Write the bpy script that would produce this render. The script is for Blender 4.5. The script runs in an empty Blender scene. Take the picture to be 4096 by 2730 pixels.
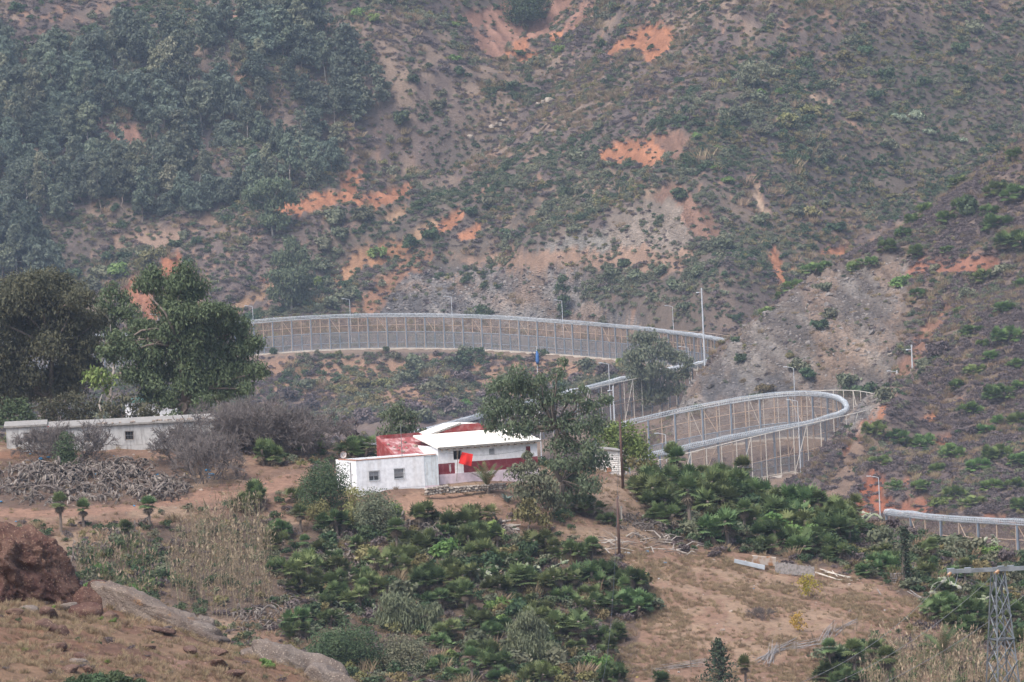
import bpy, math, random
import numpy as np
from mathutils import Vector, Matrix

SC = bpy.context.scene
COL = SC.collection
RNG = np.random.default_rng(7)
random.seed(7)

# ------------------------------------------------------------------ camera
PW, PH = 4096.0, 2730.0
LENS = 200.0
F = PW * LENS / 36.0
ZC = 100.0
PITCH = math.atan((PH / 2 - 490.0) / F)
ROLL = math.radians(2.7)
FWD = np.array([0, math.cos(PITCH), -math.sin(PITCH)])
X0 = np.array([1.0, 0, 0]); U0 = np.array([0, math.sin(PITCH), math.cos(PITCH)])
RGT = math.cos(ROLL) * X0 - math.sin(ROLL) * U0
UPV = math.sin(ROLL) * X0 + math.cos(ROLL) * U0
cam_d = bpy.data.cameras.new('camera'); cam = bpy.data.objects.new('camera', cam_d); COL.objects.link(cam)
cam_d.lens = LENS; cam_d.sensor_width = 36.0; cam_d.clip_start = 1.0; cam_d.clip_end = 12000.0
m = Matrix(((RGT[0], UPV[0], -FWD[0], 0), (RGT[1], UPV[1], -FWD[1], 0), (RGT[2], UPV[2], -FWD[2], ZC), (0, 0, 0, 1)))
cam.matrix_world = m
SC.camera = cam

# ------------------------------------------------------------------ sky, sun, exposure
W = bpy.data.worlds.new('World'); SC.world = W; W.use_nodes = True
wn = W.node_tree.nodes; wl = W.node_tree.links
bgn = wn['Background']
sky = wn.new('ShaderNodeTexSky'); sky.sky_type = 'NISHITA'; sky.sun_disc = False
SUN_EL, SUN_AZ = math.radians(58), math.radians(215)     # azimuth clockwise from +Y: behind the viewer, from the left
sky.sun_elevation = SUN_EL; sky.sun_rotation = SUN_AZ
sky.air_density = 1.0; sky.dust_density = 4.0; sky.ozone_density = 1.0
wl.new(sky.outputs[0], bgn.inputs[0]); bgn.inputs[1].default_value = 0.13
sun_d = bpy.data.lights.new('sun', 'SUN'); sun_d.energy = 1.5; sun_d.angle = math.radians(30); sun_d.color = (1.0, 0.98, 0.965)
sun = bpy.data.objects.new('sun', sun_d); COL.objects.link(sun)
sv = Vector((math.sin(SUN_AZ) * math.cos(SUN_EL), math.cos(SUN_AZ) * math.cos(SUN_EL), math.sin(SUN_EL)))
sun.rotation_euler = sv.to_track_quat('Z', 'Y').to_euler()
vs = SC.view_settings
vs.view_transform = 'Standard'; vs.look = 'None'; vs.gamma = 1.0; vs.use_curve_mapping = False
vs.exposure = 0.92
SC.cycles.max_bounces = 6; SC.cycles.diffuse_bounces = 2; SC.cycles.glossy_bounces = 2
SC.cycles.transmission_bounces = 2; SC.cycles.transparent_max_bounces = 24; SC.cycles.volume_bounces = 1
SC.cycles.use_denoising = True

# ------------------------------------------------------------------ pixel <-> place
def at(px, py, d):
    """the point of the ray through a photo position at forward distance d (metres north)"""
    a = (px - PW / 2) / F; b = (PH / 2 - py) / F
    v = FWD + a * RGT + b * UPV
    v = v * (d / v[1])
    return np.array([v[0], v[1], v[2] + ZC])
def proj(P):
    P = np.atleast_2d(np.asarray(P, float)) - np.array([0, 0, ZC])
    w = P @ FWD
    return np.stack([PW / 2 + F * (P @ RGT) / w, PH / 2 - F * (P @ UPV) / w], 1)

# ------------------------------------------------------------------ noise
def _hash(ix, iy, seed):
    h = (ix.astype(np.int64) * 374761393 + iy.astype(np.int64) * 668265263 + seed * 1442695041) & 0xffffffff
    h = ((h ^ (h >> 13)) * 1274126177) & 0xffffffff
    h = (h ^ (h >> 16)) & 0xffffff
    return h / float(0xffffff)
def vnoise(x, y, seed=0):
    ix = np.floor(x); iy = np.floor(y); fx = x - ix; fy = y - iy
    fx = fx * fx * (3 - 2 * fx); fy = fy * fy * (3 - 2 * fy)
    ix = ix.astype(np.int64); iy = iy.astype(np.int64)
    a = _hash(ix, iy, seed); b = _hash(ix + 1, iy, seed); c = _hash(ix, iy + 1, seed); d = _hash(ix + 1, iy + 1, seed)
    return (a * (1 - fx) + b * fx) * (1 - fy) + (c * (1 - fx) + d * fx) * fy
def fbm(x, y, seed=0, octv=4, gain=0.5):
    s = np.zeros(np.shape(x)); amp = 1.0; tot = 0
    for k in range(octv):
        s = s + amp * vnoise(x * 2 ** k + 17.3 * k, y * 2 ** k - 9.1 * k, seed + k); tot += amp; amp *= gain
    return s / tot
def sstep(a, b, x):
    t = np.clip((x - a) / (b - a), 0, 1); return t * t * (3 - 2 * t)

# ------------------------------------------------------------------ mesh helpers
def mesh_np(name, V, Fc, mats=(), mi=None, smooth=False):
    V = np.asarray(V, np.float32); Fc = np.asarray(Fc, np.int32)
    me = bpy.data.meshes.new(name)
    n, k = Fc.shape
    me.vertices.add(len(V)); me.vertices.foreach_set('co', V.ravel())
    me.loops.add(n * k); me.loops.foreach_set('vertex_index', Fc.ravel())
    me.polygons.add(n); me.polygons.foreach_set('loop_start', np.arange(0, n * k, k, dtype=np.int32))
    me.polygons.foreach_set('loop_total', np.full(n, k, np.int32))
    for mm in mats: me.materials.append(mm)
    if mi is not None: me.polygons.foreach_set('material_index', np.asarray(mi, np.int32))
    if smooth: me.polygons.foreach_set('use_smooth', np.ones(n, bool))
    me.update(calc_edges=True)
    return me
class MB:
    """collects quads/tris with a material slot, builds one mesh"""
    def __init__(s): s.v = []; s.f = []; s.m = []; s.n = 0
    def add(s, V, Fs, mi=0):
        s.v.extend([tuple(map(float, p)) for p in V]); s.f.extend([tuple(i + s.n for i in f) for f in Fs]); s.m.extend([mi] * len(Fs)); s.n += len(V)
    def box(s, c, size, mi=0, rz=0.0, tilt=None):
        hx, hy, hz = [q / 2 for q in size]; c_, s_ = math.cos(rz), math.sin(rz)
        V = []
        for z in (-hz, hz):
            for (x, y) in ((-hx, -hy), (hx, -hy), (hx, hy), (-hx, hy)):
                V.append((c[0] + c_ * x - s_ * y, c[1] + s_ * x + c_ * y, c[2] + z))
        s.add(V, [(0, 3, 2, 1), (4, 5, 6, 7), (0, 1, 5, 4), (1, 2, 6, 5), (2, 3, 7, 6), (3, 0, 4, 7)], mi)
    def tube(s, pts, r, n=6, mi=0, cap=True):
        pts = [np.asarray(p, float) for p in pts]; k = len(pts)
        rr = list(r) if hasattr(r, '__len__') else [r] * k
        V = []; Fs = []
        for i, p in enumerate(pts):
            t = pts[min(i + 1, k - 1)] - pts[max(i - 1, 0)]; t = t / (np.linalg.norm(t) + 1e-9)
            a = np.cross(t, (0, 0, 1) if abs(t[2]) < 0.9 else (1, 0, 0)); a /= np.linalg.norm(a) + 1e-9; b = np.cross(t, a)
            for j in range(n):
                th = 2 * math.pi * j / n; V.append(p + rr[i] * (math.cos(th) * a + math.sin(th) * b))
        for i in range(k - 1):
            for j in range(n):
                j2 = (j + 1) % n; Fs.append((i * n + j, i * n + j2, (i + 1) * n + j2, (i + 1) * n + j))
        if cap: Fs.append(tuple(range(n))[::-1]); Fs.append(tuple((k - 1) * n + j for j in range(n)))
        s.add(V, Fs, mi)
    def quad(s, a, b, c, d, mi=0): s.add([a, b, c, d], [(0, 1, 2, 3)], mi)
    def mesh(s, name, mats, smooth=False):
        me = bpy.data.meshes.new(name); me.from_pydata(s.v, [], s.f)
        for mm in mats: me.materials.append(mm)
        me.polygons.foreach_set('material_index', np.asarray(s.m, np.int32))
        if smooth: me.polygons.foreach_set('use_smooth', np.ones(len(s.f), bool))
        me.update(); return me
def link(name, data, parent=None, loc=None, rot=None, scale=None):
    o = bpy.data.objects.new(name, data); COL.objects.link(o)
    if parent is not None: o.parent = parent
    if loc is not None: o.location = tuple(loc)
    if rot is not None: o.rotation_euler = tuple(rot)
    if scale is not None: o.scale = (scale,) * 3 if not hasattr(scale, '__len__') else tuple(scale)
    return o
def tag(o, label, cat, group=None):
    o['label'] = label; o['category'] = cat
    if group: o['group'] = group
    return o
def thing(name, label, cat, loc=(0, 0, 0), rz=0.0, group=None):
    o = link(name, None, loc=loc, rot=(0, 0, rz)); o.empty_display_size = 0.3
    return tag(o, label, cat, group)
def copy_tree(root, loc, rz, sc, label=None, group=None, tilt=(0, 0)):
    r = root.copy(); COL.objects.link(r); r.location = tuple(loc); r.rotation_euler = (tilt[0], tilt[1], rz); r.scale = (sc,) * 3 if not hasattr(sc, '__len__') else tuple(sc)
    if label: r['label'] = label
    if group: r['group'] = group
    for ch in root.children:
        c = ch.copy(); COL.objects.link(c); c.parent = r
        for g in ch.children:
            d = g.copy(); COL.objects.link(d); d.parent = c
    return r

# ------------------------------------------------------------------ materials
def mat_new(name):
    M = bpy.data.materials.new(name); M.use_nodes = True
    nt = M.node_tree; return M, nt.nodes, nt.links, nt.nodes['Principled BSDF']
def mat(name, col, rough=0.8, metal=0.0, var=0.12, scale=3.0, bump=0.0, spec=0.25, col2=None, thr=(0.45, 0.65), objvar=0.0):
    """plain surface with mottled procedural colour"""
    M, n, l, b = mat_new(name)
    tc = n.new('ShaderNodeTexCoord'); nz = n.new('ShaderNodeTexNoise'); nz.inputs['Scale'].default_value = scale; nz.inputs['Detail'].default_value = 6
    l.new(tc.outputs['Object'], nz.inputs['Vector'])
    rp = n.new('ShaderNodeValToRGB'); l.new(nz.outputs['Fac'], rp.inputs['Fac'])
    c2 = col2 or tuple(c * (1 - var) for c in col); c1 = col if col2 else tuple(min(1, c * (1 + var)) for c in col)
    rp.color_ramp.elements[0].position = thr[0]; rp.color_ramp.elements[1].position = thr[1]
    rp.color_ramp.elements[0].color = (*c1, 1); rp.color_ramp.elements[1].color = (*c2, 1)
    src = rp.outputs['Color']
    if objvar:
        oi = n.new('ShaderNodeObjectInfo'); mr = n.new('ShaderNodeMapRange'); mr.inputs['To Min'].default_value = 1 - objvar; mr.inputs['To Max'].default_value = 1 + objvar
        l.new(oi.outputs['Random'], mr.inputs['Value']); hs = n.new('ShaderNodeHueSaturation'); l.new(mr.outputs[0], hs.inputs['Value']); l.new(src, hs.inputs['Color']); src = hs.outputs[0]
    l.new(src, b.inputs['Base Color'])
    b.inputs['Roughness'].default_value = rough; b.inputs['Metallic'].default_value = metal; b.inputs['Specular IOR Level'].default_value = spec
    if bump:
        bp = n.new('ShaderNodeBump'); bp.inputs['Strength'].default_value = bump; bp.inputs['Distance'].default_value = 0.05
        l.new(nz.outputs['Fac'], bp.inputs['Height']); l.new(bp.outputs[0], b.inputs['Normal'])
    return M
def leaf_mat(name, c1, c2, hue=0.03, val=0.25, trans=0.25):
    """foliage: colour varies per leaf cluster (noise) and per plant (object random)"""
    M, n, l, b = mat_new(name)
    tc = n.new('ShaderNodeTexCoord'); nz = n.new('ShaderNodeTexNoise'); nz.inputs['Scale'].default_value = 1.1; nz.inputs['Detail'].default_value = 3
    l.new(tc.outputs['Object'], nz.inputs['Vector'])
    rp = n.new('ShaderNodeValToRGB'); rp.color_ramp.elements[0].position = 0.35; rp.color_ramp.elements[1].position = 0.65
    rp.color_ramp.elements[0].color = (*c1, 1); rp.color_ramp.elements[1].color = (*c2, 1); l.new(nz.outputs['Fac'], rp.inputs['Fac'])
    oi = n.new('ShaderNodeObjectInfo')
    hs = n.new('ShaderNodeHueSaturation'); l.new(rp.outputs[0], hs.inputs['Color'])
    m1 = n.new('ShaderNodeMapRange'); m1.inputs['To Min'].default_value = 0.5 - hue; m1.inputs['To Max'].default_value = 0.5 + hue; l.new(oi.outputs['Random'], m1.inputs['Value'])
    mm = n.new('ShaderNodeMath'); mm.operation = 'MULTIPLY'; mm.inputs[1].default_value = 7.13; l.new(oi.outputs['Random'], mm.inputs[0])
    fr = n.new('ShaderNodeMath'); fr.operation = 'FRACT'; l.new(mm.outputs[0], fr.inputs[0])
    m2 = n.new('ShaderNodeMapRange'); m2.inputs['To Min'].default_value = 1 - val; m2.inputs['To Max'].default_value = 1 + val; l.new(fr.outputs[0], m2.inputs['Value'])
    l.new(m1.outputs[0], hs.inputs['Hue']); l.new(m2.outputs[0], hs.inputs['Value'])
    l.new(hs.outputs[0], b.inputs['Base Color']); b.inputs['Roughness'].default_value = 0.7; b.inputs['Specular IOR Level'].default_value = 0.15
    if trans:
        tr = n.new('ShaderNodeBsdfTranslucent'); l.new(hs.outputs[0], tr.inputs['Color'])
        mx = n.new('ShaderNodeMixShader'); mx.inputs[0].default_value = trans
        l.new(b.outputs[0], mx.inputs[1]); l.new(tr.outputs[0], mx.inputs[2]); l.new(mx.outputs[0], n['Material Output'].inputs['Surface'])
    return M

# ================================================================== TERRAIN
class TPS:
    """smooth height surface through surveyed spot heights (thin plate spline in plan)"""
    def __init__(s, pts, lam=0.5):
        P = np.array([at(*p) for p in pts]); s.c = P[:, :2].mean(0); s.s = 100.0
        s.P = (P[:, :2] - s.c) / s.s; n = len(P)
        K = s._k(np.linalg.norm(s.P[:, None] - s.P[None], axis=2)) + lam * 1e-3 * np.eye(n)
        A = np.zeros((n + 3, n + 3)); A[:n, :n] = K; A[:n, n] = 1; A[:n, n + 1:] = s.P; A[n:, :n] = A[:n, n:].T
        b = np.zeros(n + 3); b[:n] = P[:, 2]
        s.w = np.linalg.solve(A, b)
    @staticmethod
    def _k(r): return np.where(r > 1e-9, r * r * np.log(r + 1e-12), 0.0)
    def __call__(s, x, y):
        sh = np.shape(x); Q = (np.stack([np.ravel(x), np.ravel(y)], 1) - s.c) / s.s; n = len(s.P)
        z = s.w[n] + Q @ s.w[n + 1:]
        for i in range(n): z = z + s.w[i] * s._k(np.hypot(Q[:, 0] - s.P[i, 0], Q[:, 1] - s.P[i, 1]))
        return z.reshape(sh)

# foreground knoll (bottom left)
F_PTS = [(-300, 2730, 268), (0, 2730, 272), (600, 2730, 280), (1000, 2730, 292), (1300, 2730, 303), (-300, 2900, 255), (600, 2900, 262), (1300, 2900, 285), (1800, 3050, 290),
         (0, 2540, 290), (400, 2560, 294), (800, 2640, 297), (0, 2420, 308), (330, 2420, 310), (620, 2500, 310), (850, 2570, 312), (1150, 2650, 312), (1400, 2735, 312), (1600, 2850, 312), (2000, 3100, 312), (-300, 2380, 308),
         (-300, 2600, 330), (300, 2620, 330), (800, 2750, 330), (1400, 2900, 330), (2000, 3250, 330), (0, 3200, 365), (1000, 3300, 365), (2000, 3500, 365), (2800, 3400, 300), (2800, 3600, 340)]
# slope with the houses and the bare field
H_PTS = [(-300, 2060, 548), (0, 2040, 549), (350, 2010, 551), (700, 1990, 554), (900, 1960, 558), (-300, 1820, 573), (30, 1800, 574), (300, 1820, 573), (780, 1800, 576), (1150, 1850, 570),
         (-300, 1780, 605), (0, 1770, 605), (800, 1760, 605), (1300, 1790, 600), (0, 2120, 540), (0, 2400, 514), (500, 2180, 536), (500, 2440, 512), (700, 2240, 533), (700, 2480, 511), (1000, 2290, 528), (1000, 2540, 507), (1000, 2730, 490),
         (1300, 1960, 556), (1300, 2130, 543), (1300, 2400, 520), (1300, 2700, 495), (1540, 1988, 552), (1702, 1965, 555), (1900, 1950, 558), (2080, 1945, 560), (1500, 1880, 572), (2000, 1880, 575),
         (1800, 2010, 553), (1800, 2150, 541), (1800, 2350, 524), (1800, 2730, 493), (2200, 2020, 556), (2200, 2110, 548), (2200, 2350, 526), (2200, 2730, 494),
         (2430, 1890, 577), (2490, 1945, 570), (2482, 2250, 540), (2600, 2070, 560), (2650, 1980, 575), (2700, 2250, 543), (3000, 2280, 545), (3300, 2320, 545), (3600, 2370, 543),
         (2600, 2500, 520), (3000, 2500, 522), (3400, 2500, 525), (3700, 2530, 526), (2500, 2730, 499), (3000, 2730, 500), (3600, 2730, 503), (4096, 2730, 503), (4400, 2740, 503),
         (2700, 2100, 560), (2850, 2010, 582), (3000, 2130, 562), (3050, 2020, 585), (3200, 2070, 585), (3400, 2115, 583), (3300, 2170, 565), (3600, 2170, 582), (3800, 2205, 582), (4096, 2240, 580), (4400, 2290, 578),
         (3700, 2290, 562), (4096, 2420, 545), (4400, 2500, 545),
         (0, 1830, 640), (800, 1830, 640), (1500, 1900, 640), (2200, 1960, 640), (2900, 2110, 640), (3500, 2280, 640), (4096, 2380, 640),
         (0, 2200, 720), (1000, 2250, 720), (2000, 2300, 720), (3000, 2400, 720), (4096, 2600, 720), (0, 2560, 800), (2000, 2560, 800), (4096, 2700, 800),
         (0, 2900, 450), (2000, 3150, 450), (4096, 3150, 450)]
# far hillside with the upper fence bench
G_PTS = []
for px, q in ((-400, 0), (0, 0), (500, 0), (1000, 0), (1600, 0), (2100, -10), (2600, -45), (2900, -75), (3300, -60), (4096, -40), (4600, -40)):
    bp = float(np.interp(px, [0, 930, 1600, 2300, 2600, 2900, 4096], [1480, 1415, 1393, 1422, 1440, 1475, 1500]))
    G_PTS += [(px, bp + 3, 1638 + q), (px, bp - 14, 1662 + q)]
    if 1300 < px < 3000: G_PTS += [(px, 1070, 1690 + q)]
    for py in (900, 600, 300, 0, -250, -450):
        gl = 0.0
        gx = float(np.interp(py, [-450, 0, 300, 450, 650, 900], [2350, 2180, 2000, 1800, 1350, 1000]))
        gl = 62 * math.exp(-((px - gx) / 330.0) ** 2)
        rd = -38 * math.exp(-((px - float(np.interp(py, [0, 900], [3300, 2300]))) / 600.0) ** 2)
        G_PTS.append((px, py, 1692 + q * 0.6 + (1070 - py) * 0.155 + gl + rd))
    G_PTS += [(px, bp + 60, 1622 + q), (px, bp + 170, 1600 + q), (px, bp + 300, 1572 + q), (px, bp + 400, 1545 + q)]
# right-hand spur with the scree cut
R_PTS = [(2700, 1740, 1262), (3000, 1735, 1258), (3300, 1715, 1258), (2900, 1560, 1276), (3000, 1480, 1282), (3000, 1350, 1302), (3200, 1250, 1312), (3200, 1500, 1275), (3400, 1500, 1272), (3400, 1250, 1302), (3420, 1640, 1262), (3480, 1600, 1262),
         (2690, 1650, 1278), (2760, 1540, 1294), (2830, 1430, 1312), (2930, 1335, 1326), (3100, 1195, 1344), (3300, 1060, 1362), (3500, 970, 1374), (3700, 850, 1388), (3900, 690, 1402), (4096, 555, 1412), (4400, 380, 1420),
         (2620, 1830, 1278), (2520, 2000, 1290), (2400, 2100, 1300), (2300, 2150, 1250), (2690, 1830, 1330), (2830, 1640, 1365), (3100, 1400, 1400), (3500, 1180, 1435), (3900, 900, 1465), (4400, 650, 1480), (2700, 2000, 1420), (3300, 1700, 1480), (4100, 1300, 1530),
         (3560, 1575, 1240), (3600, 1480, 1256), (3660, 1350, 1278), (3750, 1220, 1300), (3500, 1650, 1180), (3420, 1760, 1160), (3330, 1865, 1145), (3250, 1990, 1125), (3470, 1760, 1160), (3400, 1850, 1222), (3250, 2000, 1200), (3150, 2060, 1180), (3100, 2150, 1130), (2900, 2160, 1180), (2900, 2020, 1225),
         (3700, 1500, 1222), (3700, 1650, 1190), (3900, 1500, 1206), (4096, 1500, 1195), (4400, 1500, 1190), (3600, 1800, 1160), (3800, 1800, 1140), (4096, 1800, 1125), (4400, 1820, 1120), (3450, 2000, 1110), (3700, 2060, 1080), (4096, 2090, 1065), (4400, 2120, 1060),
         (3900, 1250, 1268), (4096, 1200, 1265), (4400, 1150, 1270), (4096, 900, 1330), (3900, 1000, 1322), (3650, 1130, 1335), (3300, 2230, 1080), (3600, 2250, 1020), (4096, 2270, 1000), (4400, 2280, 1000), (3300, 2400, 960), (3700, 2400, 930), (4200, 2420, 930), (4400, 2550, 880), (3500, 2550, 880), (2700, 2500, 1000), (2000, 2400, 1000)]
TF, TH, TG, TR = TPS(F_PTS), TPS(H_PTS), TPS(G_PTS, 3.0), TPS(R_PTS, 2.0)

# fence lines: (photo x, photo y of the coil top, distance); the base runs a fence height below
FENCE_H = 10.2
def spline(pts, step=1.0):
    P = np.array([at(*p) for p in pts]); n = len(P)
    out = []
    for i in range(n - 1):
        p0, p1, p2, p3 = P[max(i - 1, 0)], P[i], P[i + 1], P[min(i + 2, n - 1)]
        k = max(2, int(np.linalg.norm(p2 - p1) / step))
        t = np.linspace(0, 1, k, endpoint=False)[:, None]
        out.append(0.5 * ((2 * p1) + (-p0 + p2) * t + (2 * p0 - 5 * p1 + 4 * p2 - p3) * t ** 2 + (-p0 + 3 * p1 - 3 * p2 + p3) * t ** 3))
    out.append(P[-1:]); Q = np.concatenate(out)
    s = np.r_[0, np.cumsum(np.linalg.norm(np.diff(Q, axis=0), axis=1))]
    u = np.arange(0, s[-1], step)
    return np.stack([np.interp(u, s, Q[:, k]) for k in range(3)], 1)
UPPER = spline([(-250, 1400, 1650), (150, 1352, 1645), (420, 1335, 1642), (650, 1318, 1640), (930, 1288, 1638), (1250, 1263, 1638), (1600, 1254, 1637), (1950, 1261, 1634), (2300, 1284, 1625), (2550, 1306, 1606), (2750, 1330, 1580), (2860, 1347, 1560), (2960, 1364, 1545), (3080, 1386, 1530)])
RETURN = spline([(2960, 1408, 1418), (2860, 1432, 1385), (2750, 1457, 1362), (2620, 1482, 1342), (2450, 1518, 1322), (2290, 1558, 1304), (2050, 1620, 1280), (1850, 1672, 1262), (1700, 1714, 1250), (1560, 1755, 1242), (1400, 1800, 1236), (1200, 1850, 1232)])
OUTER_LOOP = spline([(2700, 1652, 1262), (2900, 1606, 1258), (3100, 1577, 1254), (3289, 1563, 1249), (3365, 1562, 1245), (3446, 1566, 1238), (3549, 1590, 1222), (3590, 1606, 1205), (3533, 1623, 1186), (3403, 1658, 1175), (3094, 1729, 1164), (2861, 1786, 1158), (2700, 1826, 1155), (2500, 1874, 1153)])
OUTER_RETURN = spline([(2900, 1434, 1372), (2870, 1441, 1362), (2736, 1471, 1340), (2600, 1503, 1322), (2490, 1527, 1308), (2400, 1545, 1300), (2200, 1592, 1284), (2000, 1645, 1268)])
INNER_UPPER = spline([(2920, 1345, 1560), (2830, 1333, 1585), (2700, 1322, 1600), (2500, 1312, 1618), (2200, 1295, 1640), (1900, 1278, 1650), (1500, 1274, 1654), (1100, 1290, 1655), (700, 1330, 1656)])
LOOP = spline([(2380, 1722, 1255), (2480, 1692, 1252), (2620, 1656, 1248), (2800, 1618, 1243), (3000, 1583, 1239), (3150, 1566, 1236), (3260, 1566, 1231), (3340, 1580, 1221), (3382, 1606, 1208), (3380, 1634, 1197), (3330, 1656, 1190), (3230, 1684, 1185), (3100, 1706, 1181), (2950, 1735, 1177), (2780, 1772, 1173), (2620, 1806, 1170), (2450, 1846, 1168), (2250, 1895, 1168)])
LOWER = spline([(3545, 2038, 920), (3600, 2044, 915), (3750, 2059, 905), (3900, 2069, 898), (4096, 2079, 890), (4400, 2095, 885)])
LINES = [UPPER, RETURN, LOOP, LOWER]
for L in LINES: L[:, 2] -= FENCE_H
OUTER_LOOP[:, 2] -= 9.6; OUTER_RETURN[:, 2] -= 9.2; INNER_UPPER[:, 2] -= 8.5

AZ = np.linspace(-0.128, 0.128, 560)
def rows():
    r = [np.arange(225, 345, 0.45), np.arange(345, 470, 7), np.arange(470, 622, 0.55), np.arange(622, 870, 8), np.arange(870, 1450, 1.9), np.arange(1450, 1560, 4), np.arange(1560, 1960, 1.5), np.arange(1960, 2300, 14), np.array([2400, 2600, 3000])]
    return np.concatenate(r)
DR = rows()
GX = AZ[None, :] * DR[:, None]; GY = np.repeat(DR[:, None], len(AZ), 1)
def base_height(x, y):
    z = np.full(np.shape(x), ZC - 92.0)
    def mx(a, b, k):           # smooth maximum
        h = np.clip(0.5 + 0.5 * (a - b) / k, 0, 1); return b * (1 - h) + a * h + k * h * (1 - h)
    m = y < 470
    zz = np.where(y < 350, TF(x, y), ZC - 95) if m.any() else z
    zf = np.where(y < 400, TF(x, np.minimum(y, 400)), -500)
    zh = np.where((y > 400) & (y < 900), TH(x, np.clip(y, 440, 850)), -500)
    zr = np.where((y > 850) & (y < 1560), TR(x, np.clip(y, 880, 1540)), -500)
    zg = np.where(y > 1450, TG(x, np.clip(y, 1500, 2000)) + np.maximum(0, y - 2000) * 0.1, -500)
    z = np.where(y < 400, np.maximum(zf, ZC - 95), z)
    z = np.where((y >= 400), mx(z, zh, 1.5), z); z = np.where(y > 850, mx(z, zr, 1.5), z); z = np.where(y > 1450, mx(z, zg, 2.0), z)
    return z
GZ = base_height(GX, GY)
# relief: gullies, hummocks
n1 = fbm(GX / 30, GY / 45, 1, 4) - 0.5; n2 = fbm(GX / 4.0, GY / 5.0, 5, 4) - 0.5; n3 = fbm(GX / 1.6, GY / 1.8, 9, 3) - 0.5
far = sstep(1500, 1660, GY); mid = sstep(860, 1000, GY) * (1 - far); near = 1 - sstep(330, 420, GY)
house = (1 - near) * (1 - sstep(620, 700, GY))
GZ += far * (n1 * 7 + n2 * 1.6) + mid * (n1 * 3.0 + n2 * 1.7 + n3 * 0.35) + house * (n1 * 0.5 + n2 * 0.55 + n3 * 0.14) + near * (n2 * 0.9 + n3 * 0.5)
# spurs and gullies running down the far hillside
acr = GX * 0.62 - GY * 0.78; alo = GX * 0.78 + GY * 0.62
rg = 1 - np.abs(2 * fbm(acr / 42 + 0.25 * n1, alo / 190, 61, 3) - 1); rg2 = 1 - np.abs(2 * fbm(acr / 13 + 0.3 * n1, alo / 70, 67, 3) - 1)
GULLY = sstep(0.62, 0.95, rg) * far; above = sstep(1672, 1705, GY)
GZ -= above * (sstep(0.5, 1.0, rg) * 7.5 - 2.0 + sstep(0.6, 1.0, rg2) * 2.2)
# benches cut along the fence roads
CUTS = LINES + [OUTER_LOOP, OUTER_RETURN]
LP = np.concatenate([L[::5] for L in CUTS]); LID = np.concatenate([np.full(len(L[::5]), i) for i, L in enumerate(CUTS)])
sel = (GY > 860) & (GY < 1760)
sx, sy = GX[sel], GY[sel]
best = np.full(len(sx), 1e9); bz = np.zeros(len(sx)); bi = np.zeros(len(sx), int)
for (p, i) in zip(LP, LID):
    dd = np.hypot(sx - p[0], sy - p[1]); mk = dd < best
    best[mk] = dd[mk]; bz[mk] = p[2]; bi[mk] = i
wide = np.array([9.0, 7.0, 6.0, 8.0, 3.0, 7.0])[bi]
fall = np.array([12.0, 12.0, 9.0, 12.0, 5.0, 9.0])[bi]
wgt = 1 - sstep(wide, wide + fall, best)
# only level ground upward onto the bench or cut into the slope
GZ[sel] = GZ[sel] * (1 - wgt) + (bz - 0.12 + (n3[sel] * 0.25)) * wgt
SPUR_EDGE = np.array([at(*q) for q in [(3590, 1530, 1200), (3555, 1580, 1182), (3500, 1655, 1170), (3440, 1740, 1160), (3360, 1840, 1148), (3300, 1920, 1138), (3255, 1990, 1128), (3200, 2060, 1118)]])
for a_, b_ in zip(SPUR_EDGE[:-1], SPUR_EDGE[1:]):          # rounded nose of the spur in front of the hairpin
    for t_ in np.linspace(0, 1, 5):
        q_ = a_ + (b_ - a_) * t_; dd = np.hypot(sx - q_[0], sy - q_[1]); k_ = dd < 16
        zz_ = GZ[sel]; zz_[k_] = np.maximum(zz_[k_], q_[2] - 0.055 * dd[k_] ** 2 + (n2[sel][k_]) * 1.2); GZ[sel] = zz_
        wgt[k_] *= sstep(2, 9, dd[k_])
BENCH = np.zeros(GX.shape); BENCH[sel] = wgt
ELEV = (GZ - ZC) / GY                       # tangent of elevation seen from the viewpoint height

def zat(x, y):
    x = np.asarray(x, float); y = np.asarray(y, float)
    u = np.clip((x / y - AZ[0]) / (AZ[1] - AZ[0]), 0, len(AZ) - 1.001); v = np.clip(np.interp(y, DR, np.arange(len(DR))), 0, len(DR) - 1.001)
    i = u.astype(int); j = v.astype(int); a = u - i; b = v - j
    return (GZ[j, i] * (1 - a) + GZ[j, i + 1] * a) * (1 - b) + (GZ[j + 1, i] * (1 - a) + GZ[j + 1, i + 1] * a) * b
def hit(px, py, dmin=0, dmax=9999):
    """first ground point met by the sight line through a photo position"""
    v = at(px, py, 1000.0); az = v[0] / 1000.0; t = (v[2] - ZC) / 1000.0
    u = (az - AZ[0]) / (AZ[1] - AZ[0]); i = int(np.clip(u, 0, len(AZ) - 2)); a = u - i
    e = ELEV[:, i] * (1 - a) + ELEV[:, i + 1] * a
    ok = np.where((e >= t) & (DR >= dmin) & (DR <= dmax))[0]
    if len(ok) == 0:
        j = int(np.argmin(np.where((DR >= dmin) & (DR <= dmax), np.abs(e - t), 9))); d = DR[j]
    else:
        j = ok[0]
        if j > 0 and DR[j - 1] >= dmin and e[j - 1] < t: f = (t - e[j - 1]) / (e[j] - e[j - 1]); d = DR[j - 1] + f * (DR[j] - DR[j - 1])
        else: d = DR[j]
    x = az * d
    return np.array([x, d, float(zat(x, d))])
CUM = np.maximum.accumulate(np.vstack([np.full((1, len(AZ)), -9.0), ELEV[:-1]]), 0)    # skyline so far, per sight line
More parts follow.
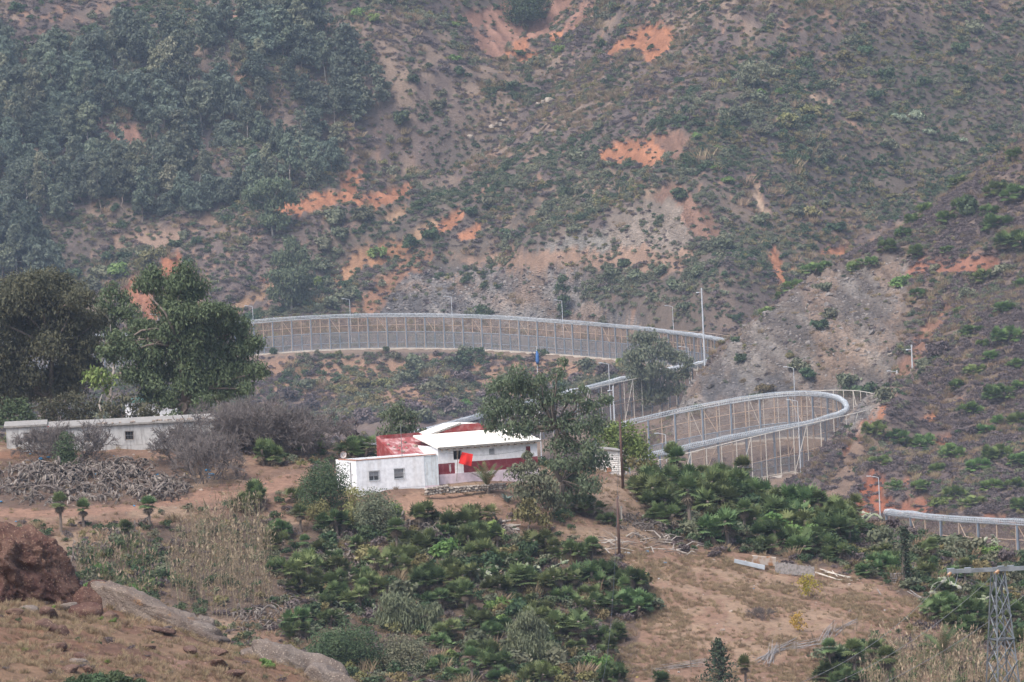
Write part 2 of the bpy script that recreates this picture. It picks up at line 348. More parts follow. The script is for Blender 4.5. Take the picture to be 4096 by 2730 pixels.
def visible(x, y, z):
    u = np.clip(((x / y) - AZ[0]) / (AZ[1] - AZ[0]), 0, len(AZ) - 1).astype(int); v = np.clip(np.searchsorted(DR, y) - 2, 0, len(DR) - 1)
    return (z - ZC) / y >= CUM[v, u] - 0.0002

# ------------------------------------------------------------------ ground colour by kind of soil
GP = proj(np.stack([GX.ravel(), GY.ravel(), GZ.ravel()], 1)); GPX = GP[:, 0].reshape(GX.shape); GPY = GP[:, 1].reshape(GX.shape)
def inpoly(px, py, poly):
    px = np.asarray(px); py = np.asarray(py); ins = np.zeros(px.shape, bool); n = len(poly)
    for i in range(n):
        x1, y1 = poly[i]; x2, y2 = poly[(i + 1) % n]
        if y1 == y2: continue
        c = ((y1 > py) != (y2 > py)) & (px < (x2 - x1) * (py - y1) / (y2 - y1) + x1); ins ^= c
    return ins
C_ = np.zeros(GX.shape + (3,))
def blend(mask, col):
    global C_
    C_ = C_ * (1 - mask[..., None]) + np.array(col) * mask[..., None]
nA = fbm(GX / 22, GY / 30, 21, 5); nB = fbm(GX / 6, GY / 8, 31, 5); nC = fbm(GX / 2.2, GY / 2.6, 41, 4)
C_[:] = (0.125, 0.098, 0.086)
blend(far * sstep(0.42, 0.6, nB) * 0.85, (0.225, 0.17, 0.128))
blend(far * sstep(0.55, 0.15, rg) * 0.7, (0.25, 0.195, 0.14)); blend(GULLY * 0.7, (0.085, 0.075, 0.062))
blend(far * sstep(0.50, 0.60, nA) * 0.6, (0.105, 0.085, 0.08))
blend(far * sstep(0.60, 0.70, nC) * sstep(0.45, 0.55, nA) * 0.7, (0.27, 0.165, 0.11))
blend(mid, (0.115, 0.088, 0.08)); blend(mid * sstep(0.5, 0.62, nB), (0.175, 0.13, 0.10)); blend(mid * sstep(0.58, 0.66, nC), (0.16, 0.125, 0.1))
blend(house, (0.215, 0.14, 0.10)); blend(house * sstep(0.46, 0.6, nB) * 0.8, (0.29, 0.212, 0.148)); blend(house * sstep(0.55, 0.65, nC) * 0.5, (0.165, 0.11, 0.085))
blend(near, (0.205, 0.122, 0.08)); blend(near * sstep(0.45, 0.6, nB), (0.22, 0.145, 0.095)); blend(near * sstep(0.57, 0.66, nC) * 0.7, (0.145, 0.082, 0.062))
OR, TAN, RED, PINK, GREY, SCREE, EARTH = (0.36, 0.17, 0.095), (0.31, 0.205, 0.13), (0.27, 0.125, 0.08), (0.29, 0.17, 0.125), (0.125, 0.118, 0.115), (0.15, 0.125, 0.105), (0.22, 0.135, 0.098)
def patch(poly, col, dlo, dhi, warp=22, cut=None, amt=1.0):
    pa = np.array(poly); pad = warp * 5
    bx = (GPX > pa[:, 0].min() - pad) & (GPX < pa[:, 0].max() + pad) & (GPY > pa[:, 1].min() - pad) & (GPY < pa[:, 1].max() + pad) & (GY > dlo) & (GY < dhi)
    m_ = np.zeros(GX.shape); acc_ = np.zeros(int(bx.sum()))
    if len(acc_) == 0: return m_
    gx_, gy_, b1, c1 = GPX[bx], GPY[bx], nB[bx], nC[bx]; b2_ = np.roll(nB, 37, 1)[bx]; c2_ = np.roll(nC, 11, 1)[bx]
    for k_ in range(6):                                    # frayed edge: vote of several shifted outlines
        ox, oy = warp * 1.1 * math.cos(k_ * 1.05), warp * 0.9 * math.sin(k_ * 1.05)
        acc_ += inpoly(gx_ + (b1 - 0.5) * warp * 4 + ox, gy_ + (b2_ - 0.5) * warp * 3.5 + oy, poly)
    mm_ = sstep(0.12, 0.48, acc_ / 6.0 + (c1 - 0.5) * 1.1 + (c2_ - 0.5) * 0.5) * amt * (acc_ > 0)
    if cut is not None: mm_ = mm_ * sstep(cut - 0.04, cut + 0.04, c1)
    m_[bx] = mm_
    blend(m_, col); return m_
SOIL = np.zeros(GX.shape)       # bare-ground mask that keeps scrub away
def soil(poly, col, dlo=1500, dhi=2300, warp=22, cut=None, amt=1.0, bare=1.0):
    global SOIL
    m_ = patch(poly, col, dlo, dhi, warp, cut, amt); SOIL = np.maximum(SOIL, m_ * bare)
# far hillside
for poly, col, w in [
    ([(1830, 80), (1880, 35), (1930, 45), (1900, 80)], PINK, 8), ([(1900, 80), (1960, 30), (2060, 25), (2040, 75)], PINK, 8), ([(1890, 130), (1990, 100), (2090, 120), (2020, 190), (1960, 205)], PINK, 14),
    ([(2110, 130), (2160, 60), (2250, -10), (2300, -20), (2230, 70), (2160, 130)], PINK, 10), ([(2260, 120), (2300, 40), (2340, 10), (2380, 35), (2330, 80)], PINK, 12),
    ([(2020, 210), (2070, 165), (2110, 150), (2090, 200)], OR, 10), ([(2190, 150), (2220, 120), (2245, 135), (2215, 165)], OR, 8), ([(2070, 245), (2130, 200), (2160, 215), (2120, 250)], OR, 8),
    ([(2430, 200), (2520, 150), (2570, 105), (2680, 120), (2650, 200), (2580, 235), (2560, 180), (2480, 195)], OR, 12), ([(2380, 255), (2440, 235), (2420, 250)], OR, 8),
    ([(1370, 770), (1400, 690), (1460, 680), (1420, 740), (1440, 790), (1380, 800)], OR, 12), ([(1130, 830), (1180, 795), (1240, 800), (1310, 760), (1400, 790), (1500, 775), (1610, 740), (1590, 770), (1480, 820), (1380, 800), (1250, 840)], OR, 14), ([(1390, 690), (1450, 680), (1450, 700)], OR, 6),
    ([(820, 900), (860, 870), (900, 865), (850, 900)], TAN, 10), ([(880, 40), (960, 30), (930, 80), (830, 100)], PINK, 18),
    ([(2420, 620), (2480, 570), (2570, 560), (2630, 535), (2625, 640), (2560, 655), (2520, 625), (2450, 650)], OR, 8), ([(2640, 540), (2720, 530), (2740, 580), (2700, 620)], EARTH, 16),
    ([(2640, 790), (2720, 760), (2820, 860), (2850, 960), (2780, 920), (2700, 900)], EARTH, 20),
    ([(1620, 940), (1720, 890), (1770, 880), (1700, 930), (1650, 950)], TAN, 8), ([(1750, 900), (1820, 845), (1840, 850), (1810, 900), (1770, 920)], OR, 8), ([(1830, 940), (1900, 895), (1925, 900), (1880, 945)], OR, 8), ([(1550, 860), (1600, 820), (1620, 850), (1570, 890)], TAN, 8),
    ([(1340, 1140), (1360, 1080), (1440, 1000), (1550, 975), (1560, 1000), (1450, 1050), (1400, 1110)], (0.322, 0.189, 0.112), 8), ([(1480, 1050), (1560, 985), (1650, 965), (1600, 1010), (1520, 1050)], (0.322, 0.175, 0.098), 8),
    ([(940, 1230), (960, 1190), (1080, 1150), (1090, 1165), (1000, 1200)], TAN, 10), ([(1030, 1130), (1090, 1085), (1085, 1120)], RED, 8),
    ([(640, 1110), (655, 1030), (715, 1020), (710, 1085), (665, 1110)], (0.322, 0.140, 0.077), 5), ([(490, 1180), (530, 1125), (560, 1120), (540, 1150), (600, 1160), (640, 1230), (590, 1260)], (0.301, 0.140, 0.084), 8),
    ([(3080, 1020), (3100, 990), (3120, 1050), (3140, 1140), (3110, 1140), (3090, 1060)], OR, 6), ([(3160, 1050), (3190, 1090), (3170, 1100)], OR, 5), ([(3290, 1000), (3390, 990), (3350, 1030)], OR, 10),
    ([(420, 640), (480, 600), (560, 610), (550, 720), (430, 740), (370, 760)], EARTH, 22), ([(380, 500), (550, 520), (560, 600), (470, 580)], PINK, 22)]:
    c_ = np.mean(poly, 0); soil([tuple(c_ + (np.array(q) - c_) * 1.28) for q in poly], col, warp=w)
for poly in ([(2866, 420), (2884, 425), (2870, 470), (2880, 505), (2860, 510), (2850, 465)], [(3010, 725), (3030, 735), (3042, 800), (3075, 850), (3060, 865), (3024, 810)], [(706, 35), (722, 38), (735, 80), (760, 105), (750, 115), (722, 88)], [(3180, 330), (3240, 350), (3330, 420), (3320, 430), (3230, 365), (3175, 342)], [(3900, 590), (3925, 600), (3935, 640), (3915, 640)]):
    soil(poly, (0.42, 0.31, 0.22), warp=3)
soil([(380, 1010), (560, 920), (800, 880), (900, 830), (920, 870), (700, 960), (500, 1010)], (0.252, 0.178, 0.133), warp=20, bare=0.7)
soil([(1380, 1260), (1500, 1130), (1650, 1010), (1750, 1000), (1640, 1090), (1560, 1180), (1480, 1290)], (0.238, 0.136, 0.087), warp=14, bare=0.8)
soil([(1480, 1300), (1560, 1170), (1660, 1075), (1950, 1055), (2330, 1065), (2330, 1180), (2480, 1250), (2620, 1330), (2000, 1330)], GREY, warp=16, bare=0.95)
soil([(1700, 1090), (2300, 1075), (2290, 1180), (1900, 1200)], (0.182, 0.150, 0.133), warp=30, bare=0.9, cut=0.53)
soil([(2160, 960), (2300, 930), (2450, 940), (2420, 1030), (2250, 1030)], (0.189, 0.175, 0.154), warp=18, bare=0.8)
soil([(2430, 850), (2680, 790), (2790, 930), (2600, 1010), (2450, 980)], (0.210, 0.175, 0.143), warp=22, bare=0.75)
soil([(1760, 1040), (2000, 1000), (2800, 1000), (2700, 1080), (2400, 1065), (1950, 1052)], (0.259, 0.175, 0.126), warp=18, bare=0.6)
soil([(2300, 690), (2600, 700), (2620, 770), (2300, 820), (2050, 900), (1950, 890)], (0.238, 0.175, 0.126), warp=25, bare=0.5, cut=0.48)
soil([(1060, 1440), (2500, 1440), (2300, 1560), (1700, 1620), (1060, 1580)], (0.245, 0.158, 0.108), warp=22, bare=0.3)
# spur: scree cut, red earth, path
soil([(2680, 1720), (2700, 1600), (2950, 1330), (3300, 1060), (3640, 1030), (3620, 1230), (3560, 1480), (3500, 1680), (3100, 1740)], SCREE, 1150, 1450, 16, bare=0.93)
soil([(2680, 1720), (2800, 1540), (2950, 1490), (3200, 1530), (3420, 1560), (3480, 1700), (3000, 1740)], GREY, 1150, 1400, 40, bare=0.9)
soil([(3280, 1400), (3500, 1300), (3600, 1300), (3500, 1450), (3250, 1500)], (0.252, 0.189, 0.140), 1150, 1400, 30, cut=0.5, bare=0.9)
for poly, col, w in [([(3630, 1080), (3680, 1010), (3760, 1030), (4010, 1015), (4000, 1050), (3850, 1075), (3700, 1100)], (0.266, 0.130, 0.087), 14),
    ([(3780, 1190), (3810, 1200), (3700, 1400), (3640, 1480), (3560, 1520), (3620, 1420), (3720, 1260)], (0.252, 0.143, 0.098), 10),
    ([(3430, 1690), (3520, 1600), (3590, 1560), (3570, 1610), (3480, 1720), (3380, 1840), (3340, 1860)], (0.280, 0.136, 0.081), 9), ([(3670, 1690), (3780, 1620), (3800, 1600), (3720, 1690)], OR, 8), ([(3790, 1620), (3850, 1590), (3840, 1620)], OR, 6), ([(3730, 1750), (3800, 1740), (3790, 1790), (3730, 1790)], (0.280, 0.140, 0.087), 8),
    ([(3420, 2010), (3450, 1930), (3490, 1870), (3520, 1900), (3560, 2000), (3580, 2060), (3400, 2060)], (0.294, 0.112, 0.063), 10), ([(3580, 1930), (3640, 1910), (3620, 1960)], OR, 6), ([(3560, 2070), (3640, 1980), (3720, 1990), (3800, 2080)], (0.252, 0.115, 0.073), 16), ([(3850, 2090), (3960, 2060), (4096, 2080), (4096, 2110)], (0.238, 0.119, 0.077), 12)]:
    soil(poly, col, 1000, 1420, w, bare=0.9)
soil([(3240, 2010), (3330, 1860), (3440, 1740), (3480, 1760), (3430, 1880), (3380, 2030)], (0.210, 0.150, 0.112), 1050, 1230, 10, bare=0.8)
# house slope: track, yard, trampled field, rubble
soil([(-400, 2090), (-400, 2040), (400, 2010), (750, 1965), (1150, 1910), (1250, 1930), (800, 2020), (350, 2060)], (0.273, 0.168, 0.119), 500, 600, 10)
soil([(-100, 1890), (100, 1870), (60, 1800), (-100, 1800)], (0.231, 0.133, 0.087), 500, 620, 14)
soil([(1560, 2000), (1700, 1970), (2000, 1975), (2010, 2010), (1900, 2040), (1700, 2080), (1560, 2060)], (0.294, 0.189, 0.133), 500, 600, 10)
soil([(2400, 2230), (2560, 2200), (3000, 2230), (3300, 2290), (3650, 2370), (3700, 2450), (3500, 2560), (3400, 2760), (2480, 2780), (2420, 2560), (2600, 2440), (2580, 2300)], (0.269, 0.171, 0.119), 480, 580, 20, amt=0.75)
patch([(2500, 2300), (2900, 2260), (3500, 2400), (3350, 2560), (2900, 2620), (2550, 2520)], (0.31, 0.222, 0.152), 480, 580, 30, cut=0.5, amt=0.8)
soil([(2380, 1950), (2560, 1880), (2620, 1960), (2560, 2060), (2400, 2100)], (0.294, 0.210, 0.150), 500, 600, 12, amt=0.8)
soil([(560, 2760), (640, 2690), (740, 2620), (770, 2640), (690, 2700), (700, 2760)], (0.280, 0.175, 0.130), 240, 330, 10)

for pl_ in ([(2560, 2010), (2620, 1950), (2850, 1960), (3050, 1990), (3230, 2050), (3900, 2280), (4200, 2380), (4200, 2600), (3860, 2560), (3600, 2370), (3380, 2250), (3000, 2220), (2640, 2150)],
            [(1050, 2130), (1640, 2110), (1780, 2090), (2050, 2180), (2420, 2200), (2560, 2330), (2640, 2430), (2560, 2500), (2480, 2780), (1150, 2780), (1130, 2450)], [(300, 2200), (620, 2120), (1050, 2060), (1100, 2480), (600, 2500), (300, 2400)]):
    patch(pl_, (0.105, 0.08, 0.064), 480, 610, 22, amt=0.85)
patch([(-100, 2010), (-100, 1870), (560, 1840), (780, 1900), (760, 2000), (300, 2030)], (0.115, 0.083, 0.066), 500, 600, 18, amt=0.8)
# mottled stone on the cuts
for poly, lo_, hi_ in (([(1480, 1340), (1560, 1170), (1660, 1075), (2330, 1065), (2330, 1180), (2620, 1340)], 1500, 1800), ([(2680, 1740), (2700, 1600), (2950, 1330), (3300, 1060), (3640, 1030), (3560, 1480), (3480, 1740)], 1150, 1450)):
    mk_ = inpoly(GPX, GPY, poly) & (GY > lo_) & (GY < hi_)
    q_ = fbm((GX * 0.8 + GZ * 0.9) / 3.0, (GZ - GX * 0.5) / 9.0, 91, 4); q2_ = fbm(GX / 9, GZ / 7, 95, 4)
    blend(mk_ * sstep(0.52, 0.62, q_) * 0.6, (0.235, 0.215, 0.19)); blend(mk_ * sstep(0.5, 0.38, q_) * 0.5, (0.085, 0.078, 0.075)); blend(mk_ * sstep(0.52, 0.62, q2_) * 0.65, (0.21, 0.15, 0.11))

bm_ = 1 - sstep(0.8, 0.99, BENCH); blend((1 - bm_) * 0.85, (0.22, 0.165, 0.122)); SOIL = np.maximum(SOIL, (1 - bm_) * 0.3)
C_[..., 0] *= 1.02; C_[..., 2] *= 0.99
C_ *= (0.86 + 0.28 * fbm(GX / 1.1, GY / 1.2, 77, 3))[..., None]
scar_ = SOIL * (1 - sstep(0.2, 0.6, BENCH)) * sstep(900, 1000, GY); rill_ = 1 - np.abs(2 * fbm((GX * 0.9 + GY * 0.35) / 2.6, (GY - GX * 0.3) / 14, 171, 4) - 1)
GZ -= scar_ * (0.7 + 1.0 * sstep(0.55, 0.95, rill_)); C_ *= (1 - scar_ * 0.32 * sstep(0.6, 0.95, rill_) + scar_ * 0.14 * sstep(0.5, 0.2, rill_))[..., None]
nr, nc = GX.shape
idx = np.arange(nr * nc).reshape(nr, nc)
gm = mesh_np('ground', np.stack([GX, GY, GZ], 2).reshape(-1, 3), np.stack([idx[:-1, :-1], idx[:-1, 1:], idx[1:, 1:], idx[1:, :-1]], 2).reshape(-1, 4), smooth=True)
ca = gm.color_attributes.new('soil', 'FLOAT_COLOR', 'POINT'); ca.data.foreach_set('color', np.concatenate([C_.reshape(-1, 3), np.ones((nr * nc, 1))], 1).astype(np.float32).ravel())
ra = gm.attributes.new('rocky', 'FLOAT', 'POINT')
rk = np.zeros(GX.shape)
for poly, lo, hi in (([(1480, 1300), (1560, 1170), (1660, 1075), (2330, 1065), (2330, 1180), (2620, 1330)], 1500, 1800), ([(2160, 960), (2300, 930), (2800, 790), (2790, 930), (2420, 1030)], 1500, 1900), ([(2680, 1720), (2700, 1600), (2950, 1330), (3300, 1060), (3640, 1030), (3560, 1480), (3480, 1740)], 1150, 1450)):
    rk = np.maximum(rk, (inpoly(GPX + (nB - .5) * 100, GPY + (nC - .5) * 60, poly) & (GY > lo) & (GY < hi)).astype(float))
ra.data.foreach_set('value', rk.astype(np.float32).ravel())
M_ground, n, l, b = mat_new('soil_and_rock')
at_ = n.new('ShaderNodeAttribute'); at_.attribute_name = 'soil'; ar_ = n.new('ShaderNodeAttribute'); ar_.attribute_name = 'rocky'
tc = n.new('ShaderNodeTexCoord')
nz = n.new('ShaderNodeTexNoise'); nz.inputs['Scale'].default_value = 1.6; nz.inputs['Detail'].default_value = 8; nz.inputs['Roughness'].default_value = 0.7; l.new(tc.outputs['Object'], nz.inputs['Vector'])
vo = n.new('ShaderNodeTexVoronoi'); vo.inputs['Scale'].default_value = 1.3; vo.inputs['Randomness'].default_value = 1.0
mp = n.new('ShaderNodeMapping'); mp.inputs['Rotation'].default_value = (0.5, 0.6, 0.4); mp.inputs['Scale'].default_value = (1, 1, 1.9); l.new(tc.outputs['Object'], mp.inputs['Vector']); l.new(mp.outputs[0], vo.inputs['Vector'])
mr = n.new('ShaderNodeMapRange'); mr.inputs['From Min'].default_value = 0.3; mr.inputs['From Max'].default_value = 0.7; mr.inputs['To Min'].default_value = 0.72; mr.inputs['To Max'].default_value = 1.28; l.new(nz.outputs['Fac'], mr.inputs['Value'])
sp = n.new('ShaderNodeSeparateColor'); l.new(vo.outputs['Color'], sp.inputs[0])
m3 = n.new('ShaderNodeMapRange'); m3.inputs['To Min'].default_value = 0.72; m3.inputs['To Max'].default_value = 1.3; l.new(sp.outputs[0], m3.inputs['Value'])
mxr = n.new('ShaderNodeMix'); mxr.data_type = 'FLOAT'; l.new(ar_.outputs['Fac'], mxr.inputs['Factor']); l.new(mr.outputs[0], mxr.inputs['A']); l.new(m3.outputs[0], mxr.inputs['B'])
vm = n.new('ShaderNodeVectorMath'); vm.operation = 'SCALE'; l.new(at_.outputs['Color'], vm.inputs[0]); l.new(mxr.outputs['Result'], vm.inputs['Scale']); l.new(vm.outputs[0], b.inputs['Base Color'])
bh = n.new('ShaderNodeMix'); bh.data_type = 'FLOAT'; l.new(ar_.outputs['Fac'], bh.inputs['Factor']); l.new(nz.outputs['Fac'], bh.inputs['A']); l.new(vo.outputs['Distance'], bh.inputs['B'])
bp = n.new('ShaderNodeBump'); bp.inputs['Strength'].default_value = 0.8; bp.inputs['Distance'].default_value = 0.5; l.new(bh.outputs['Result'], bp.inputs['Height']); l.new(bp.outputs[0], b.inputs['Normal'])
b.inputs['Roughness'].default_value = 0.95; b.inputs['Specular IOR Level'].default_value = 0.1
gm.materials.append(M_ground)
ground = link('ground', gm); ground['kind'] = 'structure'

# ================================================================== FENCES, ROADS, LAMPS
M_steel = mat('galvanised_steel', (0.30, 0.33, 0.36), 0.45, 0.35, 0.12, 1.5)
M_steel_dark = mat('blue_grey_steel', (0.17, 0.20, 0.235), 0.5, 0.2, 0.15, 1.2)
M_coil = mat('bright_zinc_bars', (0.47, 0.50, 0.52), 0.45, 0.25, 0.12, 2.0)
M_rust = mat('rust_stained_steel', (0.36, 0.255, 0.185), 0.8, 0.0, 0.15, 2.0, col2=(0.42, 0.35, 0.28))
M_cream = mat('cream_painted_tube', (0.55, 0.51, 0.44), 0.6, 0.0, 0.1, 1.0)
M_conc = mat('pale_concrete', (0.46, 0.41, 0.345), 0.9, 0, 0.12, 0.7)
M_white = mat('white_paint_metal', (0.50, 0.52, 0.54), 0.45, 0.1, 0.05, 2.0)
M_black = mat('black_plastic', (0.03, 0.03, 0.035), 0.4)
M_asph = mat('worn_asphalt', (0.13, 0.13, 0.135), 0.9, 0, 0.15, 0.5)
def wire_mat(name, col, cover):
    """fine wire mesh: woven strands far below a pixel, so coverage stands for the open holes"""
    M, n, l, b = mat_new(name)
    b.inputs['Base Color'].default_value = (*col, 1); b.inputs['Roughness'].default_value = 0.6
    tr = n.new('ShaderNodeBsdfTransparent'); mx = n.new('ShaderNodeMixShader')
    tc = n.new('ShaderNodeTexCoord'); nz = n.new('ShaderNodeTexNoise'); nz.inputs['Scale'].default_value = 0.35; l.new(tc.outputs['Object'], nz.inputs['Vector'])
    mr = n.new('ShaderNodeMapRange'); mr.inputs['To Min'].default_value = cover * 0.8; mr.inputs['To Max'].default_value = cover * 1.2; l.new(nz.outputs['Fac'], mr.inputs['Value'])
    l.new(mr.outputs[0], mx.inputs[0]); l.new(tr.outputs[0], mx.inputs[1]); l.new(b.outputs[0], mx.inputs[2]); l.new(mx.outputs[0], n['Material Output'].inputs['Surface'])
    return M
M_net_fine = wire_mat('dense_wire_mesh', (0.20, 0.19, 0.19), 0.58)
M_net_open = wire_mat('open_wire_mesh', (0.20, 0.14, 0.105), 0.34)
M_net_outer = wire_mat('chain_link_mesh', (0.23, 0.175, 0.135), 0.24)
def resample(L, step):
    s = np.r_[0, np.cumsum(np.linalg.norm(np.diff(L[:, :2], axis=0), axis=1))]
    k = max(2, int(round(s[-1] / step))); u = np.linspace(0, s[-1], k + 1)
    return np.stack([np.interp(u, s, L[:, i]) for i in range(3)], 1)
def panel(Pa, Pb, z0, z1, M, name, parent, org):
    b_ = MB(); b_.quad(Pa + (0, 0, z0) - org, Pb + (0, 0, z0) - org, Pb + (0, 0, z1) - org, Pa + (0, 0, z1) - org)
    return link(name, b_.mesh(name, [M]), parent)
def coil_fence(L, label, step, coil_r=0.50, fine_top=4.9, brace_every=5, lean=0.0):
    P = resample(L, step); org = P[0].copy(); th = thing('border_fence', label, 'fence', org)
    H = FENCE_H - 2 * coil_r
    thick = MB(); thick.box((0, 0, H / 2), (0.36, 0.36, H), 0); thick.box((-0.26, 0.02, H / 2), (0.16, 0.3, H - 0.02), 1); mt = thick.mesh('main_post', [M_steel_dark, M_rust])
    thin = MB(); thin.box((0, 0, H / 2), (0.22, 0.2, H), 0); thin.box((0, 0, fine_top / 2), (0.30, 0.26, fine_top), 1); mn = thin.mesh('mid_post', [M_rust, M_steel_dark])
    rails = MB(); top = MB(); plinth = MB()
    for i, p in enumerate(P):
        t = P[min(i + 1, len(P) - 1)] - P[max(i - 1, 0)]; ang = math.atan2(t[1], t[0])
        link('post', mt if i % 2 == 0 else mn, th, p - org, (0, 0, ang))
        if i < len(P) - 1:
            q = P[i + 1]
            panel(p, q, 0.05, fine_top, M_net_fine, 'mesh_panel', th, org); panel(p, q, fine_top + 0.02, H, M_net_open, 'mesh_panel', th, org)
            if i % brace_every == 2:
                bb = MB(); bb.tube([p - org + (0, 0, H), q - org + (0, 0, fine_top)], 0.09, 5); link('brace', bb.mesh('brace', [M_rust]), th)
    for (zz, r, mi) in ((H, 0.13, 0), (H * 0.745, 0.075, 1), (fine_top, 0.10, 2), (1.9, 0.07, 2)):
        rails.tube([p - org + (0, 0, zz) for p in P], r, 5, mi)
    link('rail', rails.mesh('rail', [M_coil, M_rust, M_steel_dark]), th)
    nq = len(P)
    for i in range(nq - 1):
        a, c = P[i] - org, P[i + 1] - org; t = (c - a); t /= np.linalg.norm(t); nn = np.array([-t[1], t[0], 0]) * 0.45
        plinth.add([a - nn + (0, 0, -0.8), c - nn + (0, 0, -0.8), c + nn + (0, 0, -0.8), a + nn + (0, 0, -0.8), a - nn + (0, 0, 0.28), c - nn + (0, 0, 0.28), c + nn + (0, 0, 0.28), a + nn + (0, 0, 0.28)],
                   [(0, 1, 5, 4), (2, 3, 7, 6), (4, 5, 6, 7)])
    link('plinth', plinth.mesh('plinth', [M_conc]), th)
    # the roller of hoops along the top: hoops far too fine to pick apart singly
    R = resample(L, 0.40); V = []; Fs = []; S = 12; nn_ = 0
    for i, p in enumerate(R):
        t = R[min(i + 1, len(R) - 1)] - R[max(i - 1, 0)]; t /= np.linalg.norm(t); a = np.cross(t, (0, 0, 1)); a /= np.linalg.norm(a); u = np.cross(a, t)
        c = p - org + np.array([0, 0, FENCE_H - coil_r])
        wob = 1 + 0.07 * math.sin(i * 0.37) + 0.05 * math.sin(i * 0.11) + 0.05 * math.sin(i * 1.7); c = c + np.array([0, 0, 0.10 * math.sin(i * 0.083) + 0.06 * math.sin(i * 0.31)])
        for j in range(S):
            th_ = 2 * math.pi * j / S; dv = math.cos(th_) * a + math.sin(th_) * u
            for (ro, tt) in ((0.055, 0), (0, 0.055), (-0.055, 0), (0, -0.055)):
                V.append(c + dv * (coil_r * wob + ro) + t * tt)
        for j in range(S):
            j2 = (j + 1) % S
            for k in range(4):
                k2 = (k + 1) % 4; Fs.append((nn_ + j * 4 + k, nn_ + j * 4 + k2, nn_ + j2 * 4 + k2, nn_ + j2 * 4 + k))
        nn_ += S * 4
    co = link('coil_hoops', mesh_np('coil_hoops', V, Fs, [M_coil]), th); co['kind'] = 'stuff'
    st = MB(); A = resample(L, 2.0)
    for j in range(8):
        th_ = 2 * math.pi * j / 8; pts = []
        for i, p in enumerate(A):
            t = A[min(i + 1, len(A) - 1)] - A[max(i - 1, 0)]; t /= np.linalg.norm(t); a = np.cross(t, (0, 0, 1)); a /= np.linalg.norm(a); u = np.cross(a, t)
            pts.append(p - org + np.array([0, 0, FENCE_H - coil_r]) + coil_r * (math.cos(th_) * a + math.sin(th_) * u))
        st.tube(pts, 0.035, 4, 0, False)
    link('coil_strand', st.mesh('coil_strand', [M_coil]), th)
    return th
def tube_fence(L, label, step, H, M_post=M_cream, r=0.085, M_net=M_net_outer):
    P = resample(L, step); org = P[0].copy(); th = thing('tubular_fence', label, 'fence', org)
    po = MB(); po.tube([(0, 0, -0.5), (0, 0, H)], r, 6); mp_ = po.mesh('tube_post', [M_post])
    for i, p in enumerate(P):
        link('post', mp_, th, p - org)
        if i < len(P) - 1:
            panel(p, P[i + 1], 0.05, H, M_net, 'mesh_panel', th, org)
            if i % 4 == 1:
                bb = MB(); bb.tube([p - org + (0, 0, H), P[i + 1] - org + (0, 0, 0.4)], 0.07, 5); link('brace', bb.mesh('brace', [M_post]), th)
    ra = MB()
    for zz, mi, rr in ((H, 0, 0.09), (H * 0.45, 1, 0.06)): ra.tube([p - org + (0, 0, zz) for p in P], rr, 5, mi)
    link('rail', ra.mesh('rail', [M_post, M_rust]), th)
    return th
coil_fence(UPPER, 'long upper border fence crossing under the grey rock cut, topped with a pale coil', 2.75)
coil_fence(RETURN, 'border fence run climbing behind the red gabled house toward the scree slope', 5.5, 0.58)
coil_fence(LOOP, 'border fence bent in a hairpin loop at the foot of the scree slope', 3.3, 0.52, 3.4, 6)
coil_fence(LOWER, 'short border fence run below the red earth bank, its coil of widely spaced hoops', 4.4, 0.45, 2.2, 3)
tube_fence(OUTER_LOOP, 'cream tubular fence wrapped outside the hairpin of the looped border fence', 3.4, 9.6)
tube_fence(OUTER_RETURN, 'cream tubular fence in front of the fence run that climbs behind the house', 5.0, 9.2)
tube_fence(INNER_UPPER, 'thin rusty tube fence beyond the road of the upper border fence', 3.4, 8.5, M_rust, 0.05)

def road(L, off, width, name, M, dz=0.22, line=False):
    P = resample(L, 3.0); b_ = MB(); V = []
    for i, p in enumerate(P):
        t = P[min(i + 1, len(P) - 1)] - P[max(i - 1, 0)]; t[2] = 0; t /= np.linalg.norm(t); nn = np.array([-t[1], t[0], 0])
        V += [p + nn * (off - width / 2) + (0, 0, dz), p + nn * (off + width / 2) + (0, 0, dz)]
    b_.add(V, [(2 * i, 2 * i + 1, 2 * i + 3, 2 * i + 2) for i in range(len(P) - 1)])
    o = link(name, b_.mesh(name, [M])); o['kind'] = 'structure'; return o
M_line = mat('worn_white_road_paint', (0.62, 0.61, 0.58), 0.8, 0, 0.1, 1.0)
road(UPPER, 5.5, 5.5, 'road', M_asph); road(UPPER, 8.9, 0.8, 'road_edge_kerb', M_conc, 0.36); road(UPPER, 2.2, 0.35, 'road_marking', M_line, 0.24)
road(RETURN, 3.8, 4.6, 'road', M_asph, 0.24)
road(LOOP, 8.5 if False else 13.5, 4.6, 'road', M_asph, 0.30); road(LOOP, 10.8, 0.7, 'road_edge_kerb', M_conc, 0.40)
road(LOOP, 5.0, 4.0, 'patrol_path', M_conc, 0.26); road(LOWER, 5.0, 0.9, 'road_edge_kerb', M_conc, 0.5)

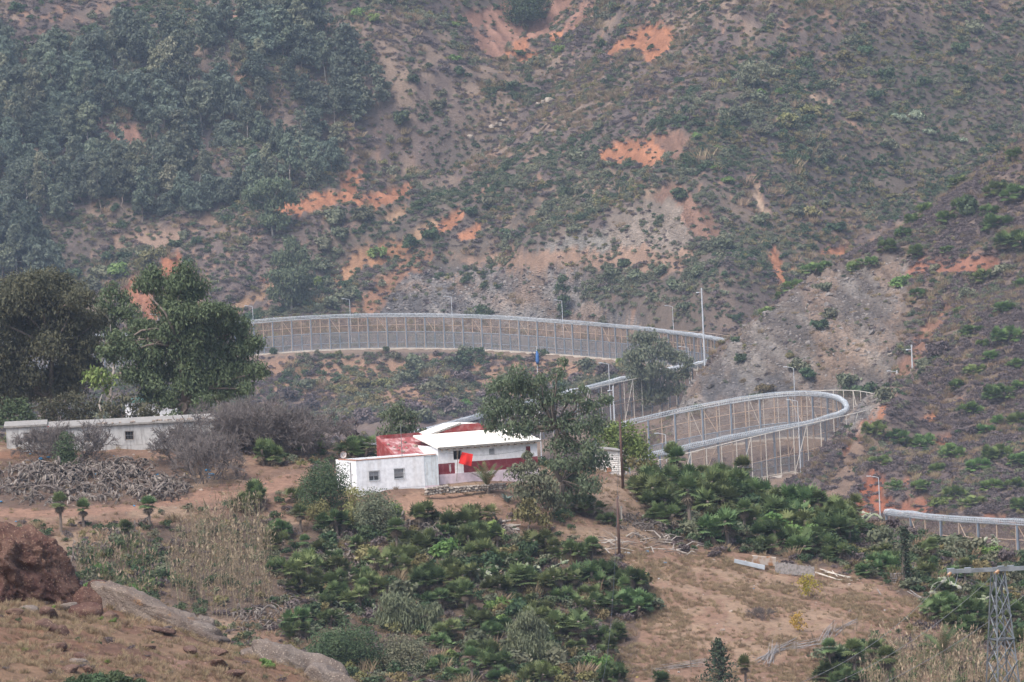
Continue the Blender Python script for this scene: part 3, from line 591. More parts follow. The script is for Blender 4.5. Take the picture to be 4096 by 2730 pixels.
def pole_base(px, py_top, d, py_base=None):
    tp = at(px, py_top, d); z0 = float(zat(tp[0], tp[1]))
    if py_base is not None: z0 = max(z0 - 0.2, min(z0 + 3, at(px, py_base, d)[2]))
    return np.array([tp[0], tp[1], z0]), tp[2] - z0
def lamp_post(px, pt, d, label, side=-1, arm=1.5):
    b0, h = pole_base(px, pt, d); th = thing('street_lamp', label, 'street lamp', b0, 0, 'lamp posts along the fence road')
    p = MB(); p.tube([(0, 0, -0.3), (0, 0, 0.9)], [0.16, 0.14], 8); p.tube([(0, 0, 0.9), (0, 0, h)], [0.12, 0.075], 8); link('pole', p.mesh('pole', [M_white]), th)
    a = MB(); a.tube([(0, 0, h), (side * 0.5, 0, h + 0.18), (side * arm, 0, h + 0.35)], 0.06, 6); link('arm', a.mesh('arm', [M_white]), th)
    hd = MB(); hd.box((side * (arm + 0.35), 0, h + 0.42), (0.9, 0.35, 0.14)); hd.box((side * (arm + 0.4), 0, h + 0.33), (0.6, 0.28, 0.05), 1); link('lamp_head', hd.mesh('lamp_head', [M_white, M_coil]), th)
    fb = MB(); fb.box((0, 0, 0.05), (0.7, 0.7, 0.3)); link('foot_block', fb.mesh('foot_block', [M_conc]), th)
for px, pt, d, lb in [(631, 1262, 1652, 'lamp post behind the upper fence between the dark trees'), (1010, 1228, 1652, 'lamp post over the upper fence beside the big round tree'), (1398, 1200, 1650, 'lamp post over the upper fence before the red eroded slope'),
    (1805, 1190, 1650, 'lamp post over the upper fence before the grey rock cut'), (2247, 1205, 1646, 'lamp post over the upper fence beside the slim dark tree'), (2690, 1228, 1618, 'lamp post over the upper fence where it bends to the spur'),
    (2434, 1458, 1300, 'lamp post beside the dome camera mast in front of the climbing fence run'), (2752, 1392, 1332, 'lamp post standing before the climbing fence beside the leafy roadside tree'), (3174, 1474, 1262, 'lamp post rising behind the hairpin loop against the scree'),
    (3190, 1606, 1160, 'tall lamp post standing in front of the hairpin loop'), (2662, 1740, 1166, 'lamp post above the palm clump at the near end of the looped fence'), (3588, 1490, 1256, 'lamp post beside the camera mast on the dark spur'), (3514, 1912, 1090, 'lamp post on the bright red earth bank')]:
    lamp_post(px, pt, d, lb)
def camera_mast(px, pt, d, label, r=0.2):
    b0, h = pole_base(px, pt, d); th = thing('camera_mast', label, 'camera mast', b0, 0, 'surveillance masts along the border fence')
    p = MB(); p.tube([(0, 0, -0.4), (0, 0, h * 0.5), (0, 0, h)], [r, r * 0.85, r * 0.65], 10); link('pole', p.mesh('pole', [M_white]), th)
    fb = MB(); fb.box((0, 0, 0.1), (1.0, 1.0, 0.5)); link('foot_block', fb.mesh('foot_block', [M_conc]), th)
    a = MB(); a.box((-0.5, 0, h - 0.55), (1.0, 0.12, 0.12)); a.box((0, 0, h + 0.2), (0.35, 0.3, 0.45)); link('bracket', a.mesh('bracket', [M_white]), th)
    dm = MB(); dm.tube([(-0.95, 0, h - 0.5), (-0.95, 0, h - 0.75)], [0.34, 0.36], 12, 0); dm.tube([(-0.95, 0, h - 0.75), (-0.95, 0, h - 0.98), (-0.95, 0, h - 1.1)], [0.33, 0.25, 0.08], 12, 1); link('dome_camera', dm.mesh('dome_camera', [M_white, M_black], True), th)
camera_mast(2806, 1160, 1338, 'tallest surveillance mast beside the left edge of the scree slope', 0.27)
camera_mast(3646, 1388, 1240, 'short surveillance mast standing on the dark scrub of the spur')
camera_mast(2452, 1552, 1290, 'surveillance mast with white dome camera in front of the climbing fence run', 0.22)
camera_mast(48, 1128, 1648, 'surveillance mast poking above the dark tree tops')

# ================================================================== PLANT BUILDERS
def quads(C, N, S, A=1.0, rng=RNG, up=None):
    """leaf quads at centres C facing N, half-size S, aspect A (length / width)"""
    n = len(C); N = N / (np.linalg.norm(N, axis=1, keepdims=True) + 1e-9)
    R = rng.normal(size=(n, 3)) if up is None else up
    T = np.cross(N, R); T /= np.linalg.norm(T, axis=1, keepdims=True) + 1e-9; B = np.cross(N, T)
    S = np.asarray(S).reshape(-1, 1); a = B * S * A; t = T * S
    V = np.stack([C - a, C + t * 0.9 - a * 0.1, C + a, C - t * 0.9 - a * 0.1], 1).reshape(-1, 3)
    return V, np.arange(n * 4).reshape(n, 4)
def blob_leaves(seed, n, lobes, leaf, asp=1.5, flat=0.0, shell=0.55, droop=0.0):
    """leaves over a set of lobes (x, y, z, rx, rz)"""
    r = np.random.default_rng(seed); L = np.array(lobes, float)
    w = L[:, 3] ** 2; k = r.choice(len(L), n, p=w / w.sum())
    d = r.normal(size=(n, 3)); d /= np.linalg.norm(d, axis=1, keepdims=True); d[:, 2] = np.where(d[:, 2] < -0.45, -d[:, 2], d[:, 2])
    rad = shell + (1 - shell) * r.random(n) ** 0.6
    rad *= 0.78 + 0.5 * r.random(n) ** 1.5
    R3 = np.stack([L[k, 3], L[k, 3], L[k, 4]], 1)
    C = L[k, :3] + d * R3 * rad[:, None]; C[:, 2] = np.maximum(C[:, 2], 0.02)
    N = d + r.normal(size=(n, 3)) * 0.75; N[:, 2] += flat
    up = None
    if droop: up = r.normal(size=(n, 3)) * 0.35 + np.array([0, 0, 1.0]) * droop
    return quads(C, N, leaf * (0.6 + 0.8 * r.random(n)), asp, r, up)
def rnd_lobes(seed, nl, R, H, rl=(0.35, 0.6), low=0.25):
    r = np.random.default_rng(seed); out = []
    for i in range(nl):
        a = r.random() * 6.283; q = R * math.sqrt(r.random()) * 0.75; rr = R * r.uniform(*rl); zz = H * r.uniform(low, 0.8) * (1 - 0.35 * (q / R) ** 2)
        out.append((q * math.cos(a), q * math.sin(a), zz, rr, min(rr * 0.85, H * 0.45)))
    return out
PROTO = bpy.data.collections.new('plant_patterns')         # not linked to the scene
def proto_mesh(name, V, Fq, mats, mi=None): return mesh_np(name, V, Fq, mats, mi)

LM = dict(
    heath=leaf_mat('dry_heath', (0.108, 0.084, 0.083), (0.172, 0.138, 0.132), 0.02, 0.32, 0.1),
    greyg=leaf_mat('grey_green_scrub', (0.13, 0.142, 0.088), (0.20, 0.205, 0.13), 0.03, 0.25, 0.15),
    darkg=leaf_mat('dark_evergreen_scrub', (0.054, 0.085, 0.043), (0.096, 0.132, 0.065), 0.025, 0.25, 0.15),
    olive=leaf_mat('olive_yellow_scrub', (0.17, 0.155, 0.065), (0.255, 0.22, 0.105), 0.03, 0.25, 0.15),
    lime=leaf_mat('fresh_green_scrub', (0.132, 0.209, 0.062), (0.217, 0.295, 0.093), 0.03, 0.2, 0.2),
    pale=leaf_mat('silver_green_scrub', (0.248, 0.295, 0.202), (0.341, 0.388, 0.264), 0.03, 0.2, 0.2),
    palm=leaf_mat('fan_palm_leaf', (0.080, 0.115, 0.046), (0.165, 0.205, 0.085), 0.04, 0.4, 0.2),
    palmy=leaf_mat('bright_green_palm_leaf', (0.110, 0.171, 0.050), (0.176, 0.231, 0.077), 0.025, 0.25, 0.2),  # brighter green leaf of the spur palms
    dead=leaf_mat('dead_palm_leaf', (0.149, 0.115, 0.086), (0.230, 0.178, 0.132), 0.01, 0.25, 0.1),
    euc=leaf_mat('eucalyptus_leaf', (0.105, 0.14, 0.082), (0.18, 0.21, 0.125), 0.008, 0.12, 0.35),
    eucd=leaf_mat('dark_eucalyptus_leaf', (0.085, 0.088, 0.055), (0.145, 0.138, 0.085), 0.004, 0.1, 0.3),
    eucb=leaf_mat('bushy_eucalyptus_leaf', (0.075, 0.105, 0.052), (0.155, 0.192, 0.10), 0.004, 0.05, 0.25),
    forestd=leaf_mat('dark_forest_leaf', (0.095, 0.122, 0.095), (0.15, 0.178, 0.13), 0.03, 0.3, 0.3),
    forestp=leaf_mat('pale_forest_leaf', (0.20, 0.215, 0.145), (0.28, 0.28, 0.18), 0.04, 0.3, 0.35),
    forest=leaf_mat('forest_leaf', (0.13, 0.155, 0.112), (0.20, 0.22, 0.15), 0.04, 0.3, 0.35),
    straw=leaf_mat('dry_grass', (0.26, 0.19, 0.118), (0.36, 0.275, 0.175), 0.015, 0.25, 0.15),
    reed=leaf_mat('dry_reed', (0.26, 0.19, 0.13), (0.40, 0.305, 0.215), 0.015, 0.25, 0.25),
    reedg=leaf_mat('green_reed', (0.104, 0.136, 0.058), (0.167, 0.188, 0.084), 0.02, 0.25, 0.2),
    yellow=leaf_mat('autumn_yellow_leaf', (0.329, 0.253, 0.045), (0.430, 0.278, 0.063), 0.03, 0.2, 0.25),
    conif=leaf_mat('conifer_needle', (0.043, 0.062, 0.041), (0.078, 0.100, 0.059), 0.02, 0.2, 0.05),
    broom=leaf_mat('feathery_broom', (0.132, 0.155, 0.093), (0.202, 0.225, 0.132), 0.02, 0.2, 0.2),
)
M_bark = mat('grey_brown_bark', (0.17, 0.135, 0.11), 0.9, 0, 0.25, 1.5, 0.4)
M_barkp = mat('pale_gum_bark', (0.42, 0.38, 0.335), 0.85, 0, 0.2, 1.2, col2=(0.22, 0.175, 0.145))
M_twig = mat('bare_grey_twig', (0.14, 0.12, 0.11), 0.9, 0, 0.2, 3.0)
M_cactus = mat('prickly_pear_pad', (0.20, 0.24, 0.13), 0.7, 0, 0.2, 2.0, col2=(0.34, 0.33, 0.27), thr=(0.4, 0.6), objvar=0.2)
M_cactusd = mat('dead_prickly_pear_pad', (0.115, 0.092, 0.08), 0.9, 0, 0.2, 2.5, 0.3, col2=(0.27, 0.235, 0.20), thr=(0.42, 0.68), objvar=0.2)

# ---- scrub patterns (one mesh each)
SCRUB = {}
def scrub(kind, key, k, R, H, n, leaf, nl, asp=1.4):
    for i in range(k):
        V, Fq = blob_leaves(hash((kind, i)) % 99991 if False else (len(SCRUB) * 131 + i * 17 + 5), n, rnd_lobes(i * 7 + len(kind) * 13 + n, nl, R, H), leaf, asp)
        SCRUB.setdefault(kind, []).append(proto_mesh('scrub_' + kind, V, Fq, [LM[key]]))
scrub('heath', 'heath', 3, 1.0, 0.8, 190, 0.095, 9)
scrub('greyg', 'greyg', 3, 1.0, 1.1, 200, 0.105, 8)
scrub('darkg', 'darkg', 3, 1.0, 1.2, 210, 0.105, 8)
scrub('olive', 'olive', 3, 1.0, 1.1, 200, 0.10, 8)
def tuft(seed, n, R, H, key, wd=0.02, lean=0.5):
    r = np.random.default_rng(seed); V = []
    for i in range(n):
        a = r.random() * 6.283; q = R * math.sqrt(r.random()); b0 = np.array([q * math.cos(a), q * math.sin(a), 0]); a2 = r.random() * 6.283
        h = H * r.uniform(0.5, 1.0); tip = b0 * 1.6 + np.array([math.cos(a2) * lean * h, math.sin(a2) * lean * h, h]); s_ = np.array([-math.sin(a2 + 1), math.cos(a2 + 1), 0]) * wd
        md = (b0 + tip) / 2 + np.array([0, 0, h * 0.12]); V += [b0 - s_, b0 + s_, md + s_ * 0.8, md - s_ * 0.8, md - s_ * 0.8, md + s_ * 0.8, tip + s_ * 0.2, tip - s_ * 0.2]
    return np.array(V), np.arange(len(V)).reshape(-1, 4)
for i in range(3):
    V, Fq = tuft(i, 46, 0.35, 0.55, 'straw', 0.022); SCRUB.setdefault('grass', []).append(proto_mesh('grass_tuft', V, Fq, [LM['straw']]))
    V, Fq = tuft(i + 9, 90, 0.5, 0.9, 'straw', 0.03); SCRUB.setdefault('grassfar', []).append(proto_mesh('grass_tuft_far', V * 1.6, Fq, [LM['straw']]))
def stone_mesh(seed, name, M, sub=2, rough=0.25, flat=0.7, box=0.35):
    r = np.random.default_rng(seed); import bmesh
    bm = bmesh.new(); bmesh.ops.create_icosphere(bm, subdivisions=sub, radius=1.0)
    D = r.normal(size=(9, 3)); D /= np.linalg.norm(D, axis=1, keepdims=True); Hh = 0.62 + 0.3 * r.random(9)
    for v in bm.verts:
        p = np.array(v.co); p /= np.linalg.norm(p); k = 1.0
        for dd, hh in zip(D, Hh):
            c = p @ dd
            if c > 1e-3: k = min(k, hh / c)
        q = p * k; q += rough * 0.3 * (fbm(np.array([q[0] * 3 + seed]), np.array([q[1] * 3 + q[2] * 2.3]), seed, 4)[0] - 0.5) * p
        v.co = Vector((q[0], q[1], q[2] * flat))
    me = bpy.data.meshes.new(name); bm.to_mesh(me); bm.free(); me.materials.append(M); return me

GNG = {}
def gn_tree(coll):
    nt = bpy.data.node_groups.new('scatter_plants', 'GeometryNodeTree')
    nt.interface.new_socket('Geometry', in_out='INPUT', socket_type='NodeSocketGeometry'); nt.interface.new_socket('Geometry', in_out='OUTPUT', socket_type='NodeSocketGeometry')
    N_ = nt.nodes; gi = N_.new('NodeGroupInput'); go = N_.new('NodeGroupOutput'); ip = N_.new('GeometryNodeInstanceOnPoints'); ci = N_.new('GeometryNodeCollectionInfo')
    ci.inputs['Collection'].default_value = coll; ci.inputs['Separate Children'].default_value = True; ci.inputs['Reset Children'].default_value = True
    def att(nm, tp):
        q = N_.new('GeometryNodeInputNamedAttribute'); q.data_type = tp; q.inputs['Name'].default_value = nm; return q.outputs['Attribute']
    nt.links.new(gi.outputs[0], ip.inputs['Points']); nt.links.new(ci.outputs[0], ip.inputs['Instance']); ip.inputs['Pick Instance'].default_value = True
    nt.links.new(att('ix', 'INT'), ip.inputs['Instance Index']); nt.links.new(att('rot', 'FLOAT_VECTOR'), ip.inputs['Rotation']); nt.links.new(att('sc', 'FLOAT_VECTOR'), ip.inputs['Scale'])
    nt.links.new(ip.outputs[0], go.inputs[0]); return nt
def scatter(name, P, sc, meshes, label=None, tilt=0.0, rng=RNG):
    """uncountable cover: one object, patterns set on points"""
    c = bpy.data.collections.new(name + '_patterns')
    for i, me in enumerate(meshes): c.objects.link(bpy.data.objects.new('%s_pattern_%02d' % (name, i), me))
    me = bpy.data.meshes.new(name); me.vertices.add(len(P)); me.vertices.foreach_set('co', np.asarray(P, np.float32).ravel())
    a = me.attributes.new('ix', 'INT', 'POINT'); a.data.foreach_set('value', rng.integers(0, len(meshes), len(P)).astype(np.int32))
    rot = np.zeros((len(P), 3), np.float32); rot[:, 2] = rng.random(len(P)) * 6.283; rot[:, :2] = rng.normal(size=(len(P), 2)) * tilt
    a = me.attributes.new('rot', 'FLOAT_VECTOR', 'POINT'); a.data.foreach_set('vector', rot.ravel())
    S = np.repeat(np.asarray(sc, np.float32)[:, None], 3, 1); S[:, 2] *= rng.uniform(0.75, 1.2, len(P))
    a = me.attributes.new('sc', 'FLOAT_VECTOR', 'POINT'); a.data.foreach_set('vector', S.ravel())
    o = link(name, me); o['kind'] = 'stuff'
    if label: o['label'] = label
    md = o.modifiers.new('scatter', 'NODES'); md.node_group = gn_tree(c); return o
def sample(n, dlo, dhi, azlim=0.102, rng=RNG, vis=True):
    """even random points in plan, kept where they can be seen"""
    d = np.sqrt(rng.uniform(dlo ** 2, dhi ** 2, n)); x = rng.uniform(-azlim, azlim, n) * d; z = zat(x, d); k = np.ones(n, bool)
    if vis: k = visible(x, d, z + 1.2)
    P = np.stack([x, d, z], 1)[k]; q = proj(P); return P, q[:, 0], q[:, 1]
def soil_at(x, y):
    u = np.clip(((x / y) - AZ[0]) / (AZ[1] - AZ[0]), 0, len(AZ) - 1).round().astype(int); v = np.clip(np.searchsorted(DR, y), 0, len(DR) - 1)
    return SOIL[v, u], BENCH[v, u]
def thin(P, gap):
    """drop points closer than gap"""
    keep = []; cell = {}
    for i, p in enumerate(P):
        k = (int(p[0] // gap), int(p[1] // gap)); ok = True
        for a in (-1, 0, 1):
            for b2 in (-1, 0, 1):
                for j in cell.get((k[0] + a, k[1] + b2), ()):
                    if (P[j][0] - p[0]) ** 2 + (P[j][1] - p[1]) ** 2 < gap * gap: ok = False
        if ok: keep.append(i); cell.setdefault(k, []).append(i)
    return np.array(keep, int)

# ---- branches
def limb(mb, a, b2, r0, r1, seed, bend=0.15, n=5, sides=6, mi=0):
    r = np.random.default_rng(seed); a = np.asarray(a, float); b2 = np.asarray(b2, float); L = np.linalg.norm(b2 - a)
    off = r.normal(size=3) * L * bend; pts = []; rad = []
    for i in range(n + 1):
        t = i / n; p = a + (b2 - a) * t + off * math.sin(math.pi * t) + (r.normal(size=3) * L * 0.015 if 0 < i < n else 0); p[2] -= 0.0
        pts.append(p); rad.append(r0 + (r1 - r0) * t)
    mb.tube(pts, rad, sides, mi); return pts
def clump_tree(base, clumps, key, leaf, dens, name, label, cat='tree', seed=1, trunk_r=0.3, bark=None, fork=0.35, asp=2.2, droop=0.8, group=None, shell=0.35, twig=3):
    """a tree from its trunk foot and leaf clumps (local x, y, z, r)"""
    th = thing(name, label, cat, base, 0, group); r = np.random.default_rng(seed)
    C = np.array([c[:3] for c in clumps], float); top = C[:, 2].max(); mid = np.array([C[:, 0].mean() * 0.35, C[:, 1].mean() * 0.35, max(C[:, 2].min() * 0.6, top * fork)])
    mb = MB(); limb(mb, (0, 0, -0.4), mid, trunk_r, trunk_r * 0.72, seed, 0.06, 6, 9)
    lead = mid + np.array([r.normal() * 0.4, r.normal() * 0.4, (top - mid[2]) * 0.45]); limb(mb, mid, lead, trunk_r * 0.7, trunk_r * 0.4, seed + 1, 0.08, 4, 7)
    for i, c in enumerate(clumps):
        c = np.array(c, float); src = mid if c[2] < (mid[2] + lead[2]) / 2 else lead
        limb(mb, src, c[:3], trunk_r * 0.36, trunk_r * 0.1, seed + 10 + i, 0.12, 5, 5)
        for k in range(twig):
            dv = r.normal(size=3); dv /= np.linalg.norm(dv); dv[2] = abs(dv[2]) * 0.7; limb(mb, c[:3], c[:3] + dv * c[3] * 0.9, trunk_r * 0.12, 0.015, seed + 100 + i * 7 + k, 0.1, 3, 4)
    link('trunk', mb.mesh('trunk', [bark or M_bark], True), th)
    lobes = []
    for c in clumps:                                       # each clump breaks into smaller sprays with gaps between
        k = 8
        for j in range(k):
            dv = r.normal(size=3); dv /= np.linalg.norm(dv); q = c[3] * r.uniform(0.3, 0.95); rr = c[3] * r.uniform(0.45, 0.8)
            lobes.append((c[0] + dv[0] * q, c[1] + dv[1] * q, c[2] + dv[2] * q * 0.85, rr, rr * 0.9))
    n = int(dens * 1.35 * sum(c[3] ** 2 for c in clumps))
    V, Fq = blob_leaves(seed, int(n * 0.62), lobes, leaf, asp, 0.1, shell, droop)
    V2, F2 = blob_leaves(seed + 5, n - int(n * 0.62), [(c[0], c[1], c[2], c[3] * 1.12, c[3] * 1.05) for c in clumps], leaf, asp, 0.1, 0.35, droop)
    Fq = np.concatenate([Fq, F2 + len(V)]); V = np.concatenate([V, V2])
    link('crown', mesh_np('crown', V, Fq, [LM[key]]), th); return th
def gen_clumps(seed, H, R, n, crown0=0.4, top_r=0.35):
    r = np.random.default_rng(seed); out = []
    for i in range(n):
        t = (i + r.random()) / n; z = H * (crown0 + (1 - crown0) * t * 0.95); w = R * (1 - 0.55 * t) * r.uniform(0.35, 0.95); a = i * 2.4 + r.random()
        out.append((w * math.cos(a), w * math.sin(a), z, R * r.uniform(top_r, top_r + 0.22) * (1 - 0.25 * t)))
    return out
def px_clumps(base, d, spec, depth=0.6, seed=3):
    r = np.random.default_rng(seed); out = []
    for (px, py, rp) in spec:
        q = at(px, py, d) - base; rr = rp * d / F; out.append((q[0], q[1] + r.normal() * rr * depth, q[2], rr))
    return out

# ---- fan palm: stems with fans of blades, skirt of dead leaves
def fan_set(r, n, C, R0, zmid, spread, petiole, rad, blades, droop, width):
    V = []
    for i in range(n):
        a = r.random() * 6.283; el = r.uniform(*spread); dv = np.array([math.cos(a) * math.cos(el), math.sin(a) * math.cos(el), math.sin(el)])
        c = C + dv * petiole * r.uniform(0.6, 1.1); s1 = np.cross(dv, (0, 0, 1)); s1 /= np.linalg.norm(s1) + 1e-9; s2 = np.cross(s1, dv)
        tl = r.uniform(-0.5, 0.5); s2 = s2 * math.cos(tl) + s1 * math.sin(tl) * 0.3; R = rad * r.uniform(0.75, 1.15)
        for k in range(blades):
            th = (k / (blades - 1) - 0.5) * 3.7; bd = math.cos(th) * dv + math.sin(th) * s1; bd = bd + np.array([0, 0, -droop * r.uniform(0.3, 1.0)]); bd /= np.linalg.norm(bd)
            sd = -math.sin(th) * dv + math.cos(th) * s1; wv = sd * width * R; Lk = R * (1 - 0.12 * abs(th) / 1.8) * r.uniform(0.9, 1.08)
            V += [c, c + bd * Lk * 0.5 + wv, c + bd * Lk, c + bd * Lk * 0.5 - wv]
    return V
def fan_palm(seed, stems, H, key='palm', spread_r=0.8, fans=26, dead=14):
    r = np.random.default_rng(seed); root = thing('fan_palm', 'x', 'palm'); G = []; D = []; tk = MB()
    for s_ in range(stems):
        a = r.random() * 6.283; q = spread_r * math.sqrt((s_ + 0.3) / stems); h = H * r.uniform(0.45, 1.0) * (1 - 0.35 * q / max(spread_r, 0.1)) if stems > 1 else H
        C = np.array([q * math.cos(a) * 1.15, q * math.sin(a) * 1.15, h]); b0 = np.array([q * 0.6 * math.cos(a), q * 0.6 * math.sin(a), -0.15])
        tk.tube([b0, (b0 + C) / 2 + r.normal(size=3) * 0.03, C], [0.14, 0.12, 0.10], 6)
        G += fan_set(r, fans, C, 0, 0, (-0.55, 1.45), 0.5, 0.58, 9, 0.12, 0.105)
        D += fan_set(r, dead, C - np.array([0, 0, 0.15]), 0, 0, (-1.35, -0.45), 0.45, 0.45, 6, 0.5, 0.07)
    link('trunk', tk.mesh('trunk', [M_bark]), root)
    V = np.array(G); V[:, 2] = np.maximum(V[:, 2], 0.0); link('crown', mesh_np('palm_crown', V, np.arange(len(V)).reshape(-1, 4), [LM[key]]), root)
    V = np.array(D); V[:, 2] = np.maximum(V[:, 2], 0.0); link('dead_skirt', mesh_np('palm_skirt', V, np.arange(len(V)).reshape(-1, 4), [LM['dead']]), root)
    return root
# ---- prickly pear
def pad_geo(c, ax, nrm, L, W, T, nu=8, nv=4):
    ax = ax / np.linalg.norm(ax); nrm = nrm - ax * (nrm @ ax); nrm /= np.linalg.norm(nrm) + 1e-9; sd = np.cross(ax, nrm); V = []; Fs = []
    for i in range(nv + 1):
        ph = -math.pi / 2 + math.pi * i / nv
        for j in range(nu):
            th = 2 * math.pi * j / nu; V.append(c + ax * (L * math.sin(ph)) + sd * (W * math.cos(ph) * math.cos(th)) + nrm * (T * math.cos(ph) * math.sin(th)))
    for i in range(nv):
        for j in range(nu): Fs.append((i * nu + j, i * nu + (j + 1) % nu, (i + 1) * nu + (j + 1) % nu, (i + 1) * nu + j))
    return V, Fs
def pear(seed, H, arms, droop, M, fat=0.35):
    r = np.random.default_rng(seed); mb = MB()
    for a in range(arms):
        p = np.array([r.normal() * 0.35, r.normal() * 0.35, -0.05]); an = r.random() * 6.283; dv = np.array([math.cos(an) * 0.5, math.sin(an) * 0.5, 1.0])
        for k in range(int(r.integers(3, 7))):
            L = 0.2 * r.uniform(0.8, 1.3) * H / 1.5; dv = dv / np.linalg.norm(dv); c = p + dv * L
            if c[2] < 0.05: c[2] = 0.05
            mb.add(*pad_geo(c, dv, r.normal(size=3), L * 1.12, L * 0.62 * (0.55 + fat), L * 0.22)); p = c + dv * L * 0.9
            dv = dv + r.normal(size=3) * 0.45 + np.array([math.cos(an) * 0.15, math.sin(an) * 0.15, -droop * (k + 1) * 0.3])
            if r.random() < 0.5 and k > 0:
                e = dv + r.normal(size=3) * 0.9; e /= np.linalg.norm(e); mb.add(*pad_geo(p + e * L * 0.8, e, r.normal(size=3), L * 0.9, L * 0.55 * (0.55 + fat), L * 0.2))
    return mb.mesh('prickly_pear', [M], True)
# ---- leafless shrub
def bare_shrub_mesh(seed, H, R, n0=9, lv=4, r0=0.05):
    r = np.random.default_rng(seed); mb = MB()
    def grow(p, dv, L, rad, k):
        q = p + dv * L; m2 = (p + q) / 2 + r.normal(size=3) * L * 0.07; mb.tube([p, m2, q], [rad, rad * 0.8, rad * 0.6], 4 if k < 2 else 3, 0, False)
        if k >= lv: return
        for i in range(int(r.integers(3, 5))):
            e = dv + r.normal(size=3) * 0.55; e[2] += 0.12; e /= np.linalg.norm(e); grow(p + (q - p) * r.uniform(0.4, 1.0), e, L * r.uniform(0.55, 0.8), max(rad * 0.55, 0.0035), k + 1)
    for i in range(n0):
        a = i * 6.283 / n0 + r.random(); e = np.array([math.cos(a) * R / H * 0.8, math.sin(a) * R / H * 0.8, 1.0]); e /= np.linalg.norm(e); grow(np.array([math.cos(a) * 0.1, math.sin(a) * 0.1, -0.1]), e, H * 0.42, r0, 0)
    return mb.mesh('bare_shrub', [M_twig])

# ================================================================== COVER (uncountable)
def pick_cover(P, px, py, zones, default, nseed):
    """accept points and give each a kind, by zone"""
    n = len(P); prob = np.tile(np.array(default[1], float), (n, 1)); acc = np.full(n, default[0])
    qx = px + (fbm(P[:, 0] / 9, P[:, 1] / 9, nseed, 3) - 0.5) * 160; qy = py + (fbm(P[:, 0] / 9, P[:, 1] / 9, nseed + 5, 3) - 0.5) * 120
    for poly, a, pr in zones:
        m_ = inpoly(qx, qy, poly); prob[m_] = pr; acc[m_] = a
    for k in range(prob.shape[1]): prob[:, k] *= 0.25 + 1.9 * sstep(0.35, 0.68, fbm(P[:, 0] / 12, P[:, 1] / 14, nseed + 11 * k, 3))
    so, be = soil_at(P[:, 0], P[:, 1])
    gu = GULLY[np.clip(np.searchsorted(DR, P[:, 1]), 0, len(DR) - 1), np.clip(((P[:, 0] / P[:, 1]) - AZ[0]) / (AZ[1] - AZ[0]), 0, len(AZ) - 1).round().astype(int)]
    prob[:, 1] *= 1 + 2.2 * gu; prob[:, 2] *= 1 + 3.0 * gu; prob[:, 4] *= 1 - 0.8 * gu; acc = np.minimum(1.3, acc * (1 + 0.5 * gu))
    patchy = sstep(0.36, 0.54, fbm(P[:, 0] / 7.5, P[:, 1] / 9.5, nseed + 3, 4))
    ok = RNG.random(n) < acc * (0.42 + 0.85 * patchy) * (1 - 0.93 * so) * (1 - sstep(0.75, 0.98, be))
    cs = np.cumsum(prob / prob.sum(1, keepdims=True), 1); kind = (RNG.random(n)[:, None] > cs).sum(1)
    return ok, np.minimum(kind, prob.shape[1] - 1)
KN = ['heath', 'greyg', 'darkg', 'olive', 'grassfar']
ALLM = sum([SCRUB[k] for k in KN], [])
def cover(name, label, P, kind, scale):
    """one cover object; patterns chosen by kind"""
    cidx = np.zeros(len(P), np.int32); st = 0
    for k, kn in enumerate(KN):
        m_ = kind == k; cidx[m_] = st + RNG.integers(0, len(SCRUB[kn]), m_.sum()); st += len(SCRUB[kn])
    o = scatter(name, P, scale, ALLM, label, 0.12); o.data.attributes['ix'].data.foreach_set('value', cidx); return o
FZ = [([(-300, -300), (1500, -300), (1450, 60), (1250, 250), (300, 260), (-300, 420)], 0.62, (0.68, 0.14, 0.10, 0.03, 0.05)),
      ([(1300, 60), (2000, 100), (1950, 350), (1700, 480), (1450, 500)], 0.62, (0.66, 0.14, 0.04, 0.03, 0.13)),
      ([(2750, 150), (4400, -100), (4400, 1100), (3000, 1050), (2800, 700)], 0.92, (0.28, 0.20, 0.10, 0.24, 0.18)),
      ([(2900, 380), (3150, 330), (3300, 480), (3100, 540), (2900, 480)], 0.8, (0.1, 0.35, 0.05, 0.25, 0.25)),
      ([(1350, 930), (1600, 800), (2000, 680), (2500, 500), (2600, 540), (2250, 740), (1900, 850), (1500, 980)], 0.97, (0.22, 0.42, 0.32, 0.02, 0.02)),
      ([(1600, 470), (2050, 320), (2200, 60), (2300, 60), (2150, 350), (1750, 560)], 0.95, (0.3, 0.4, 0.22, 0.05, 0.03)),
      ([(800, 1000), (1350, 880), (1420, 1000), (1250, 1250), (900, 1290), (820, 1150)], 0.95, (0.42, 0.42, 0.12, 0.02, 0.02)),
      ([(2150, 700), (2750, 650), (2850, 800), (2450, 850), (2000, 930)], 0.75, (0.25, 0.40, 0.05, 0.14, 0.16)),
      ([(1700, 930), (2900, 880), (2950, 1330), (2400, 1260), (2350, 1060), (1700, 1060)], 0.62, (0.30, 0.36, 0.06, 0.08, 0.20)),
      ([(950, 1425), (2500, 1425), (2500, 1760), (950, 1760)], 1.15, (0.62, 0.20, 0.03, 0.06, 0.09)),
      ([(1330, 1480), (1600, 1470), (1620, 1620), (1330, 1650)], 0.9, (0.25, 0.25, 0.05, 0.40, 0.05))]
P, px, py = sample(125000, 1572, 1965)
ok, kd = pick_cover(P, px, py, FZ, (0.82, (0.42, 0.22, 0.09, 0.08, 0.19)), 301)
sc = RNG.uniform(0.55, 1.25, len(P)) ** 1.2; sc = np.where(kd == 0, sc * 1.12, sc * 1.25)
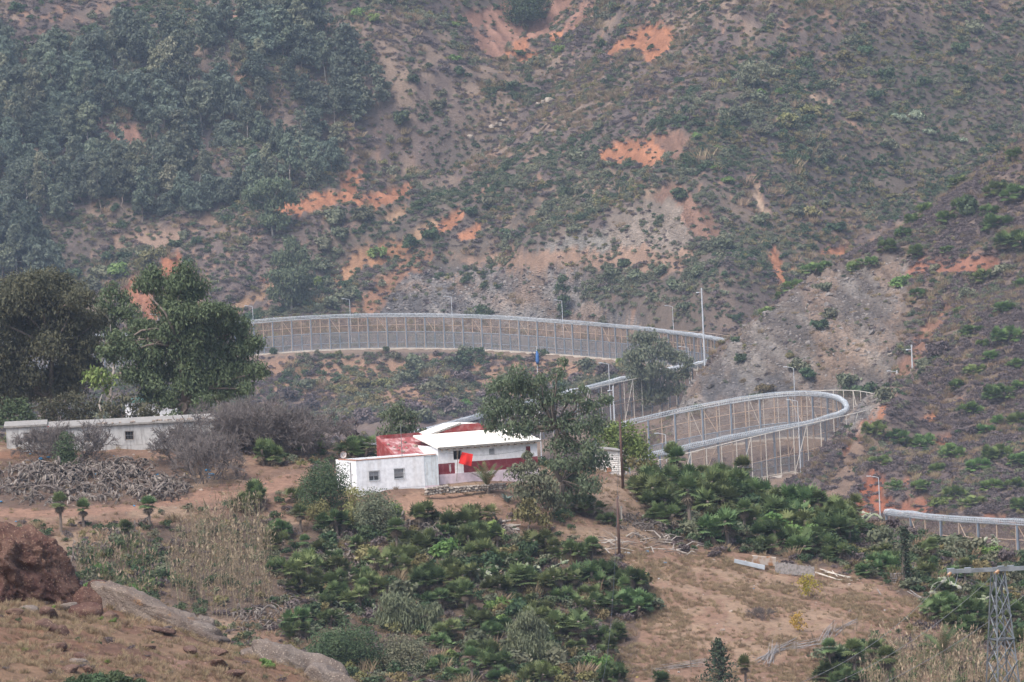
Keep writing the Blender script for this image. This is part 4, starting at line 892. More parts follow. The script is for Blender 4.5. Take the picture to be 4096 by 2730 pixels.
clus = sstep(0.5, 0.68, fbm(P[:, 0] / 10, P[:, 1] / 12, 377, 3)); sc = sc * (0.72 + 0.75 * clus * RNG.random(len(P))); big = RNG.random(len(P)) < 0.05; sc = np.where(big, sc * 1.6, sc)
cover('hillside_scrub', 'low heath and scrub covering the far hillside', P[ok] - (0, 0, 0.1), kd[ok], sc[ok])
# spur
RZ = [([(2600, 1800), (2680, 1600), (2950, 1330), (3300, 1040), (3640, 1020), (3600, 1250), (3520, 1700)], 0.42, (0.34, 0.14, 0.04, 0.10, 0.38)),
      ([(3600, 1080), (3800, 1180), (3700, 1500), (3560, 1600), (3600, 1350)], 0.5, (0.5, 0.2, 0.1, 0.05, 0.15))]
P, px, py = sample(120000, 985, 1432, 0.106)
m_ = px > 2550; P, px, py = P[m_], px[m_], py[m_]
ok, kd = pick_cover(P, px, py, RZ, (1.0, (0.80, 0.06, 0.02, 0.02, 0.10)), 411)
sc = RNG.uniform(0.5, 1.2, len(P)); sc = np.where(kd == 0, sc, sc * 0.9); sc = np.where(inpoly(px, py, RZ[0][0]), sc * 0.7, sc)
cover('spur_heath', 'dark dry heath covering the right-hand spur', P[ok] - (0, 0, 0.08), kd[ok], sc[ok])
# valley between the house slope and the fences
P, px, py = sample(5000, 1165, 1560, 0.06); m_ = (px < 2700); P, px, py = P[m_], px[m_], py[m_]
ok, kd = pick_cover(P, px, py, [], (0.8, (0.45, 0.3, 0.1, 0.1, 0.05)), 511); cover('valley_scrub', 'scrub on the valley floor behind the fence', P[ok], kd[ok], RNG.uniform(0.6, 1.4, ok.sum()))
# house slope undergrowth
FIELD = [(2400, 2230), (2560, 2190), (3000, 2230), (3300, 2290), (3650, 2370), (3720, 2450), (3500, 2540), (3420, 2760), (2480, 2780), (2430, 2560), (2600, 2440), (2590, 2300)]
TRACK = [(-400, 2100), (-400, 1780), (900, 1790), (1250, 1900), (1250, 1960), (800, 2040), (350, 2090)]
YARD = [(1330, 1880), (2130, 1850), (2130, 1990), (1990, 2060), (1750, 2090), (1520, 2040), (1350, 2010)]
P, px, py = sample(9000, 488, 612, 0.104)
free = ~(inpoly(px, py, FIELD) | inpoly(px, py, TRACK) | inpoly(px, py, YARD) | inpoly(px, py, [(2330, 1830), (2680, 1830), (2680, 2260), (2330, 2260)]))
thk = inpoly(px, py, [(1050, 2130), (1640, 2110), (1780, 2090), (2050, 2180), (2420, 2200), (2560, 2330), (2640, 2430), (2500, 2500), (2460, 2780), (1150, 2780), (1130, 2450)]) | inpoly(px, py, [(2560, 2000), (2850, 1950), (3230, 2050), (3900, 2230), (4200, 2280), (4200, 2600), (3700, 2430), (3380, 2250), (3000, 2220), (2640, 2150)]) | inpoly(px, py, [(300, 2230), (620, 2150), (680, 2300), (650, 2480), (330, 2420)])
ok = free & (RNG.random(len(P)) < np.where(thk, 0.95, 0.55)); kd = RNG.choice(5, len(P), p=[0.30, 0.24, 0.28, 0.10, 0.08])
cover('slope_undergrowth', 'low dry and green undergrowth between the palms', P[ok], kd[ok], RNG.uniform(0.3, 0.85, ok.sum()) * np.where(thk[ok], 1.15, 0.9))
P, px, py = sample(90000, 488, 600, 0.104)
dens = sstep(0.42, 0.62, fbm(P[:, 0] / 3.5, P[:, 1] / 3.5, 611, 4)); inf = inpoly(px, py, FIELD)
ok = (RNG.random(len(P)) < np.where(inf, 0.85 * dens + 0.10, np.where(inpoly(px, py, TRACK) | inpoly(px, py, YARD), 0.05, 0.13)))
scatter('dry_grass', P[ok], RNG.uniform(0.25, 0.75, ok.sum()), SCRUB['grass'], 'dry straw-coloured grass over the field and slope', 0.2)
P, px, py = sample(52000, 250, 335, 0.104); dens = sstep(0.40, 0.62, fbm(P[:, 0] / 2.2, P[:, 1] / 2.2, 711, 4))
ok = (RNG.random(len(P)) < 0.62 * dens + 0.10) & (px < 1500)
scatter('knoll_grass', P[ok], RNG.uniform(0.22, 0.62, ok.sum()), SCRUB['grass'], 'dry grass on the rocky knoll', 0.25)
P, px, py = sample(2600, 250, 335, 0.104); ok = (px < 1450) & (RNG.random(len(P)) < 0.22); kd = RNG.choice(5, len(P), p=[0.7, 0.1, 0.15, 0.05, 0])
cover('knoll_low_scrub', 'small dry weeds on the rocky knoll', P[ok], kd[ok], RNG.uniform(0.10, 0.28, ok.sum()))
# loose stones
M_stone = mat('field_stone', (0.27, 0.215, 0.175), 0.95, 0, 0.2, 2.0, 0.3, objvar=0.3)
ST = [stone_mesh(i, 'small_stone', M_stone, 1, 0.2, 0.6) for i in range(4)]
P, px, py = sample(9000, 488, 600, 0.104); ok = RNG.random(len(P)) < np.where(inpoly(px, py, FIELD) | inpoly(px, py, TRACK) | inpoly(px, py, [(2350, 1900), (2650, 1900), (2650, 2250), (2350, 2250)]), 0.5, 0.1)
scatter('loose_stones', P[ok], RNG.uniform(0.03, 0.13, ok.sum()) * (1 + 1.3 * (RNG.random(ok.sum()) < 0.07)), ST, 'loose stones and rubble on the slope', 0.3)
M_scree = mat('scree_block', (0.19, 0.165, 0.145), 0.95, 0, 0.2, 1.0, 0.3, objvar=0.5, col2=(0.13, 0.122, 0.118))
SB = [stone_mesh(40 + i, 'scree_block', M_scree, 1, 0.25, 0.6) for i in range(5)]
P, px, py = sample(40000, 1150, 1440, 0.106); ok = inpoly(px, py, RZ[0][0]) & (RNG.random(len(P)) < 0.75)
scatter('scree', P[ok], RNG.uniform(0.13, 0.55, ok.sum()) * (1 + 1.5 * (RNG.random(ok.sum()) < 0.05)), SB, 'broken grey scree on the cut slope', 0.4)
P, px, py = sample(30000, 1655, 1720, 0.09); ok = inpoly(px, py, [(1480, 1340), (1560, 1170), (1660, 1075), (2330, 1065), (2330, 1180), (2620, 1340)]) & (RNG.random(len(P)) < 0.5)
scatter('rock_cut_ledges', P[ok], RNG.uniform(0.2, 0.75, ok.sum()), SB, 'jagged grey ledges of the rock cut', 0.4)
P, px, py = sample(9000, 250, 335, 0.104); ok = (px < 1500) & (RNG.random(len(P)) < 0.35)
M_peb = mat('conglomerate_pebble', (0.24, 0.165, 0.125), 0.95, 0, 0.2, 2.0, 0.2, objvar=0.35)
scatter('knoll_pebbles', P[ok], RNG.uniform(0.02, 0.09, ok.sum()), [stone_mesh(60 + i, 'pebble', M_peb, 1, 0.2, 0.6) for i in range(3)], 'pebbles on the rocky knoll', 0.4)

# ================================================================== SINGLE SHRUBS
def shrub_mesh(seed, key, n, R, H, leaf, nl, asp=1.5, rl=(0.35, 0.6)):
    V, Fq = blob_leaves(seed, n, rnd_lobes(seed, nl, R, H, rl), leaf, asp); return mesh_np('shrub', V, Fq, [LM[key]])
SHR = {k: [shrub_mesh(900 + i * 31 + j * 7, k, 620, 1.0, 1.35, 0.10, 10) for j in range(3)] for i, k in enumerate(['darkg', 'greyg', 'olive', 'lime', 'pale', 'heath', 'broom'])}
ADJ = dict(darkg='dark green rounded shrub', greyg='grey-green rounded shrub', olive='olive yellow shrub', lime='bright green shrub', pale='silvery pale green shrub', heath='purple-brown dry shrub', broom='feathery grey-green shrub')
def put_shrub(px, py, rp, key, where, grp, dmin=0, dmax=9999):
    p = hit(px, py, dmin, dmax); s_ = rp * p[1] / F
    o = link('shrub', SHR[key][RNG.integers(0, 3)], None, p - (0, 0, 0.1 * s_), (0, 0, RNG.random() * 6.28), (s_, s_, s_ * RNG.uniform(0.75, 1.05)))
    tag(o, ADJ[key] + ' ' + where, 'shrub', grp + ': ' + ADJ[key]); return o
for px, py, r, k in [(2345, 800, 28, 'darkg'), (2275, 775, 38, 'darkg'), (2350, 840, 30, 'greyg'), (2720, 780, 45, 'darkg'), (1605, 500, 52, 'darkg'), (1750, 440, 40, 'greyg'), (1500, 90, 28, 'lime'), (1430, 65, 30, 'lime'), (1560, 20, 26, 'darkg'), (1820, 110, 22, 'lime'), (1850, 85, 24, 'darkg'),
    (1815, 245, 26, 'lime'), (2080, 210, 26, 'darkg'), (1840, 300, 28, 'darkg'), (2170, 270, 22, 'greyg'), (2240, 215, 26, 'lime'), (2405, 185, 26, 'darkg'), (2420, 75, 28, 'greyg'), (2400, 515, 28, 'greyg'), (2345, 405, 24, 'greyg'), (2950, 485, 48, 'greyg'), (2915, 550, 20, 'lime'), (3040, 385, 24, 'lime'), (3110, 380, 22, 'lime'), (2790, 555, 22, 'lime'), (2900, 555, 26, 'darkg'),
    (2860, 680, 22, 'lime'), (2910, 730, 28, 'lime'), (2870, 600, 20, 'lime'), (3115, 225, 26, 'greyg'), (3460, 225, 34, 'darkg'), (3130, 210, 22, 'darkg'), (3840, 215, 40, 'darkg'), (3900, 130, 42, 'greyg'), (3670, 480, 34, 'pale'), (3610, 490, 26, 'pale'), (3720, 540, 28, 'pale'), (3850, 570, 24, 'pale'), (3580, 475, 20, 'pale'), (3970, 570, 28, 'darkg'), (4030, 330, 30, 'darkg'), (3300, 640, 40, 'greyg'), (3500, 400, 42, 'darkg'),
    (3380, 250, 38, 'olive'), (3540, 320, 40, 'darkg'), (3700, 340, 36, 'darkg'), (3250, 460, 34, 'olive'), (3150, 500, 40, 'olive'), (3420, 480, 40, 'olive'), (3560, 600, 42, 'greyg'), (3250, 870, 46, 'olive'), (3350, 930, 44, 'darkg'), (3180, 860, 34, 'greyg'), (3050, 900, 40, 'broom'), (2900, 1000, 44, 'broom'), (2830, 1010, 40, 'greyg'), (2700, 1170, 40, 'broom'), (2650, 1100, 36, 'broom'), (2550, 1120, 40, 'broom'), (2450, 1130, 44, 'broom'), (2800, 1110, 40, 'broom'), (2740, 1240, 34, 'broom'), (2610, 1210, 32, 'broom'),
    (2500, 1060, 30, 'darkg'), (2300, 920, 34, 'greyg'), (2100, 760, 36, 'greyg'), (1950, 830, 32, 'greyg'), (1880, 860, 34, 'darkg'), (1680, 830, 38, 'darkg'), (1720, 960, 36, 'darkg'), (1650, 990, 40, 'darkg'), (1510, 1010, 36, 'lime'), (1300, 1000, 46, 'greyg'), (1360, 960, 40, 'greyg'), (1450, 880, 50, 'greyg'), (1350, 900, 52, 'greyg'), (1280, 1080, 50, 'greyg'), (1250, 1150, 40, 'lime'), (1380, 1200, 44, 'greyg'), (1320, 1240, 46, 'greyg'),
    (430, 1060, 46, 'darkg'), (500, 1040, 36, 'darkg'), (290, 1120, 40, 'darkg'), (400, 1130, 60, 'greyg'), (460, 1110, 50, 'lime'), (360, 1170, 56, 'greyg'), (700, 990, 34, 'darkg'), (740, 960, 30, 'greyg'), (790, 975, 26, 'darkg'), (1000, 760, 30, 'lime'), (1620, 580, 30, 'olive'), (1650, 330, 26, 'darkg'), (500, 60, 30, 'darkg'), (150, 240, 44, 'darkg'), (350, 130, 26, 'darkg'), (70, 40, 34, 'darkg')]:
    put_shrub(px, py, r, k, 'on the far hillside above the fence', 'shrubs scattered on the far hillside', 1560)
for px, py, r, k in [(1545, 1410, 22, 'darkg'), (1912, 1415, 26, 'darkg'), (2170, 1425, 26, 'darkg'), (1092, 1418, 22, 'darkg'), (2480, 1455, 18, 'lime'), (1660, 1480, 50, 'greyg'), (1640, 1520, 40, 'darkg'), (1440, 1545, 46, 'olive'), (1400, 1580, 40, 'olive'), (1530, 1545, 38, 'olive'), (1490, 1600, 36, 'olive'), (1750, 1560, 56, 'greyg'), (1860, 1530, 50, 'heath'), (1950, 1600, 46, 'heath'), (2060, 1560, 40, 'heath'), (1650, 1650, 52, 'heath'), (1800, 1650, 60, 'heath'), (1450, 1680, 40, 'heath'), (1860, 1635, 34, 'lime'), (2350, 1480, 44, 'greyg'), (2430, 1510, 50, 'heath'), (2300, 1530, 36, 'heath'), (1250, 1640, 44, 'heath'), (1150, 1600, 46, 'heath'), (1230, 1560, 36, 'greyg'), (1700, 1690, 50, 'greyg'), (1900, 1690, 44, 'heath')]:
    put_shrub(px, py, r, k, 'on the brown slope below the upper fence', 'shrubs below the upper fence', 1540, 1640)
for px, py, r, k in [(2965, 1430, 30, 'darkg'), (3280, 1310, 40, 'darkg'), (3320, 1255, 36, 'greyg'), (3190, 1470, 44, 'greyg'), (3230, 1500, 40, 'darkg'), (3160, 1415, 22, 'olive'), (3300, 1150, 36, 'greyg'), (3380, 1520, 46, 'greyg'), (3460, 1570, 60, 'darkg'), (3540, 1585, 50, 'greyg'), (3060, 1560, 40, 'olive'), (3030, 1580, 36, 'greyg'), (2940, 1345, 26, 'darkg'), (2790, 1640, 44, 'greyg'), (3395, 1560, 40, 'darkg')]:
    put_shrub(px, py, r, k, 'rooted in the scree of the spur', 'shrubs on the scree', 1100, 1440)
for px, py, r, k in [(3610, 1125, 44, 'lime'), (3740, 1060, 26, 'greyg'), (3880, 860, 55, 'darkg'), (3750, 1430, 60, 'heath'), (3700, 1480, 46, 'greyg'), (3660, 1900, 34, 'greyg'), (3860, 1200, 40, 'greyg'), (4010, 1100, 44, 'greyg'), (3760, 2030, 40, 'lime'), (3900, 1750, 46, 'heath')]:
    put_shrub(px, py, r, k, 'among the dark heath of the spur', 'shrubs on the dark spur', 980, 1420)

# ================================================================== TREES
# wood on the far hillside: each tree its own
FT = []
FKIND = [('forest', 'mid green eucalyptus with pale trunk'), ('forestd', 'dark blue-green eucalyptus'), ('forestp', 'pale yellowish eucalyptus'), ('forest', 'narrow mid green eucalyptus'), ('forestd', 'broad dark eucalyptus'), ('forest', 'ragged thin-crowned eucalyptus'), ('forestd', 'low bushy dark eucalyptus'), ('forestp', 'tall pale eucalyptus')]
for i, (ky, lb) in enumerate(FKIND):
    H = [11, 10, 9, 13, 10, 14, 7, 14][i]; R = [3.0, 3.3, 2.6, 2.2, 4.0, 2.6, 3.4, 2.7][i]
    t = clump_tree((0, 0, 0), gen_clumps(40 + i, H, R, 13 if i != 5 else 9, [0.3, 0.22, 0.3, 0.3, 0.25, 0.45, 0.12, 0.35][i], 0.36), ky, 0.21, 105 if i != 5 else 70, 'eucalyptus_tree', lb + ' in the wood on the far hillside', 'tree', 60 + i, 0.17, M_barkp if i in (0, 5, 7) else M_bark, 0.4, 1.8, 0.7, 'eucalyptus wood, ' + lb, twig=0)
    FT.append(t)
WOOD = [(-150, 300), (100, 250), (300, 230), (560, 200), (900, 170), (1080, 60), (1180, 20), (1280, 170), (1500, 330), (1530, 560), (1500, 640), (1370, 690), (1210, 830), (1060, 800), (760, 880), (560, 880), (440, 960), (300, 1100), (130, 1160), (-150, 1180)]
CLEAR = [(370, 560), (450, 500), (600, 540), (640, 620), (580, 740), (480, 760), (390, 700)]
P, px, py = sample(9000, 1640, 1960, 0.104)
m_ = inpoly(px + (fbm(P[:, 0] / 7, P[:, 1] / 7, 5, 3) - 0.5) * 160, py, WOOD) & ~inpoly(px, py, CLEAR) & (fbm(P[:, 0] / 14, P[:, 1] / 14, 15, 3) > 0.36); P = P[m_]; P = P[thin(P, 3.9)]; P = P[:300]
used = [False] * 8; zone_ = fbm(P[:, 0] / 25, P[:, 1] / 25, 25, 3)
for p, zn in zip(P, zone_):
    k = int(RNG.choice(8, p=np.array([0.2, 0.2, 0.08, 0.14, 0.14, 0.08, 0.1, 0.06]))); s_ = RNG.uniform(0.6, 1.0) * (0.75 + 0.8 * zn)
    s_ = min(s_ * 1.38, 1.6)
    if not used[k]: o = FT[k]; o.location = tuple(p - (0, 0, 0.3)); o.scale = (s_,) * 3; used[k] = True
    else: copy_tree(FT[k], p - (0, 0, 0.3), RNG.random() * 6.28, (s_ * RNG.uniform(0.8, 1.3), s_ * RNG.uniform(0.8, 1.3), s_), tilt=(RNG.normal() * 0.07, RNG.normal() * 0.07))
def hero(px, py, d, spec, key, leaf, dens, name, label, **kw):
    gr = kw.pop('grow', 1.0); spec = [(a, b, c * gr) for a, b, c in spec]
    if d is None: b0 = hit(px, py)
    else:
        q = at(px, py, d); b0 = np.array([q[0], q[1], float(zat(q[0], q[1]))])
    return clump_tree(b0, px_clumps(b0, b0[1], spec, kw.pop('depth', 0.5), kw.get('seed', 3)), key, leaf, dens, name, label, **kw)
hero(2090, 95, None, [(2070, 30, 45), (2120, 25, 45), (2090, -5, 45), (2095, 65, 50), (2140, 60, 35), (2050, 70, 35), (2165, 10, 40)], 'darkg', 0.22, 60, 'pine_tree', 'dense round dark pine at the top of the gully', seed=31, trunk_r=0.3, droop=0, asp=1.3, shell=0.6)
hero(3010, 370, None, [(3000, 280, 40), (3050, 275, 35), (2980, 310, 30), (3090, 290, 28), (3020, 320, 26)], 'greyg', 0.2, 45, 'hillside_tree', 'grey-green bushy tree on the ridge beside a narrow path', seed=32, trunk_r=0.2, droop=0)
hero(1165, 1245, None, [(1165, 980, 34), (1140, 1040, 46), (1195, 1040, 44), (1120, 1110, 48), (1180, 1110, 55), (1220, 1130, 40), (1110, 1180, 46), (1170, 1190, 52), (1215, 1195, 44), (1230, 1080, 30)], 'euc', 0.24, 62, 'eucalyptus_tree', 'tall cone-shaped eucalyptus standing alone above the upper fence', seed=33, trunk_r=0.35, bark=M_barkp)
hero(1090, 950, None, [(1060, 760, 46), (1120, 750, 44), (1030, 820, 40), (1100, 830, 50), (1160, 800, 40), (1080, 890, 44), (1130, 890, 36), (1000, 790, 36)], 'euc', 0.24, 55, 'eucalyptus_tree', 'spreading eucalyptus at the lower edge of the wood beside orange earth', seed=34, trunk_r=0.3, bark=M_barkp)
hero(2250, 1262, None, [(2250, 1120, 20), (2245, 1160, 24), (2255, 1200, 26), (2248, 1235, 22)], 'darkg', 0.2, 70, 'slim_tree', 'slim dark columnar tree against the grey rock cut', seed=35, trunk_r=0.15)
hero(600, 1120, None, [(600, 1030, 36), (640, 1020, 30), (570, 1060, 34), (620, 1075, 30)], 'olive', 0.22, 50, 'hillside_tree', 'olive green tree beside an orange erosion scar', seed=36, trunk_r=0.2)
# big trees behind the long shed
hero(735, 1730, 618, [(740, 1120, 62), (770, 1180, 62), (720, 1185, 55), (610, 1110, 46), (580, 1150, 42), (640, 1160, 40), (660, 1240, 62), (740, 1260, 72), (820, 1260, 64), (880, 1260, 46), (930, 1260, 34), (560, 1330, 56), (630, 1360, 62), (700, 1340, 70), (790, 1350, 76), (870, 1340, 70), (940, 1330, 56), (480, 1370, 48), (440, 1420, 46), (520, 1420, 62), (600, 1440, 66), (690, 1430, 74), (780, 1440, 78), (870, 1430, 74), (960, 1420, 64), (1010, 1390, 48), (520, 1500, 46), (600, 1530, 62), (690, 1520, 74), (780, 1540, 74), (870, 1520, 74), (960, 1500, 68), (1030, 1490, 42), (660, 1610, 50), (740, 1620, 46), (600, 1590, 44), (820, 1610, 50), (920, 1580, 46), (990, 1560, 36), (700, 1680, 36)],
     'eucb', 0.095, 330, 'eucalyptus_tree', 'huge bushy green eucalyptus towering behind the long grey shed', grow=1.1, seed=41, trunk_r=0.55, fork=0.25, depth=0.9, shell=0.3)
hero(220, 1740, 622, [(60, 1170, 60), (140, 1160, 62), (210, 1140, 50), (280, 1180, 56), (330, 1200, 46), (20, 1230, 66), (110, 1240, 70), (200, 1230, 70), (290, 1260, 66), (-40, 1300, 70), (50, 1320, 74), (150, 1320, 74), (250, 1330, 70), (330, 1320, 50), (380, 1290, 40), (0, 1410, 74), (100, 1410, 70), (200, 1400, 66), (290, 1420, 56), (350, 1400, 50), (20, 1500, 70), (110, 1500, 56), (250, 1510, 62), (310, 1480, 50), (-20, 1580, 62), (60, 1590, 56), (220, 1590, 56), (290, 1560, 50), (180, 1550, 50), (30, 1650, 56), (360, 1470, 36)],
     'eucd', 0.095, 290, 'eucalyptus_tree', 'dark brownish eucalyptus filling the left end behind the long shed', grow=1.35, seed=42, trunk_r=0.5, fork=0.3, depth=1.1, shell=0.3)
hero(430, 1760, 640, [(450, 1180, 44), (500, 1200, 36), (420, 1240, 48), (480, 1270, 46), (530, 1250, 40), (390, 1300, 40), (440, 1340, 44), (540, 1310, 40)], 'eucb', 0.095, 230, 'eucalyptus_tree', 'thin-crowned eucalyptus between the dark tree and the huge bushy one', seed=43, trunk_r=0.25, bark=M_barkp)
hero(395, 1715, 612, [(360, 1510, 34), (400, 1500, 40), (440, 1530, 36), (380, 1545, 30), (430, 1570, 22)], 'lime', 0.12, 110, 'small_tree', 'small lime green tree with bare pale trunk behind the long shed', seed=44, trunk_r=0.14, bark=M_barkp, fork=0.55)
hero(470, 1720, 611, [(440, 1640, 46), (500, 1620, 50), (560, 1650, 44), (480, 1680, 44), (540, 1690, 40), (610, 1680, 40), (650, 1700, 30)], 'eucd', 0.12, 80, 'small_tree', 'drab drooping small tree behind the middle of the long shed', seed=45, trunk_r=0.14)
# tree beside the red gabled house
hero(2262, 2085, 553, [(2080, 1500, 44), (2040, 1560, 56), (1990, 1560, 40), (2120, 1570, 54), (2170, 1530, 36), (2230, 1500, 30), (2250, 1450, 22), (1960, 1640, 46), (2020, 1640, 60), (2100, 1650, 60), (2170, 1620, 50), (2230, 1600, 44), (2300, 1600, 40), (2330, 1560, 24), (2370, 1640, 44), (2420, 1610, 34), (1970, 1710, 44), (2040, 1720, 46), (2110, 1730, 50), (2190, 1710, 54), (2270, 1700, 54), (2340, 1720, 50), (2400, 1700, 40), (2230, 1790, 52), (2300, 1800, 56), (2370, 1800, 50), (2260, 1870, 56), (2340, 1880, 56), (2400, 1860, 40), (2290, 1950, 54), (2360, 1950, 48), (2330, 2010, 44), (2250, 2000, 36)],
     'euc', 0.085, 225, 'eucalyptus_tree', 'tall leaning eucalyptus in front of the gabled house', grow=1.12, seed=46, trunk_r=0.36, fork=0.22, depth=0.8, shell=0.3)
hero(2130, 2075, 549, [(2120, 1870, 34), (2080, 1900, 44), (2140, 1930, 50), (2190, 1950, 48), (2090, 1970, 50), (2150, 2000, 50), (2210, 2020, 40), (2100, 2040, 40), (2110, 1830, 24)], 'greyg', 0.08, 340, 'weeping_shrub', 'soft pale weeping shrub under the tall leaning eucalyptus', cat='shrub', seed=47, trunk_r=0.12, droop=1.2)
hero(2110, 2100, 545, [(2090, 2060, 40), (2140, 2070, 40), (2180, 2090, 34), (2120, 2020, 30)], 'olive', 0.1, 130, 'dry_shrub', 'brownish dying shrub at the foot of the leaning eucalyptus', cat='shrub', seed=48, trunk_r=0.08)
hero(2640, 1665, 1318, [(2560, 1370, 40), (2600, 1360, 36), (2640, 1400, 46), (2580, 1430, 50), (2530, 1440, 46), (2680, 1430, 36), (2720, 1440, 34), (2750, 1460, 28), (2550, 1500, 50), (2620, 1490, 50), (2690, 1510, 40), (2740, 1500, 28), (2560, 1560, 50), (2620, 1560, 46), (2680, 1570, 40), (2580, 1600, 36), (2640, 1590, 30), (2720, 1560, 30)],
     'forestp', 0.19, 62, 'eucalyptus_tree', 'leafy roadside eucalyptus with pale leaning trunk before the climbing fence', grow=1.05, seed=49, trunk_r=0.4, bark=M_barkp, fork=0.15, shell=0.3)
hero(2490, 1885, 598, [(2420, 1760, 46), (2470, 1740, 50), (2530, 1760, 50), (2440, 1820, 46), (2500, 1820, 50), (2560, 1810, 44), (2590, 1850, 34), (2520, 1870, 36)], 'lime', 0.10, 240, 'fig_tree', 'fresh green fig tree behind the small whitewashed hut', grow=1.25, seed=50, trunk_r=0.16, droop=0.2, asp=1.3)
hero(2560, 1900, 590, [(2540, 1860, 36), (2590, 1880, 36), (2620, 1900, 26)], 'olive', 0.10, 110, 'dry_shrub', 'khaki half-dry shrub beside the small whitewashed hut', cat='shrub', seed=51, trunk_r=0.06)
hero(1600, 1800, 600, [(1600, 1650, 46), (1560, 1680, 44), (1640, 1680, 46), (1580, 1730, 46), (1640, 1730, 44), (1540, 1740, 36), (1690, 1740, 30), (1610, 1760, 40)], 'euc', 0.085, 200, 'grey_tree', 'fine-leaved grey-green tree behind the red tin roof', seed=52, trunk_r=0.14)
hero(1390, 1800, 602, [(1370, 1720, 36), (1400, 1700, 30), (1410, 1750, 34)], 'heath', 0.11, 95, 'dry_shrub', 'pinkish brown dry shrub left of the red tin roof', cat='shrub', seed=53, trunk_r=0.07)
for px, py, spec, key, lb, sd in [(1290, 2050, [(1290, 1910, 54), (1250, 1950, 54), (1340, 1950, 56), (1290, 1980, 60), (1240, 2010, 46), (1340, 2010, 50)], 'darkg', 'large rounded dark bush left of the white house', 61),
    (1505, 2130, [(1500, 2010, 46), (1530, 2050, 50), (1470, 2050, 46), (1500, 2090, 54), (1545, 2100, 40), (1460, 2100, 36)], 'greyg', 'tall oval grey-green bush below the corner of the white house', 62),
    (1280, 2110, [(1280, 2040, 34), (1260, 2070, 34), (1300, 2080, 34)], 'olive', 'small olive bush below the large rounded dark bush', 63),
    (1425, 2100, [(1420, 1990, 34), (1410, 2040, 36), (1435, 2070, 36), (1400, 2090, 34)], 'olive', 'narrow khaki bush between the two big bushes', 64),
    (1580, 2070, [(1580, 2040, 28), (1590, 2055, 24)], 'lime', 'low bright bush at the edge of the bare yard', 65),
    (265, 1865, [(265, 1760, 24), (255, 1790, 32), (280, 1810, 36), (250, 1835, 34), (285, 1845, 30)], 'darkg', 'small dark evergreen in front of the long shed', 66),
    (1420, 2735, [(1400, 2560, 60), (1330, 2600, 66), (1460, 2600, 60), (1300, 2660, 66), (1400, 2660, 70), (1490, 2660, 56), (1340, 2720, 60), (1450, 2720, 60)], 'darkg', 'big dark bush at the foot of the slope beside the grey outcrop', 67),
    (1640, 2740, [(1590, 2600, 56), (1650, 2640, 60), (1560, 2660, 60), (1690, 2700, 50), (1600, 2710, 60)], 'greyg', 'big grey-green bush next to the feathery tamarisk', 68)]:
    hero(px, py, None if py < 2700 else 497, spec, key, 0.06, 520, 'rounded_bush', lb, cat='shrub', grow=1.25, seed=sd, trunk_r=0.07, droop=0, asp=1.4, shell=0.55)
for px, py, d, spec, lb, sd in [(1620, 2580, 511, [(1560, 2420, 50), (1620, 2440, 56), (1540, 2480, 46), (1610, 2500, 56), (1680, 2470, 40), (1660, 2530, 44), (1720, 2500, 36), (1740, 2450, 34), (1740, 2540, 40)], 'feathery grey-green tamarisk beside the big dark bush', 71), (2130, 2650, 503, [(2110, 2480, 44), (2080, 2530, 50), (2150, 2540, 54), (2110, 2590, 54), (2180, 2600, 44), (2060, 2590, 40)], 'feathery grey-green tamarisk among the palms at the slope foot', 72)]:
    hero(px, py, d, spec, 'broom', 0.045, 900, 'tamarisk', lb, cat='shrub', seed=sd, trunk_r=0.08, droop=2.5, asp=5.0, shell=0.2)
for px, spec, key, lb, sd in [(60, [(30, 1640, 50), (90, 1650, 50), (10, 1690, 46), (70, 1700, 46), (130, 1690, 40)], 'darkg', 'dark bush filling the gap left behind the long shed', 121), (200, [(180, 1630, 46), (240, 1640, 46), (200, 1680, 46), (280, 1680, 40)], 'eucd', 'brownish bush behind the left part of the long shed', 122), (330, [(320, 1620, 46), (370, 1640, 44), (310, 1670, 40), (350, 1690, 40), (280, 1600, 40)], 'eucd', 'drab bush under the lime green tree', 123), (900, [(860, 1680, 40), (910, 1660, 36), (950, 1690, 36)], 'greyg', 'grey-green bush under the right side of the huge tree', 124)]:
    hero(px, 1745, 614, spec, key, 0.1, 150, 'rounded_bush', lb, cat='shrub', seed=sd, trunk_r=0.07, droop=0.3, asp=1.6, shell=0.45)
for px, py, spec, lb, sd in [(3230, 2398, [(3235, 2320, 30), (3215, 2345, 34), (3250, 2350, 32), (3230, 2370, 28)], 'amber-leaved young tree standing alone on the bare field', 81), (3195, 2535, [(3190, 2475, 26), (3180, 2495, 26), (3205, 2500, 26), (3195, 2515, 20)], 'small yellow-leaved sapling standing lower on the bare field', 82)]:
    hero(px, py, None, spec, 'yellow', 0.06, 230, 'sapling', lb, seed=sd, trunk_r=0.07, droop=0, asp=1.6, twig=4)
